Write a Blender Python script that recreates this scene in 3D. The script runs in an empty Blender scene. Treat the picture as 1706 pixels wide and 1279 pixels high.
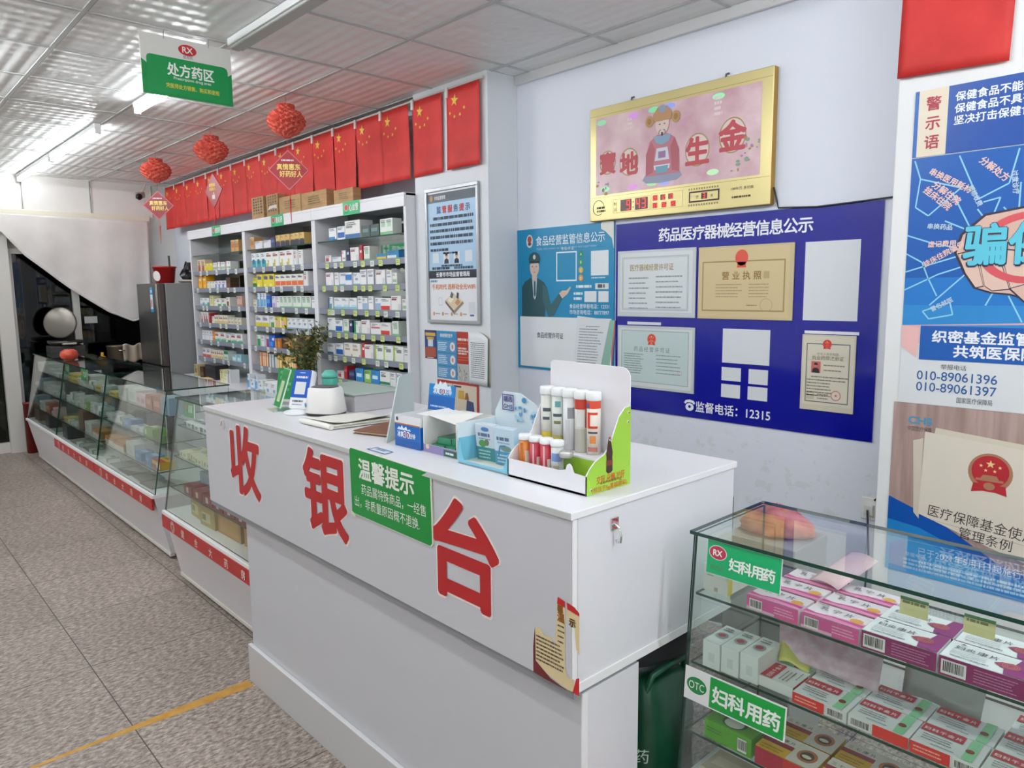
import bpy, math, random
from mathutils import Matrix, Vector, Euler
SC = bpy.context.scene
COL = SC.collection
PI = math.pi
def rad(a): return math.radians(a)

# ------------------------------------------------------------------ camera
FPX, PITCH, ROLL, YAW, EYE = 1216.0, rad(7.33), rad(0.57), rad(-47.2), 1.55
def make_camera():
    cp, sp, cr, sr = math.cos(PITCH), math.sin(PITCH), math.cos(ROLL), math.sin(ROLL)
    f = Vector((0, cp, -sp)); r = Vector((1, 0, 0)); d = Vector((0, -sp, -cp))
    r2 = cr * r + sr * d; d2 = -sr * r + cr * d
    rz = Matrix.Rotation(-YAW, 3, 'Z')
    r2, d2, f = rz @ r2, rz @ d2, rz @ f
    cam = bpy.data.cameras.new('camera'); o = bpy.data.objects.new('camera', cam); COL.objects.link(o)
    m = Matrix((r2, -d2, -f)).transposed().to_4x4(); m.translation = (0, 0, EYE)
    o.matrix_world = m
    cam.sensor_fit = 'HORIZONTAL'; cam.sensor_width = 36.0; cam.lens = FPX / 1706.0 * 36.0
    cam.clip_start = 0.03; cam.clip_end = 60
    SC.camera = o
make_camera()

# ------------------------------------------------------------------ exposure, world, lamps outside the frame
vs = SC.view_settings
SC.display_settings.display_device = 'sRGB'
vs.view_transform = 'Standard'; vs.look = 'None'; vs.exposure = -0.32; vs.gamma = 1.0; vs.use_curve_mapping = False
SC.cycles.use_denoising = True
SC.cycles.max_bounces = 10; SC.cycles.diffuse_bounces = 5; SC.cycles.glossy_bounces = 4
SC.cycles.transparent_max_bounces = 24; SC.cycles.transmission_bounces = 4
SC.cycles.caustics_reflective = False; SC.cycles.caustics_refractive = False
SC.cycles.sample_clamp_indirect = 6.0
W = bpy.data.worlds.new('world'); SC.world = W; W.use_nodes = True
W.node_tree.nodes['Background'].inputs[0].default_value = (0.010, 0.012, 0.016, 1)
W.node_tree.nodes['Background'].inputs[1].default_value = 1.0
# unseen fluorescent battens outside the picture, some added as fill, strengths set for even light: x of the middle, y, strength (built with the other lamps below)
OFF_LAMPS = [(-1.25, 1.482, 30), (0.55, 1.482, 170), (2.2, 1.482, 170)] + [(-7.0, .28, 110), (-4.6, .28, 150), (-2.2, .28, 98), (.2, .28, 98), (2.0, .28, 98)] + [(-7.6, -.93, 80), (-5.2, -.93, 100), (-2.8, -.93, 72), (-0.4, -.93, 72), (1.8, -.93, 72)]
TUBE_STRENGTH = 40.0

# ------------------------------------------------------------------ materials
def lin(h):
    h = h.lstrip('#'); out = []
    for i in (0, 2, 4):
        c = int(h[i:i + 2], 16) / 255.0
        out.append(c / 12.92 if c <= 0.04045 else ((c + 0.055) / 1.055) ** 2.4)
    return (*out, 1.0)
MATS = {}
def newmat(name):
    m = bpy.data.materials.new(name); m.use_nodes = True
    return m, m.node_tree.nodes, m.node_tree.links, m.node_tree.nodes['Principled BSDF']
def K(h, rough=0.5, metal=0.0, emit=0.0, coat=0.0):
    key = (h, rough, metal, emit, coat)
    if key in MATS: return MATS[key]
    m, N, L, b = newmat('paint_' + h.lstrip('#'))
    b.inputs['Base Color'].default_value = lin(h); b.inputs['Roughness'].default_value = rough
    b.inputs['Metallic'].default_value = metal
    if coat: b.inputs['Coat Weight'].default_value = coat; b.inputs['Coat Roughness'].default_value = 0.06
    if emit:
        b.inputs['Emission Color'].default_value = lin(h); b.inputs['Emission Strength'].default_value = emit
    MATS[key] = m
    return m
def noisy(name, h1, h2, scale, rough=0.5, bump=0.0, detail=4, lo=0.35, hi=0.65, stretch=(1, 1, 1), coat=0):
    if name in MATS: return MATS[name]
    m, N, L, b = newmat(name)
    tc = N.new('ShaderNodeTexCoord'); mp = N.new('ShaderNodeMapping'); mp.inputs['Scale'].default_value = stretch
    n = N.new('ShaderNodeTexNoise'); n.inputs['Scale'].default_value = scale; n.inputs['Detail'].default_value = detail
    r = N.new('ShaderNodeValToRGB'); r.color_ramp.elements[0].position = lo; r.color_ramp.elements[1].position = hi
    r.color_ramp.elements[0].color = lin(h1); r.color_ramp.elements[1].color = lin(h2)
    L.new(tc.outputs['Object'], mp.inputs[0]); L.new(mp.outputs[0], n.inputs['Vector']); L.new(n.outputs['Fac'], r.inputs[0]); L.new(r.outputs[0], b.inputs['Base Color'])
    b.inputs['Roughness'].default_value = rough
    if coat: b.inputs['Coat Weight'].default_value = coat
    if bump:
        bp = N.new('ShaderNodeBump'); bp.inputs['Strength'].default_value = bump; bp.inputs['Distance'].default_value = 0.01
        L.new(n.outputs['Fac'], bp.inputs['Height']); L.new(bp.outputs[0], b.inputs['Normal'])
    MATS[name] = m
    return m
def glassmat(name, tint, ior=1.45, rough=0.0):
    if name in MATS: return MATS[name]
    m = bpy.data.materials.new(name); m.use_nodes = True; N, L = m.node_tree.nodes, m.node_tree.links
    N.clear(); out = N.new('ShaderNodeOutputMaterial'); t = N.new('ShaderNodeBsdfTransparent'); t.inputs[0].default_value = (*tint, 1)
    g = N.new('ShaderNodeBsdfGlossy'); g.inputs['Roughness'].default_value = rough; g.inputs[0].default_value = (1, 1, 1, 1)
    lw = N.new('ShaderNodeLayerWeight'); lw.inputs[0].default_value = .5; f0 = ((ior - 1) / (ior + 1)) ** 2
    pw = N.new('ShaderNodeMath'); pw.operation = 'POWER'; L.new(lw.outputs['Facing'], pw.inputs[0]); pw.inputs[1].default_value = 5
    f = N.new('ShaderNodeMath'); f.operation = 'MULTIPLY_ADD'; L.new(pw.outputs[0], f.inputs[0]); f.inputs[1].default_value = 1 - f0; f.inputs[2].default_value = f0
    mx = N.new('ShaderNodeMixShader')
    L.new(f.outputs[0], mx.inputs[0]); L.new(t.outputs[0], mx.inputs[1]); L.new(g.outputs[0], mx.inputs[2]); L.new(mx.outputs[0], out.inputs[0])
    MATS[name] = m
    return m
def math_node(N, L, op, a, b=None):
    n = N.new('ShaderNodeMath'); n.operation = op
    for i, v in enumerate((a, b)):
        if v is None: continue
        if isinstance(v, (int, float)): n.inputs[i].default_value = v
        else: L.new(v, n.inputs[i])
    return n.outputs[0]

def floor_material():
    m, N, L, b = newmat('granite_tiles')
    tc = N.new('ShaderNodeTexCoord'); sx = N.new('ShaderNodeSeparateXYZ'); L.new(tc.outputs['Object'], sx.inputs[0])
    n1 = N.new('ShaderNodeTexNoise'); n1.inputs['Scale'].default_value = 85; n1.inputs['Detail'].default_value = 4; n1.inputs['Roughness'].default_value = .7
    n2 = N.new('ShaderNodeTexNoise'); n2.inputs['Scale'].default_value = 2.2; n2.inputs['Detail'].default_value = 3
    mpp = N.new('ShaderNodeMapping'); mpp.inputs['Scale'].default_value = (1, .45, 1); mpp.inputs['Rotation'].default_value = (0, 0, .5)
    L.new(tc.outputs['Object'], mpp.inputs[0]); L.new(mpp.outputs[0], n1.inputs['Vector']); L.new(tc.outputs['Object'], n2.inputs['Vector'])
    r = N.new('ShaderNodeValToRGB'); e = r.color_ramp.elements
    e[0].position = .36; e[0].color = lin('#655850'); e[1].position = .66; e[1].color = lin('#c6b9ae')
    x = r.color_ramp.elements.new(.5); x.color = lin('#978a80')
    L.new(n1.outputs['Fac'], r.inputs[0])
    # every tile its own shade
    fx = math_node(N, L, 'FLOOR', math_node(N, L, 'DIVIDE', math_node(N, L, 'ADD', sx.outputs[0], 2.733), .6))
    fy = math_node(N, L, 'FLOOR', math_node(N, L, 'DIVIDE', math_node(N, L, 'ADD', sx.outputs[1], -.658), .6))
    cb = N.new('ShaderNodeCombineXYZ'); L.new(fx, cb.inputs[0]); L.new(fy, cb.inputs[1])
    wn = N.new('ShaderNodeTexWhiteNoise'); wn.noise_dimensions = '2D'; L.new(cb.outputs[0], wn.inputs['Vector'])
    shade = math_node(N, L, 'ADD', math_node(N, L, 'MULTIPLY', wn.outputs['Value'], .22), math_node(N, L, 'ADD', math_node(N, L, 'MULTIPLY', n2.outputs['Fac'], .35), .66))
    mul = N.new('ShaderNodeMixRGB'); mul.blend_type = 'MULTIPLY'; mul.inputs[0].default_value = 1
    L.new(r.outputs[0], mul.inputs[1]); L.new(shade, mul.inputs[2])
    # grout
    def edge(o, off):
        fr = math_node(N, L, 'FRACT', math_node(N, L, 'DIVIDE', math_node(N, L, 'ADD', o, off), .6))
        return math_node(N, L, 'LESS_THAN', math_node(N, L, 'ABSOLUTE', math_node(N, L, 'SUBTRACT', fr, .5)), .4965)
    g = math_node(N, L, 'MULTIPLY', edge(sx.outputs[0], 2.733 + 6), edge(sx.outputs[1], -.658 + 6))
    mx = N.new('ShaderNodeMixRGB'); L.new(g, mx.inputs[0]); mx.inputs[1].default_value = lin('#3d332d'); L.new(mul.outputs[0], mx.inputs[2])
    L.new(mx.outputs[0], b.inputs['Base Color'])
    rr = N.new('ShaderNodeMapRange'); L.new(n1.outputs['Fac'], rr.inputs[0]); rr.inputs[3].default_value = .36; rr.inputs[4].default_value = .55
    L.new(rr.outputs[0], b.inputs['Roughness'])
    return m
def ceiling_material():
    m, N, L, b = newmat('embossed_ceiling_tiles')
    tc = N.new('ShaderNodeTexCoord')
    mp = N.new('ShaderNodeMapping'); mp.inputs['Scale'].default_value = (11, 15, 1); L.new(tc.outputs['Object'], mp.inputs[0])
    s = N.new('ShaderNodeSeparateXYZ'); L.new(mp.outputs[0], s.inputs[0])
    a = math_node(N, L, 'SINE', math_node(N, L, 'MULTIPLY', math_node(N, L, 'ADD', s.outputs[0], s.outputs[1]), PI))
    c = math_node(N, L, 'SINE', math_node(N, L, 'MULTIPLY', math_node(N, L, 'SUBTRACT', s.outputs[0], s.outputs[1]), PI))
    h = math_node(N, L, 'MULTIPLY', a, c)
    bp = N.new('ShaderNodeBump'); bp.inputs['Strength'].default_value = .55; bp.inputs['Distance'].default_value = .006
    L.new(h, bp.inputs['Height']); L.new(bp.outputs[0], b.inputs['Normal'])
    b.inputs['Base Color'].default_value = lin('#efefed'); b.inputs['Roughness'].default_value = .36
    return m
def wall_material(name, base, patch):
    m, N, L, b = newmat(name)
    tc = N.new('ShaderNodeTexCoord'); sx = N.new('ShaderNodeSeparateXYZ'); L.new(tc.outputs['Object'], sx.inputs[0])
    n = N.new('ShaderNodeTexNoise'); n.inputs['Scale'].default_value = 14; n.inputs['Detail'].default_value = 6; n.inputs['Roughness'].default_value = .65
    L.new(tc.outputs['Object'], n.inputs['Vector'])
    lowz = N.new('ShaderNodeMapRange'); L.new(sx.outputs[2], lowz.inputs[0]); lowz.inputs[1].default_value = .95; lowz.inputs[2].default_value = .86
    k = math_node(N, L, 'MULTIPLY', lowz.outputs[0], math_node(N, L, 'GREATER_THAN', n.outputs['Fac'], .585))
    mx = N.new('ShaderNodeMixRGB'); L.new(math_node(N, L, 'MULTIPLY', k, .30), mx.inputs[0]); mx.inputs[1].default_value = lin(base); mx.inputs[2].default_value = lin(patch)
    L.new(mx.outputs[0], b.inputs['Base Color']); b.inputs['Roughness'].default_value = .6
    bp = N.new('ShaderNodeBump'); bp.inputs['Strength'].default_value = .5; bp.inputs['Distance'].default_value = .004
    L.new(k, bp.inputs['Height']); L.new(bp.outputs[0], b.inputs['Normal'])
    return m
WHITE = K('#e9e9ea', .45); LAM = K('#e6e6ea', .32); TRIMW = K('#f4f4f4', .3)
GLASS = glassmat('clear_glass', (.955, .985, .97)); GEDGE = K('#123c30', .15)
DARKGLASS = glassmat('window_glass', (.55, .56, .55), 1.5)
PLASTIC = glassmat('clear_plastic', (.93, .95, .96), 1.4, .08)
MIRROR = K('#b9c2bf', .03, 1.0)
STEEL = K('#c9c7c2', .25, 1.0); CHROME = K('#dddddd', .08, 1.0)
GOLD = K('#d3c48a', .3, .45); BLACK = K('#15161a', .4); RED = K('#c01f22', .45); INK = K('#22262c', .6)

# ------------------------------------------------------------------ mesh builder
FC = bpy.data.curves.new('glyphs', 'FONT'); FO = bpy.data.objects.new('glyphs', FC); TXT = {}
def glyphs(s, bold):
    key = (s, bold)
    if key not in TXT:
        FC.body = s; FC.offset = bold; FC.resolution_u = 4
        m = FO.to_mesh()
        vs_ = [(v.co.x, v.co.y) for v in m.vertices]; fs_ = [tuple(p.vertices) for p in m.polygons]
        FO.to_mesh_clear()
        TXT[key] = (vs_, fs_)
    return TXT[key]
def spread(r, n):
    return [(0, 0)] + ([(r * math.cos(2 * PI * i / n + .4), r * math.sin(2 * PI * i / n + .4)) for i in range(n)] if r else [])
class MB:
    def __init__(s): s.v = []; s.f = []; s.mi = []; s.sm = []; s.mats = []
    def idx(s, m):
        if m not in s.mats: s.mats.append(m)
        return s.mats.index(m)
    def add(s, vs_, fs_, m, smooth=False, mat4=None):
        o = len(s.v)
        s.v += [tuple(mat4 @ Vector(p)) for p in vs_] if mat4 else [tuple(p) for p in vs_]
        i = s.idx(m)
        for f in fs_: s.f.append(tuple(o + k for k in f)); s.mi.append(i); s.sm.append(smooth)
        return s
    def box(s, x0, x1, y0, y1, z0, z1, m, side=None, mat4=None):
        v = [(x0, y0, z0), (x1, y0, z0), (x1, y1, z0), (x0, y1, z0), (x0, y0, z1), (x1, y0, z1), (x1, y1, z1), (x0, y1, z1)]
        F = {'-z': (0, 3, 2, 1), '+z': (4, 5, 6, 7), '-y': (0, 1, 5, 4), '+x': (1, 2, 6, 5), '+y': (2, 3, 7, 6), '-x': (3, 0, 4, 7)}
        o = len(s.v); s.v += [tuple(mat4 @ Vector(p)) for p in v] if mat4 else v
        for k, f in F.items():
            s.f.append(tuple(o + i for i in f)); s.mi.append(s.idx((side or {}).get(k, m))); s.sm.append(False)
        return s
    def hexa(s, b, t, m, side=None):
        """box from 4 bottom and 4 top points (counter-clockwise seen from above)"""
        o = len(s.v); s.v += [tuple(p) for p in b] + [tuple(p) for p in t]
        F = {'-z': (0, 3, 2, 1), '+z': (4, 5, 6, 7), '-y': (0, 1, 5, 4), '+x': (1, 2, 6, 5), '+y': (2, 3, 7, 6), '-x': (3, 0, 4, 7)}
        for k, f in F.items():
            s.f.append(tuple(o + i for i in f)); s.mi.append(s.idx((side or {}).get(k, m))); s.sm.append(False)
        return s
    def rect(s, x0, x1, y0, y1, m, z=0.0):
        return s.add([(x0, y0, z), (x1, y0, z), (x1, y1, z), (x0, y1, z)], [(0, 1, 2, 3)], m)
    def poly(s, pts, m, z=0.0, t=0.0):
        n = len(pts)
        a = sum(pts[i][0] * pts[(i + 1) % n][1] - pts[(i + 1) % n][0] * pts[i][1] for i in range(n))
        if a < 0: pts = pts[::-1]
        if not t: return s.add([(x, y, z) for x, y in pts], [tuple(range(n))], m)
        v = [(x, y, z) for x, y in pts] + [(x, y, z + t) for x, y in pts]
        return s.add(v, [tuple(range(n - 1, -1, -1)), tuple(range(n, 2 * n))] + [(i, (i + 1) % n, n + (i + 1) % n, n + i) for i in range(n)], m)
    def disc(s, cx, cy, rx, ry, m, z=0.0, n=28, t=0.0):
        return s.poly([(cx + rx * math.cos(2 * PI * i / n), cy + ry * math.sin(2 * PI * i / n)) for i in range(n)], m, z, t)
    def ring(s, cx, cy, r0, r1, m, z=0.0, n=32, ay=1.0):
        v = []
        for i in range(n):
            c_, s_ = math.cos(2 * PI * i / n), math.sin(2 * PI * i / n)
            v += [(cx + r0 * c_, cy + r0 * ay * s_, z), (cx + r1 * c_, cy + r1 * ay * s_, z)]
        return s.add(v, [(2 * i, 2 * i + 1, (2 * i + 3) % (2 * n), (2 * i + 2) % (2 * n)) for i in range(n)], m)
    def frame(s, x0, x1, y0, y1, w, m, z=0.0):
        s.rect(x0, x1, y0, y0 + w, m, z); s.rect(x0, x1, y1 - w, y1, m, z)
        s.rect(x0, x0 + w, y0 + w, y1 - w, m, z); return s.rect(x1 - w, x1, y0 + w, y1 - w, m, z)
    def star(s, cx, cy, r, m, z=0.0, rot=0.0):
        return s.poly([(cx + (r if i % 2 == 0 else r * .4) * math.sin(rot + i * PI / 5), cy + (r if i % 2 == 0 else r * .4) * math.cos(rot + i * PI / 5)) for i in range(10)], m, z)
    def line(s, pts, w, m, z=0.0):
        for (xa, ya), (xb, yb) in zip(pts, pts[1:]):
            l = math.hypot(xb - xa, yb - ya) or 1e-6; nx, ny = -(yb - ya) / l * w / 2, (xb - xa) / l * w / 2
            s.add([(xa + nx, ya + ny, z), (xa - nx, ya - ny, z), (xb - nx, yb - ny, z), (xb + nx, yb + ny, z)], [(0, 1, 2, 3)], m)
        return s
    def tube(s, path, r, m, n=8, cap=True):
        P = [Vector(p) for p in path]; rs = r if isinstance(r, (list, tuple)) else [r] * len(P)
        v = []; up = None
        for i, p in enumerate(P):
            d = (P[min(i + 1, len(P) - 1)] - P[max(i - 1, 0)]).normalized()
            if up is None: up = d.orthogonal().normalized()
            up = (up - d * up.dot(d)).normalized(); w = d.cross(up)
            for k in range(n):
                a = 2 * PI * k / n; v.append(p + (up * math.cos(a) + w * math.sin(a)) * rs[i])
        f = [(i * n + k, i * n + (k + 1) % n, (i + 1) * n + (k + 1) % n, (i + 1) * n + k) for i in range(len(P) - 1) for k in range(n)]
        s.add(v, f, m, True)
        if cap: s.add(v[:n], [tuple(range(n - 1, -1, -1))], m); s.add(v[-n:], [tuple(range(n))], m)
        return s
    def lathe(s, prof, m, n=28, c=(0, 0, 0), mat4=None, smooth=True):
        v = []; f = []
        for r, z in prof:
            for k in range(n):
                a = 2 * PI * k / n; v.append((c[0] + r * math.cos(a), c[1] + r * math.sin(a), c[2] + z))
        for i in range(len(prof) - 1):
            for k in range(n): f.append((i * n + k, i * n + (k + 1) % n, (i + 1) * n + (k + 1) % n, (i + 1) * n + k))
        if prof[0][0] > 1e-5: f.append(tuple(range(n - 1, -1, -1)))
        if prof[-1][0] > 1e-5: f.append(tuple((len(prof) - 1) * n + k for k in range(n)))
        return s.add(v, f, m, smooth, mat4)
    def text(s, t, x, y, h, m, z=.001, align='L', w=None, bold=0.0, rot=0.0):
        vs_, fs_ = glyphs(t, 0)
        if not vs_: return s
        xs = [p[0] for p in vs_]; x0, x1 = min(xs), max(xs); k = h; kx = k if w is None else w / (x1 - x0)
        W_ = (x1 - x0) * kx; ox = {'L': 0, 'C': -W_ / 2, 'R': -W_}[align]; c_, s_ = math.cos(rot), math.sin(rot)
        for n, (dx, dy) in enumerate(spread(bold * h, 4 if h < .05 else 8)):
            s.add([(x + ((px - x0) * kx + ox + dx) * c_ - (py * k + dy) * s_, y + ((px - x0) * kx + ox + dx) * s_ + (py * k + dy) * c_, z + n * .00005) for px, py in vs_], fs_, m)
        return s
    def glyph(s, t, x0, x1, y0, y1, m, z=.001, bold=0.0, grow=0.0):
        vs_, fs_ = glyphs(t, 0); xs = [p[0] for p in vs_]; ys = [p[1] for p in vs_]
        a0, a1, b0, b1 = min(xs), max(xs), min(ys), max(ys); q = bold * (y1 - y0)
        for n, (dx, dy) in enumerate(spread(q, 12)):
            s.add([(x0 + q - grow + dx + (px - a0) / (a1 - a0) * (x1 - x0 - 2 * q + 2 * grow), y0 + q - grow + dy + (py - b0) / (b1 - b0) * (y1 - y0 - 2 * q + 2 * grow), z + n * .00005) for px, py in vs_], fs_, m)
        return s
    def dashes(s, x, y, w, rows, h, gap, m, z=.001, seed=0, full=.8):
        """rows of unreadable small print, each character a small block"""
        R = random.Random(seed)
        for i in range(rows):
            yy = y - i * gap; end = x + w * (full + (1 - full) * R.random()); xx = x
            while xx < end:
                l = h * R.choice((.8, .8, 1.7, 2.6)); s.rect(xx, min(xx + l, end), yy, yy + h, m, z); xx += l + h * .3
        return s
    def build(s, name, parent=None, loc=None, rot=None, bevel=0, mat4=None):
        me = bpy.data.meshes.new(name); me.from_pydata(s.v, [], s.f)
        for m in s.mats: me.materials.append(m)
        me.polygons.foreach_set('material_index', s.mi); me.polygons.foreach_set('use_smooth', s.sm); me.update()
        o = bpy.data.objects.new(name, me); COL.objects.link(o)
        if loc is not None: o.location = loc
        if rot is not None: o.rotation_euler = rot
        if mat4 is not None: o.matrix_world = mat4
        if parent is not None: o.parent = parent
        if bevel:
            bv = o.modifiers.new('bevel', 'BEVEL'); bv.width = bevel; bv.segments = 2; bv.limit_method = 'ANGLE'; bv.angle_limit = rad(40)
        return o
LABELS = set()
def tag(o, label, cat, group=None):
    o['label'] = label; o['category'] = cat
    if group: o['group'] = group
    return o
def thing(name, label, cat, loc=(0, 0, 0), rot=(0, 0, 0), group=None):
    o = bpy.data.objects.new(name, None); COL.objects.link(o); o.location = loc; o.rotation_euler = rot
    o.empty_display_size = .05
    return tag(o, label, cat, group)
def struct(o): o['kind'] = 'structure'; return o
FRONT = (PI / 2, 0, 0)          # local x to +X, local y up, local z towards the customers
EAST = (PI / 2, 0, PI / 2)      # local x to +Y, local y up, local z to +X
def copy_tree(o, parent=None):
    c = o.copy(); COL.objects.link(c)
    if parent is not None: c.parent = parent
    for ch in list(o.children): copy_tree(ch, c)
    return c
ORD = ['first', 'second', 'third', 'fourth', 'fifth', 'sixth', 'seventh', 'eighth', 'ninth', 'tenth', 'eleventh', 'twelfth', 'thirteenth', 'fourteenth',
       'fifteenth', 'sixteenth', 'seventeenth', 'eighteenth', 'nineteenth', 'twentieth', 'twenty-first', 'twenty-second', 'twenty-third', 'twenty-fourth', 'twenty-fifth']
# ================================================================== the room
FLOORM = floor_material(); CEILM = ceiling_material(); WALLM = wall_material('painted_wall', '#dfe3ec', '#c4ccc2')
struct(MB().box(-8.75, 3.2, -2.8, 3.0, -.06, 0, FLOORM).build('floor'))
struct(MB().box(-8.75, 3.2, -2.8, 3.0, 2.71, 2.77, CEILM).build('ceiling'))
struct(MB().box(-8.75, 3.2, 2.88, 3.0, 0, 2.71, WALLM).build('wall_back'))
struct(MB().box(-8.75, 3.2, -2.8, -2.7, 0, 2.71, WHITE).build('wall_front'))
struct(MB().box(3.1, 3.2, -2.7, 2.88, 0, 2.71, WHITE).build('wall_right'))
PANELM = K('#e4e3df', .35)
b = MB(); b.box(-8.7, -8.6, -2.7, 2.88, 2.34, 2.71, PANELM); b.box(-8.7, -8.6, 2.60, 2.88, 0, 2.34, PANELM); b.box(-8.7, -8.6, -2.7, .30, 0, 2.34, PANELM)
struct(b.build('wall_left'))
b = MB()
for y in (.87, 1.465, 2.063, 2.66): b.box(-8.6, -8.592, y - .012, y + .012, 2.37, 2.705, K('#d4d4d0', .4)); b.box(-8.6, -8.5905, y - .003, y + .003, 2.37, 2.705, K('#77756f', .5))
struct(b.build('trim_1'))
struct(MB().box(-8.6, -8.52, -2.7, 2.60, 2.315, 2.375, K('#e8e4d2', .4)).build('trim_2', bevel=.006))
b = MB(); TB = K('#c4c6c4', .4); TS = K('#6d7170', .6)
def tbar(x0, x1, y0, y1):
    b.box(x0, x1, y0, y1, 2.705, 2.7102, TB)
for i in range(-5, 4):
    y = 1.482 + i * .603
    if y < 2.85: b.box(-8.6, 3.1, y - .010, y + .010, 2.7055, 2.7102, TB); b.box(-8.6, 3.1, y + .010, y + .014, 2.7085, 2.7102, TS)
for i in range(-11, 9):
    x = -3.53 + i * .6
    if -8.6 < x < 3.1: b.box(x - .010, x + .010, -2.7, 2.88, 2.7058, 2.7102, TB); b.box(x - .014, x - .010, -2.7, 2.88, 2.7088, 2.7102, TS)
struct(b.build('trim_3'))
struct(MB().box(-3.045, 3.1, 2.855, 2.88, 2.66, 2.71, K('#dcdcdc', .5)).build('trim_4', bevel=.004))
struct(MB().box(-3.72, -3.045, 2.66, 2.88, 0, 2.71, K('#dfe3e7', .6)).build('pillar', bevel=.004))
struct(MB().box(-.974, .12, 2.66, 2.88, 0, 2.71, K('#e6e7e6', .6)).build('pillar', bevel=.004))
# storefront at the far end: window and door in white aluminium frames, night outside
ALU = K('#d8d6d0', .35)
b = MB()
for (y0, y1, z0, z1) in ((1.30, 2.60, 0, .06), (1.30, 2.60, 1.95, 2.0), (1.30, 2.60, 2.29, 2.34), (1.83, 1.89, .06, 1.95), (2.55, 2.60, .06, 1.95), (1.30, 1.335, .06, 1.95)):
    b.box(-8.68, -8.61, y0, y1, z0, z1, ALU)
w = struct(b.build('window_1'))
p = MB().box(-8.655, -8.645, 1.335, 2.55, .06, 1.95, DARKGLASS).build('pane', w); p['kind'] = 'structure'
p = MB().box(-8.66, -8.63, 1.30, 2.60, 2.0, 2.29, K('#b4aca4', .5)).build('transom_panel', w); p['kind'] = 'structure'
b = MB(); b.box(-8.62, -8.54, 1.175, 1.30, 0, 2.31, ALU)
for (y0, y1, z0, z1) in ((.30, .38, 0, 2.31), (.38, 1.175, 0, .10), (.38, 1.175, 2.12, 2.31)): b.box(-8.66, -8.60, y0, y1, z0, z1, ALU)
w = struct(b.build('door_1'))
p = MB().box(-8.655, -8.645, .38, 1.175, .10, 2.12, glassmat('green_door_glass', (.40, .48, .34), 1.5)).build('pane', w); p['kind'] = 'structure'
struct(MB().box(-11.5, -8.75, -2.0, 5.0, -.06, -.01, K('#3a3632', .9)).build('street'))
struct(MB().box(-11.6, -11.5, -2.0, 5.0, -.01, 3.2, noisy('night_facade', '#17181b', '#3b3733', 2.5, .9)).build('exterior_wall'))

# ------------------------------------------------------------------ lamps on the ceiling grid
TUBEON = K('#f6fbff', .4, 0, TUBE_STRENGTH); TUBEOFF = K('#b4b7b3', .4); HOUSING = K('#eceeee', .35)
def batten(x0, x1, y, lit, label, w=.045, strength=TUBE_STRENGTH):
    TUBEON = K('#f6fbff', .4, 0, strength)
    t = thing('tube_light', label, 'ceiling lamp', (x0, y, 2.7055), group='tube lamps on the ceiling grid')
    L_ = x1 - x0
    MB().box(0, L_, -w / 2, w / 2, -.032, 0, HOUSING).build('housing', t, bevel=.004)
    if lit: MB().tube([(.02, 0, -.050), (L_ - .02, 0, -.050)], .016, TUBEON, 12).build('tube', t)
    else: MB().box(.012, L_ - .012, -w * .42, w * .42, -.046, -.0325, TUBEOFF).build('diffuser', t, bevel=.006)
    for x in (0, L_ - .02): MB().box(x, x + .02, -.017, .017, -.067 if lit else -.046, -.0325, HOUSING if lit else TUBEOFF).build('end_cap', t)
    return t
batten(-8.56, -7.16, 1.45, True, 'lit white tube lamp meeting the panelled end wall')
batten(-7.12, -5.70, 1.45, True, 'lit tube lamp second from the panelled end wall')
batten(-4.95, -3.75, 1.482, True, 'lit tube lamp half hidden behind the hanging green sign')
batten(-3.46, -2.0, 1.482, False, 'unlit wide grey tube lamp in front of the hanging green sign', .075)

for q, (x, y, st) in enumerate(OFF_LAMPS):
    batten(x - .6, x + .6, y, True, 'lit unseen tube lamp on the ceiling outside the picture, %s of its kind' % ORD[q], strength=st)

# ------------------------------------------------------------------ hanging prescription sign
GRN = K('#0d8a45', .35); GRN2 = K('#0aa866', .35); YEL = K('#e8d94c', .5)
t = thing('hanging_sign', 'white and green hanging sign with a red oval and white characters', 'sign', (-3.53, 1.088, 2.423), EAST)
wd, ht = .397, .256
MB().box(0, wd, 0, ht, -.003, .003, K('#dedcd6', .4)).build('board', t)
b = MB(); b.poly([(0, 0), (wd, 0), (wd, .145), (wd - .022, .130), (.022, .130), (0, .145)], GRN, .0036)
b.poly([(.022, .01), (wd - .018, .01), (wd - .018, .150), (wd - .022, .163), (wd - .035, .17), (.037, .17), (.026, .165), (.022, .155)], K('#0e9149', .35), .0042)
b.build('green_panel', t)
b = MB(); b.disc(.2, .213, .040, .024, K('#c22d33', .4), .0042); b.build('oval_badge', t)
b = MB(); b.text('RX', .2, .201, .036, K('#f4f0ea', .5), .0048, 'C', w=.045, bold=.02); b.text('处方药', .2, .177, .014, K('#5c5350', .5), .0048, 'C', w=.042)
b.text('处方药区', .21, .098, .058, K('#f2f4ee', .5), .0050, 'C', w=.205, bold=.025)
b.text('Prescription drug area', .215, .078, .017, K('#f2f4ee', .5), .0050, 'C', w=.165, bold=.01)
b.text('凭医师处方销售、购买和使用', .215, .040, .022, YEL, .0050, 'C', w=.235, bold=.012)
b.build('lettering', t)
for x in (.10, .295): MB().tube([(x, ht - .012, .004), (x, ht + .010, .004), (x + .004, 2.705 - 2.423, 0)], .0016, K('#9a9a98', .4)).build('hook', t)

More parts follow.
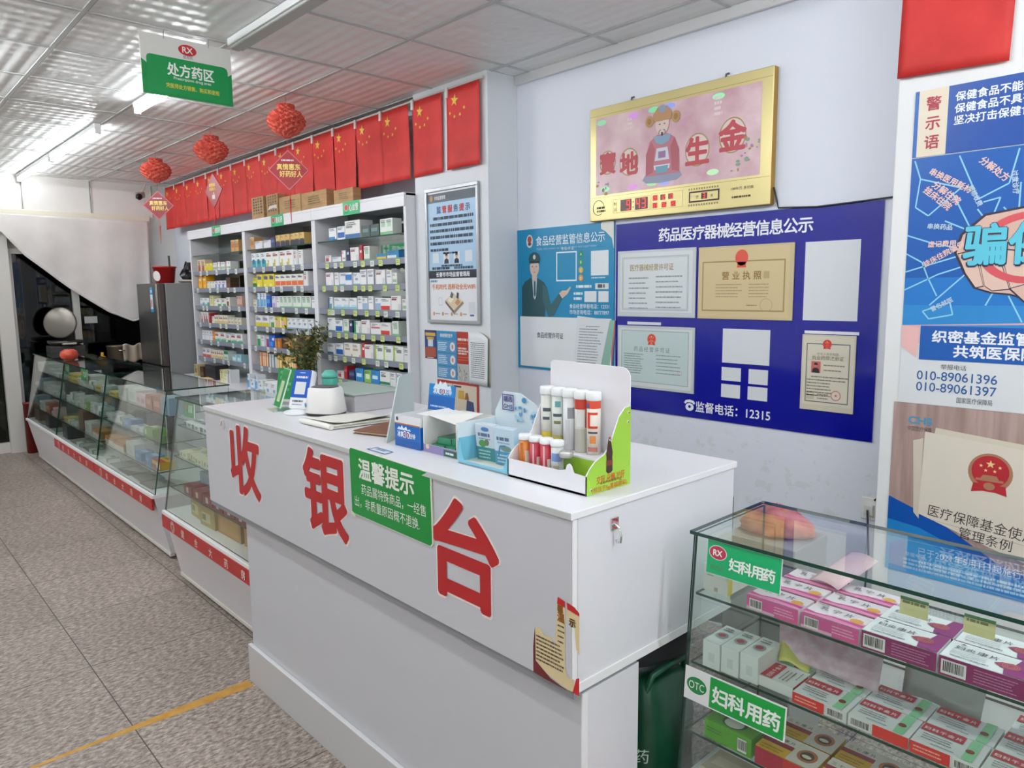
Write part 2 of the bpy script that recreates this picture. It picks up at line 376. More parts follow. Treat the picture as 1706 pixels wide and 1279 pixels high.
# ------------------------------------------------------------------ honeycomb paper lanterns with diamond tags
LANT = noisy('lantern_paper', '#bf4336', '#d96a58', 40, .8)
def lantern(x, y, yaw, label, zc=2.555, R=.108, back=False, tagc='#a3232c'):
    t = thing('paper_lantern', label, 'lantern', (x, y, 2.705), group='red lanterns along the ceiling')
    dz = zc - 2.705
    b = MB(); n, rows = 100, 14; v = []; f = []
    for i in range(rows + 1):
        u = i / rows; z = (u - .5) * .19
        rr = R * (.40 + .60 * math.sin(PI * u) ** 1.25)
        if u > .84: rr = R * .46
        if u < .12: rr = R * (.16 + 2.6 * u)
        for k in range(n):
            a = 2 * PI * k / n; ph = (i % 2) * PI
            v.append(((rr * (1 + .13 * math.cos(10 * a + ph))) * math.cos(a), (rr * (1 + .13 * math.cos(10 * a + ph))) * math.sin(a), dz + z))
    for i in range(rows):
        for k in range(n): f.append((i * n + k, i * n + (k + 1) % n, (i + 1) * n + (k + 1) % n, (i + 1) * n + k))
    f.append(tuple(range(n - 1, -1, -1))); f.append(tuple(rows * n + k for k in range(n)))
    b.add(v, f, LANT, False); b.build('lantern_body', t)
    MB().tube([(0, 0, 0), (0, 0, dz + .09)], .0012, RED, 6).build('string', t)
    MB().tube([(0, 0, dz - .09), (0, 0, -.43)], .0012, RED, 6).build('string', t)
    q = bpy.data.objects.new('diamond_tag', None)
    d = MB(); s = .120
    mbx = MB(); mbx.poly([(0, -s), (s, 0), (0, s), (-s, 0)], K(tagc, .4), -.002, .004)
    tagm = mbx.build('diamond_tag', t, loc=(0, 0, -.43 + .008 - .0), rot=(PI / 2, 0, yaw)); tagm.location.z = -.305 - .125
    b = MB()
    for a_, c_ in (((0, -s), (s, 0)), ((s, 0), (0, s)), ((0, s), (-s, 0)), ((-s, 0), (0, -s))):
        b.line([(a_[0] * .95, a_[1] * .95), (c_[0] * .95, c_[1] * .95)], .005, K('#d9707a' if not back else '#9a2a30', .4), .0028)
    if not back:
        b.text('真情惠东', 0, .004, .038, K('#f3d77a', .45), .0032, 'C', w=.135, bold=.03)
        b.text('好药好人', .012, -.037, .038, K('#f3d77a', .45), .0032, 'C', w=.13, bold=.03)
        b.dashes(-.04, .052, .085, 1, .009, .012, K('#f5ecec', .5), .0032, 3)
    else:
        b.text('真情惠东', -.01, .03, .026, K('#e9b63e', .45), .0032, 'C', w=.085, bold=.03)
        b.text('好药好人', -.01, .002, .026, K('#e9b63e', .45), .0032, 'C', w=.085, bold=.03)
        b.rect(-.02, .02, -.06, -.03, K('#d8c6bc', .5), .0032); b.rect(.0, .012, -.028, -.012, K('#d8c6bc', .5), .0032)
    b.build('lettering', tagm)
    b = MB(); z0 = tagm.location.z - s
    b.tube([(0, 0, z0), (.002, 0, z0 - .03), (0, .002, z0 - .05)], .0018, RED, 6); b.lathe([(0, 0), (.006, -.006), (.006, -.012), (0, -.018)][::-1], RED, 10, (0, .002, z0 - .045))
    b.tube([(0, .002, z0 - .06), (.003, 0, z0 - .12), (.004, 0, z0 - .19 if not back else z0 - .12)], [.0045, .0035, .0015], K('#b8262b', .7), 8)
    b.build('tassel', t)
    return t
lantern(-4.2, 2.085, rad(58), 'red honeycomb lantern with a pink-edged diamond tag, one closest to the gold clock', R=.105)
lantern(-5.36, 2.08, rad(8), 'red honeycomb lantern in the middle of three, its diamond tag turned sideways', back=True, R=.11, tagc='#8c1c24')
lantern(-6.53, 2.07, rad(60), 'red honeycomb lantern closest to the security camera, above a crimson diamond tag', R=.112, tagc='#8c1c24')

# ------------------------------------------------------------------ flag string
FLAGM = noisy('flag_cloth', '#b8231f', '#cf302a', 5, .62, .0); STARM = K('#e6bd45', .5)
def rail_y(x): return 2.645 + (-3.05 - x) * .018
pts = [(-3.06, rail_y(-3.06), 2.672), (-8.42, rail_y(-8.42), 2.672)]
struct(MB().tube(pts, .007, K('#dcd6d0', .5), 8).build('trim_5'))
def flag(i, x1, label, w=.285, h=.435, seed=0):
    R = random.Random(seed + 11); x0 = x1 - w
    t = thing('national_flag', label, 'flag', (x0, rail_y(x0) - .004, 2.662), group='red flags on the string')
    ang = math.atan2(rail_y(x0 + w) - rail_y(x0), w); t.rotation_euler = (PI / 2, 0, ang)
    nx, ny = 14, 12; A = R.uniform(.002, .006); k1 = R.uniform(1.2, 2.6); p1 = R.uniform(0, 6); sw = R.uniform(-.012, .012)
    def zz(u, v): return A * math.sin(k1 * PI * u + p1) * (.25 + v) + .006 * v * math.sin(2 * v + p1) + .008
    def P(x, y):
        u, v = x / w, -y / h
        return (x + sw * v, y, zz(u, v))
    v = []; f = []
    for j in range(ny + 1):
        for k in range(nx + 1): v.append(P(w * k / nx, -h * j / ny))
    for j in range(ny):
        for k in range(nx): a = j * (nx + 1) + k; f.append((a, a + nx + 1, a + nx + 2, a + 1))
    b = MB(); b.add(v, f, FLAGM, True); o = b.build('flag_cloth', t)
    so = o.modifiers.new('solid', 'SOLIDIFY'); so.thickness = .0012
    b = MB()
    def st(cx, cy, r, rot):
        pts = [(cx + (r if q % 2 == 0 else r * .4) * math.sin(rot + q * PI / 5), cy + (r if q % 2 == 0 else r * .4) * math.cos(rot + q * PI / 5)) for q in range(10)]
        V3 = [P(*p) for p in pts] + [P(cx, cy)]
        b.add([(x, y, z + .0022) for x, y, z in V3], [(10, (q + 1) % 10, q) for q in range(10)], STARM)
    st(w * .27, -h * .155, .036, .15)
    for (u, vv, ro) in ((.56, .275, .3), (.44, .345, .6), (.27, .355, .2), (.12, .30, .5)): st(w * u, -h * vv, .0125, ro)
    b.build('star_pattern', t)
    MB().box(-.004, .018, -.045, .012, .008, .016, K('#e2dcd8', .5)).build('clip', t)
x = -3.078
for i in range(17):
    flag(i, x, 'red flag with five yellow stars, %s along the string from the poster pillar' % ORD[i], w=.292 if i < 2 else .312, seed=i)
    x -= .338 if i < 2 else .308

# ------------------------------------------------------------------ security camera
t = thing('security_camera', 'small black and grey security camera above the curtain corner', 'security camera', (-8.42, 2.50, 2.58))
MB().box(-.03, .09, -.035, .035, -.03, .03, K('#a79c94', .4)).build('housing', t, rot=(0, rad(14), rad(-35)), bevel=.008)
MB().lathe([(.030, 0), (.034, .02), (.03, .03), (0, .03)], BLACK, 20, mat4=Matrix.Translation((.072, -.05, -.025)) @ Matrix.Rotation(rad(105), 4, 'Y') @ Matrix.Rotation(rad(-30), 4, 'X')).build('lens', t)
MB().tube([(0, 0, .02), (-.02, .04, .06), (-.02, .06, .125)], .009, K('#d8d4cc', .4)).build('bracket', t)

# green herb sign over the entrance, met in the picture only in the mirror backs
t = thing('entrance_sign', 'green sign with white characters over the entrance, mirrored in the pillar side cabinet', 'sign', (-8.595, -.36, 2.03), EAST)
MB().box(0, .52, 0, .20, 0, .012, GRN2).build('board', t)
b = MB(); b.text('中西成药', .03, .055, .10, K('#eef4ee', .5), .0128, 'L', w=.33, bold=.02); b.rect(.40, .50, .02, .18, K('#e6ece6', .5), .0126); b.rect(.437, .463, .04, .16, GRN2, .0132); b.rect(.415, .485, .085, .115, GRN2, .0132); b.build('lettering', t)
# ================================================================== wall cabinets and their stock
SHELVES = [1.905, 1.745, 1.585, 1.42, 1.26, 1.095, .93]
CABX = [-7.36, -6.10, -4.885, -3.722]
CABN = ['cabinet beside the fridge', 'middle wall cabinet', 'cabinet beside the poster pillar']
RAILM = K('#868b9b', .4); TAGW = K('#dfe2da', .5); TAGY = K('#d3dd86', .5); TAGG = K('#7fae7a', .5)
def cabinet(i):
    x0, x1 = CABX[i], CABX[i + 1]; W_ = x1 - x0
    lab = ['tall white open cabinet with seven glass shelves beside the grey fridge', 'tall white open cabinet with seven glass shelves, the middle one of three',
           'tall white open cabinet with seven glass shelves next to the poster pillar'][i]
    t = thing('shelf_cabinet', lab, 'cabinet', (x0, 2.59, 0), group='wall cabinets of medicine')
    MB().box(0, .028, 0, .285, .77, 2.14, LAM).build('side_panel', t, bevel=.003)
    MB().box(W_ - .028, W_ - .0005, 0, .285, .77, 2.14, LAM).build('side_panel', t, bevel=.003)
    MB().box(.028, W_ - .028, .270, .284, .77, 2.12, MIRROR).build('mirror_back', t)['label'] = 'mirrored back panel'
    MB().box(0, W_ - .0005, -.012, .285, 2.122, 2.14, LAM).box(0, W_ - .0005, -.012, .006, 2.058, 2.122, LAM).build('header', t, bevel=.002)
    b = MB(); b.box(0, W_ - .0005, -.24, .285, .02, .77, LAM, {'+z': LAM})
    for k in range(1, 3): b.box(W_ * k / 3 - .002, W_ * k / 3 + .002, -.2405, -.2395, .06, .74, K('#8d8f94', .5))
    b.build('base_cabinet', t, bevel=.004)
    for s_ in SHELVES:
        MB().box(.03, W_ - .03, .016, .268, s_ - .008, s_, GLASS, {'-y': GEDGE, '+y': GEDGE}).build('glass_shelf', t)
    for li, s_ in enumerate(SHELVES[1:]):
        MB().box(.03, W_ - .03, .010, .0145, s_ - .026, s_ + .012, RAILM).build('price_rail', t)
        R = random.Random(i * 10 + li); n = (5, 6, 8)[i]
        for k in range(n):
            x = .06 + (W_ - .16) * (k + R.uniform(.1, .75)) / n
            b = MB(); b.rect(0, .046, 0, .044, (TAGW, TAGW, TAGY)[i] if R.random() < .75 else TAGW, 0); b.rect(0, .046, .036, .044, TAGG if i == 2 else TAGW, .0005)
            b.dashes(.005, .024, .034, 2, .004, .010, K('#6c7566', .6), .0006, k)
            b.build('price_tag', t, loc=(x, .008, s_ - .034), rot=(PI / 2, 0, 0))
    txt = ['感冒药', '消炎药', '心血管'][i]
    hx = [.62, .57, .45][i]; hw = [.20, .215, .215][i]
    b = MB(); b.rect(0, hw, 0, .088, GRN2, 0); b.build('header_sign', t, loc=(hx, -.0135, 2.055), rot=(PI / 2, 0, 0))
    b = MB(); b.disc(.045, .05, .026, .022, K('#e6e2df', .5), .0006); b.disc(.045, .05, .023, .019, K('#d2403f', .5), .0010); b.text(txt, .082, .028, .05, K('#eef4ee', .5), .0012, 'L', w=.115, bold=.02)
    b.dashes(.02, .014, .05, 1, .006, .01, K('#0b7a45', .5), .001, i)
    b.build('header_lettering', t, loc=(hx, -.0135, 2.055), rot=(PI / 2, 0, 0))
for i in range(3): cabinet(i)

# designs: width, height, depth, base colour, patches (u0, u1, v0, v1, colour), description
D = {
 'cream_face': (.088, .118, .07, '#e9d5b8', [(.15, .8, .05, .62, '#a4583f'), (.25, .7, .5, .8, '#c98b67')], 'cream box with a reddish oval'),
 'yellow': (.085, .078, .07, '#e6d431', [(.1, .9, .72, .9, '#f4ecb4')], 'plain yellow box'),
 'w_redstripe': (.056, .085, .07, '#efeff0', [(.0, .16, 0, 1, '#b9374a'), (.3, .9, .3, .45, '#8fb89a')], 'crimson side-striped white box'),
 'w_green': (.05, .08, .07, '#eceeea', [(.1, .9, .25, .5, '#9dbf9a')], 'white box with a pale green band'),
 'orange_tall': (.098, .135, .08, '#e9a51d', [(.0, .12, 0, 1, '#b9571f'), (.25, .9, .1, .35, '#f3c64f'), (.25, .85, .6, .8, '#f0e3b8')], 'tall orange box'),
 'w_small': (.062, .072, .07, '#edece2', [(.15, .6, .3, .55, '#cfd7a8')], 'small white box with a lime spot'),
 'brown': (.09, .10, .08, '#4c3426', [(.1, .9, .2, .5, '#6d4d35')], 'dark brown box'),
 'w_blue': (.08, .075, .08, '#e7e9f2', [(.0, .35, 0, .6, '#5d78c9'), (.5, .6, .5, .8, '#d44a52')], 'blue cornered white box'),
 'wide_bluegreen': (.12, .085, .08, '#e4e8ee', [(.0, 1, .0, .35, '#9db7d6'), (.62, 1, .1, .5, '#58ad72')], 'wide white box with blue base and green corner'),
 'cream_round': (.085, .105, .07, '#e6deb2', [(.2, .8, .25, .8, '#d0c486'), (.1, .9, .86, .98, '#c9bb74')], 'cream box with an olive medallion'),
 'w_greenfoot': (.10, .08, .07, '#e9ecea', [(.3, 1, .05, .38, '#4c9f66'), (.1, .6, .6, .75, '#c78177')], 'white box with a green foot'),
 'w_brownspot': (.08, .09, .07, '#ebe8e2', [(.2, .75, .15, .6, '#7d4c3c')], 'white box with a brown spot'),
 'pinkish': (.06, .10, .07, '#dcb4a6', [(.1, .9, .1, .3, '#b98678')], 'salmon pink box'),
 'w_redtall': (.066, .108, .07, '#ece8e8', [(.2, .8, .05, .42, '#8c6a68'), (.3, .65, .4, .7, '#c64a4f')], 'tall white box with a red mark'),
 'red': (.04, .10, .07, '#b22a32', [(.2, .8, .6, .8, '#d8787c')], 'narrow red box'),
 'w_yellow': (.047, .086, .07, '#ece8d8', [(.1, .9, .1, .4, '#ddc47c'), (.1, .9, .6, .75, '#b96f62')], 'narrow white and straw box'),
 'cream': (.07, .07, .07, '#e2dccb', [(.1, .7, .3, .5, '#bda98a')], 'small cream box'),
 'w_plain': (.058, .098, .07, '#ececee', [(.15, .8, .55, .62, '#a9b0c0')], 'plain white box with a grey line'),
 'orange': (.045, .10, .07, '#e38c2c', [(0, 1, .4, .5, '#f2cb74')], 'narrow orange box'),
 'w_greenwave': (.122, .092, .08, '#ebecec', [(0, 1, .08, .3, '#5fae8a'), (.3, 1, .3, .42, '#a6d2bd'), (.06, .7, .62, .78, '#c65a4d')], 'wide white box with a green wave'),
 'w_redfoot': (.096, .092, .08, '#edeaec', [(0, 1, .05, .38, '#d2594c'), (.1, .7, .6, .75, '#9a92b0')], 'white box with a coral foot'),
 'green_top': (.095, .088, .08, '#e4eae4', [(0, 1, .68, 1, '#2f8f5a'), (.1, .8, .2, .4, '#9cc6ad')], 'white box with a green top'),
 'skyblue': (.09, .07, .07, '#a9d6e4', [(.1, .8, .3, .6, '#e5f2f6')], 'sky blue box'),
 'tan_print': (.075, .10, .08, '#c89a62', [(.1, .9, .35, .7, '#b0713d'), (0, 1, .85, 1, '#e3c89a')], 'tan box with a brown print'),
 'flat_white': (.15, .062, .10, '#e4e4e8', [(0, .12, 0, 1, '#9a9aa8')], 'long flat white carton'),
 'bluebottle': (.075, .075, .08, '#2f3a63', [(.1, .9, .5, .8, '#5a659a')], 'navy box'),
 'tan_black': (.075, .088, .08, '#d8b56a', [(0, 1, 0, .42, '#2b3147'), (.1, .9, .42, .5, '#6c4a36')], 'tan box with a black base'),
 'teal_swoosh': (.086, .128, .07, '#e6eef0', [(.05, 1, .05, .52, '#3aa3b4'), (.2, .7, .3, .6, '#1f6f86')], 'white box with a teal swoosh'),
 'w_tick': (.115, .128, .08, '#eeeeea', [(.05, .25, .1, .3, '#b9b04a'), (.25, .45, .1, .5, '#c9c262'), (.1, .8, .7, .82, '#b86c6c')], 'large white box with an olive tick'),
 'w_reddot': (.07, .12, .08, '#ececec', [(.2, .4, .5, .7, '#c43b3e'), (.7, .98, 0, 1, '#dcdcdc')], 'tall white box with a red dot'),
 'green_yellow': (.075, .085, .07, '#d9cf3a', [(0, 1, 0, .5, '#2d7a45')], 'yellow box with a green half'),
 'yellow_violet': (.104, .112, .08, '#e6d63c', [(.15, .8, .62, .85, '#6a5a8e'), (.1, .5, .1, .3, '#f2ea98')], 'yellow box with a violet label'),
 'w_orange': (.092, .102, .08, '#efece6', [(.05, 1, .18, .52, '#e2703a'), (.1, .8, .75, .85, '#7c7f8a')], 'white box with an orange band'),
 'blue_narrow': (.05, .125, .07, '#e3eef6', [(.15, .85, .12, .6, '#6fb4e0'), (0, .12, 0, 1, '#2f6cb0')], 'narrow light blue box'),
 'blue': (.075, .105, .08, '#2560c0', [(.15, .8, .4, .7, '#5c9ae4')], 'bright blue box'),
 'lavender': (.072, .10, .07, '#dcd5e4', [(.1, .8, .1, .45, '#b7a3cf')], 'lavender box'),
 'w_palegreen': (.07, .10, .07, '#e4ebe2', [(0, 1, .02, .2, '#7fbf8c'), (.2, .8, .5, .75, '#a9cbb0')], 'white box with mint trim'),
 'w_yellowbase': (.128, .10, .08, '#ecebec', [(0, 1, .08, .42, '#dccf36'), (.1, .75, .6, .78, '#a593ad')], 'wide white box with a yellow base'),
 'leafgreen': (.085, .098, .07, '#e8eadf', [(.2, .9, .05, .5, '#5a9a3e')], 'white box with leaf green picture'),
 'yellow_pink': (.10, .092, .07, '#e2d03f', [(.3, .8, .3, .7, '#e7b3bb'), (0, .2, 0, 1, '#f4f0d0')], 'yellow box with a pink petal'),
 'w_bluefoot': (.082, .09, .08, '#e9edf0', [(0, 1, .02, .2, '#8eb6d6'), (.3, .7, .45, .62, '#9aa7bd')], 'white box with a pale blue foot'),
 'w_magenta': (.062, .092, .07, '#e6e0e8', [(.25, 1, .05, .8, '#9a3f86')], 'magenta and white box'),
 'blue_big': (.105, .108, .09, '#1f62c6', [(.1, .6, .15, .5, '#4d96e6'), (.5, .9, .6, .8, '#dfe9f6')], 'large blue box'),
 'amber': (.055, .085, .08, '#c06a2a', [(.0, .4, 0, 1, '#e2a53a')], 'amber box'),
 'greenmed': (.075, .10, .07, '#e6ece4', [(.1, .9, .1, .7, '#2f9458')], 'white box with a green block'),
 'orange_thin': (.036, .122, .08, '#e8a06a', [(.3, .7, .05, .95, '#f1ddc8')], 'thin peach orange box'),
 'w_darkthin': (.044, .115, .08, '#dfe3e4', [(0, .25, 0, 1, '#5f6a70')], 'thin white box with a slate spine'),
 'yellow_thin': (.046, .11, .08, '#e8b954', [(.25, .75, .05, .9, '#f3e3b2')], 'thin golden yellow box'),
 'w_bluebase': (.10, .085, .08, '#ebedf0', [(0, .8, .0, .3, '#3f83b8'), (.5, 1, .0, .12, '#2a6aa6')], 'white box with a blue base'),
 'blue_label': (.10, .09, .08, '#e9ecf1', [(.05, .95, .15, .55, '#2d5fae')], 'white box with a royal blue label'),
 'white_bigblue': (.19, .118, .10, '#ebebe6', [(0, 1, 0, .26, '#376a9e'), (.08, .5, .6, .72, '#8a8a90')], 'large white carton with a blue base'),
 'darkgreen': (.10, .075, .08, '#3f5652', [(.1, .8, .4, .7, '#6e8a82')], 'dark green box'),
 'w_red2': (.085, .06, .08, '#e9e4e6', [(.1, .6, .3, .7, '#b6455a')], 'small raspberry label box'),
 'flat_blue': (.12, .045, .09, '#dfe4ec', [(.0, 1, .0, .3, '#44526e')], 'flat white box with a dark edge'),
 'navy': (.042, .092, .07, '#26305c', [(.2, .8, .6, .8, '#e2e4ee')], 'narrow navy box'),
 'red_bottle': (.034, .11, .07, '#c23a40', [(.2, .8, .55, .7, '#f0e6e6')], 'thin scarlet box'),
 'yellow_flat': (.11, .045, .09, '#e7c93a', [(0, 1, .55, 1, '#3f9ac9')], 'flat yellow and blue box'),
 'blue_flat': (.13, .06, .09, '#2f86ba', [(0, .8, 0, .5, '#dfe9ee')], 'flat white and blue box'),
 'w_redhead': (.108, .10, .08, '#edebea', [(.05, .55, .72, .82, '#c6424a'), (.7, 1, .05, .5, '#d9dade')], 'white box with a red headline'),
 'diag_blue': (.165, .095, .08, '#e9eef2', [(.5, 1, .45, .85, '#3f7fc0'), (.0, .5, .05, .2, '#89c2c9')], 'long white box with a blue flash'),
 'w_navyedge': (.09, .11, .08, '#efeff0', [(.9, 1, 0, 1, '#25305a'), (.2, .75, .55, .68, '#9a9fb0')], 'white box with a navy spine'),
 'teal_thin': (.068, .092, .07, '#e2eaee', [(.0, .35, .0, 1, '#2f5f78'), (.4, .8, .1, .5, '#5d93a8')], 'white box with a dark teal side'),
 'w_bluegrad': (.10, .088, .08, '#e7edf0', [(.0, 1, .02, .3, '#8fc3d6'), (.3, 1, .3, .45, '#c2dde6')], 'white box with an aqua wash'),
 'lightblue_band': (.066, .088, .07, '#e9edf2', [(.05, .95, .1, .6, '#9cb7d8')], 'white box with a periwinkle block'),
 'w_redflag': (.112, .088, .08, '#ecebea', [(0, .9, .1, .42, '#d2403c')], 'white box with a red flag stripe'),
 'w_tealbase': (.105, .105, .08, '#eaecee', [(.1, 1, .02, .16, '#36788e')], 'white box with a teal line'),
 'w_greenstripe': (.085, .09, .07, '#ecefec', [(0, .3, 0, 1, '#1f9a57'), (.75, .9, .1, .6, '#b9c8bd')], 'white box with an emerald stripe'),
 'w_redstrip': (.12, .085, .08, '#ecebec', [(.05, .9, .55, .68, '#c06a76')], 'wide white box with a rose line'),
 'w_beige': (.11, .10, .08, '#ebe8df', [(.1, .7, .5, .65, '#bda98c'), (.85, .95, .05, .25, '#c8643c')], 'white box with beige print'),
 'w_lime': (.108, .105, .08, '#eef0ea', [(0, .13, 0, 1, '#b9cf45'), (.3, .8, .6, .75, '#8a8f92')], 'white box with a lime spine'),
 'lime': (.085, .09, .08, '#93c65a', [(.2, .8, .35, .7, '#e3efd2')], 'lime green box'),
 'azure': (.10, .095, .08, '#2f8bd0', [(.15, .8, .4, .65, '#d3e8f6')], 'azure box'),
 'w_emerald': (.115, .10, .08, '#edefed', [(0, 1, .12, .3, '#2f8a62'), (.1, .6, .62, .72, '#5c5f62')], 'white box with an emerald band'),
 'small_lime': (.062, .085, .05, '#e2e6b4', [(.1, .9, .1, .45, '#b7cf6a'), (.2, .8, .7, .9, '#d07a5a')], 'straw yellow and lime box'),
 'small_pink': (.09, .105, .05, '#e9dcd2', [(.2, .75, .3, .65, '#dc8c7c')], 'small white box with a peach picture'),
}
def K2(h): return K(h, .42)
BOXMESH = {}
def carton(name):
    if name in BOXMESH: return BOXMESH[name]
    w, h, d, base, pats, _ = D[name]
    b = MB(); b.box(0, w, 0, d, 0, h, K2(base))
    for n, (u0, u1, v0, v1, c) in enumerate(pats):
        y = -.0005 - .0004 * n
        b.add([(u0 * w, y, v0 * h), (u1 * w, y, v0 * h), (u1 * w, y, v1 * h), (u0 * w, y, v1 * h)], [(0, 1, 2, 3)], K2(c))
    R = random.Random(name); ink = K('#5a5f6c', .6)
    for r in range(2):
        z = h * (.86 - .1 * r); x = w * .12; end = w * R.uniform(.45, .85)
        while x < end:
            l = h * .05 * R.choice((1, 1, 2)); b.add([(x, -.0021, z), (min(x + l, end), -.0021, z), (min(x + l, end), -.0021, z + h * .05), (x, -.0021, z + h * .05)], [(0, 1, 2, 3)], ink); x += l + h * .02
    me = bpy.data.meshes.new('carton'); me.from_pydata(b.v, [], b.f)
    for m in b.mats: me.materials.append(m)
    me.polygons.foreach_set('material_index', b.mi); me.update()
    BOXMESH[name] = me
    return me
def put_box(name, loc, rz, label, group, scale=None, tilt=(0, 0)):
    o = bpy.data.objects.new('medicine_box', carton(name)); COL.objects.link(o); o.location = loc; o.rotation_euler = (tilt[0], tilt[1], rz)
    return tag(o, label, 'medicine box', group)
LV = ['top', 'second', 'third', 'fourth', 'fifth', 'sixth', 'seventh']
STOCK = {
 (0, 0): [(.88, 'tan_print', 2)],
 (0, 1): [(.06, 'cream_face', 2), 'yellow', 'yellow', ('w_green', 2), 'w_redstripe', ('w_green', 2), 'w_redstripe', 'w_green'],
 (0, 2): [(.06, 'orange_tall', 2), ('w_small', 3), ('w_blue', 3), 'brown'],
 (0, 3): [(.06, 'wide_bluegreen', 2), 'cream_round', 'w_small', ('w_greenfoot', 2), 'w_brownspot', (.14, 'pinkish', 2)],
 (0, 4): [(.05, 'w_redtall', 3), 'red', 'w_small', ('w_yellow', 6), ('cream', 4)],
 (0, 5): [(.07, 'w_plain', 4), 'orange', ('w_greenwave', 2), 'w_greenfoot', ('w_greenwave', 2)],
 (0, 6): [(.06, 'w_redfoot', 2), ('w_yellow', 6), 'green_top', (.10, 'skyblue', 2)],
 (1, 0): [(.02, 'tan_print', 1), ('flat_white', 2), ('bluebottle', 1), ('tan_black', 6)],
 (1, 1): [(.04, 'teal_swoosh', 3), ('w_tick', 4), 'w_reddot', 'w_reddot'],
 (1, 2): [(.04, 'green_yellow', 1), ('yellow_violet', 3), ('w_orange', 5), 'w_reddot'],
 (1, 3): [(.03, 'cream', 1), ('blue_narrow', 3), 'blue', ('lavender', 1), 'w_plain', ('w_palegreen', 7), 'w_plain'],
 (1, 4): [(.05, 'w_yellowbase', 2), 'leafgreen', ('yellow_pink', 2), ('w_bluefoot', 5), 'blue'],
 (1, 5): [(.06, 'greenmed', 1), 'w_plain', 'w_magenta', 'blue_big', ('amber', 2), 'brown', ('amber', 1), 'tan_print', ('brown', 2)],
 (1, 6): [(.10, 'orange_thin', 4), ('w_darkthin', 3), ('yellow_thin', 6), 'orange_thin', ('w_plain', 3)],
 (2, 0): [(.14, 'w_bluebase', 1), 'blue_label', 'white_bigblue', 'darkgreen', 'darkgreen', ('w_palegreen', 2)],
 (2, 1): [(.07, 'w_red2', 1), 'flat_blue', 'w_redstripe', 'navy', ('w_redhead', 1), 'red_bottle', ('w_palegreen', 1), (.07, 'yellow_flat', 1), 'blue_flat', 'blue_flat'],
 (2, 2): [(.07, 'w_redhead', 1), 'w_plain', 'diag_blue', 'w_bluefoot', ('w_navyedge', 2), ('w_redhead', 1), 'w_plain', 'w_green'],
 (2, 3): [(.08, 'teal_thin', 1), ('w_bluegrad', 3), 'w_plain', 'lightblue_band', 'w_plain', 'lightblue_band', 'w_redflag', 'w_redhead', 'w_green'],
 (2, 4): [(.06, 'w_tealbase', 1), 'blue_label', ('w_palegreen', 1), 'navy', 'w_greenstripe', 'w_redhead', 'w_redstrip', 'w_redflag', 'w_palegreen'],
 (2, 5): [(.05, 'w_bluebase', 1), 'blue_label', ('w_beige', 2), 'red_bottle', ('w_redhead', 1), ('w_lime', 3), 'w_plain'],
 (2, 6): [(.18, 'w_red2', 1), 'red', ('bluebottle', 1), 'azure', 'lime', 'azure', 'w_emerald', ('w_plain', 2)],
}
rs = random.Random(5)
for (bay, lv), items in STOCK.items():
    x = CABX[bay] + .04; n = 0; lim = CABX[bay + 1] - .034
    for it in items:
        if isinstance(it, str): it = (it, 1)
        if len(it) == 3: x += it[0]; it = it[1:]
        nm, cnt = it
        for _ in range(cnt):
            w = D[nm][0]
            if x + w > lim: break
            put_box(nm, (x, 2.616 + rs.uniform(0, .008), SHELVES[lv] + .0005), rs.uniform(-.01, .01),
                    '%s, %s from fridge end, %s shelf, %s cabinet' % (D[nm][5].replace(' a ', ' '), ORD[n], LV[lv], ['fridge-side', 'middle', 'pillar-side'][bay]),
                    'medicine boxes on the %s shelf of the %s' % (LV[lv], CABN[bay]))
            x += w + rs.uniform(.0025, .005); n += 1
        x += rs.uniform(.004, .012)
# things on the ledge under the lowest shelf
def ledge(bay, x, nm, n, y=2.42, z=.7705):
    put_box(nm, (x, y, z), rs.uniform(-.03, .03), '%s, %s from fridge end, bottom ledge, %s cabinet' % (D[nm][5].replace(' a ', ' '), ORD[n], ['fridge-side', 'middle', 'pillar-side'][bay]), 'boxes on the ledge of the ' + CABN[bay])
D['black_crate'] = (.24, .13, .12, '#26232a', [(.1, .9, .7, .8, '#3a3740')], 'wide black box'); D['olive'] = (.08, .11, .07, '#b8ae7c', [(.2, .8, .3, .7, '#8c5a48')], 'olive box with a maroon print')
for k, (x, nm) in enumerate(((-7.13, 'olive'), (-6.98, 'brown'), (-6.85, 'black_crate'), (-6.5, 'cream_round'), (-6.40, 'w_small'), (-6.31, 'w_darkthin'))): ledge(0, x, nm, k, 2.48)
for k, (x, nm) in enumerate(((-5.82, 'blue_narrow'), (-5.76, 'w_bluefoot'), (-5.67, 'blue_narrow'), (-5.61, 'w_bluefoot'), (-5.52, 'w_palegreen'))): ledge(1, x, nm, k, 2.44)
for k, (x, nm) in enumerate(((-4.62, 'small_pink'), (-4.50, 'small_lime'), (-4.43, 'small_lime'), (-4.36, 'small_lime'), (-4.26, 'small_lime'), (-4.19, 'small_lime'), (-4.02, 'w_palegreen'))): ledge(2, x, nm, k, 2.42)
b = MB(); b.rect(0, .13, 0, .15, K('#f0e4dc', .5), 0); b.rect(.01, .12, .085, .14, K('#dc8a7c', .5), .0006)
b.text('1', .035, .015, .06, K('#a8362c', .5), .001, bold=.03); b.dashes(.06, .03, .05, 1, .02, .03, K('#a8362c', .5), .001, 2); b.dashes(.015, .115, .09, 2, .012, .02, K('#f2d9d0', .5), .001, 2)
tag(b.build('price_card', loc=(-3.95, 2.348, .79), rot=FRONT), 'white and coral price card clipped to the base of the pillar side cabinet', 'price card')

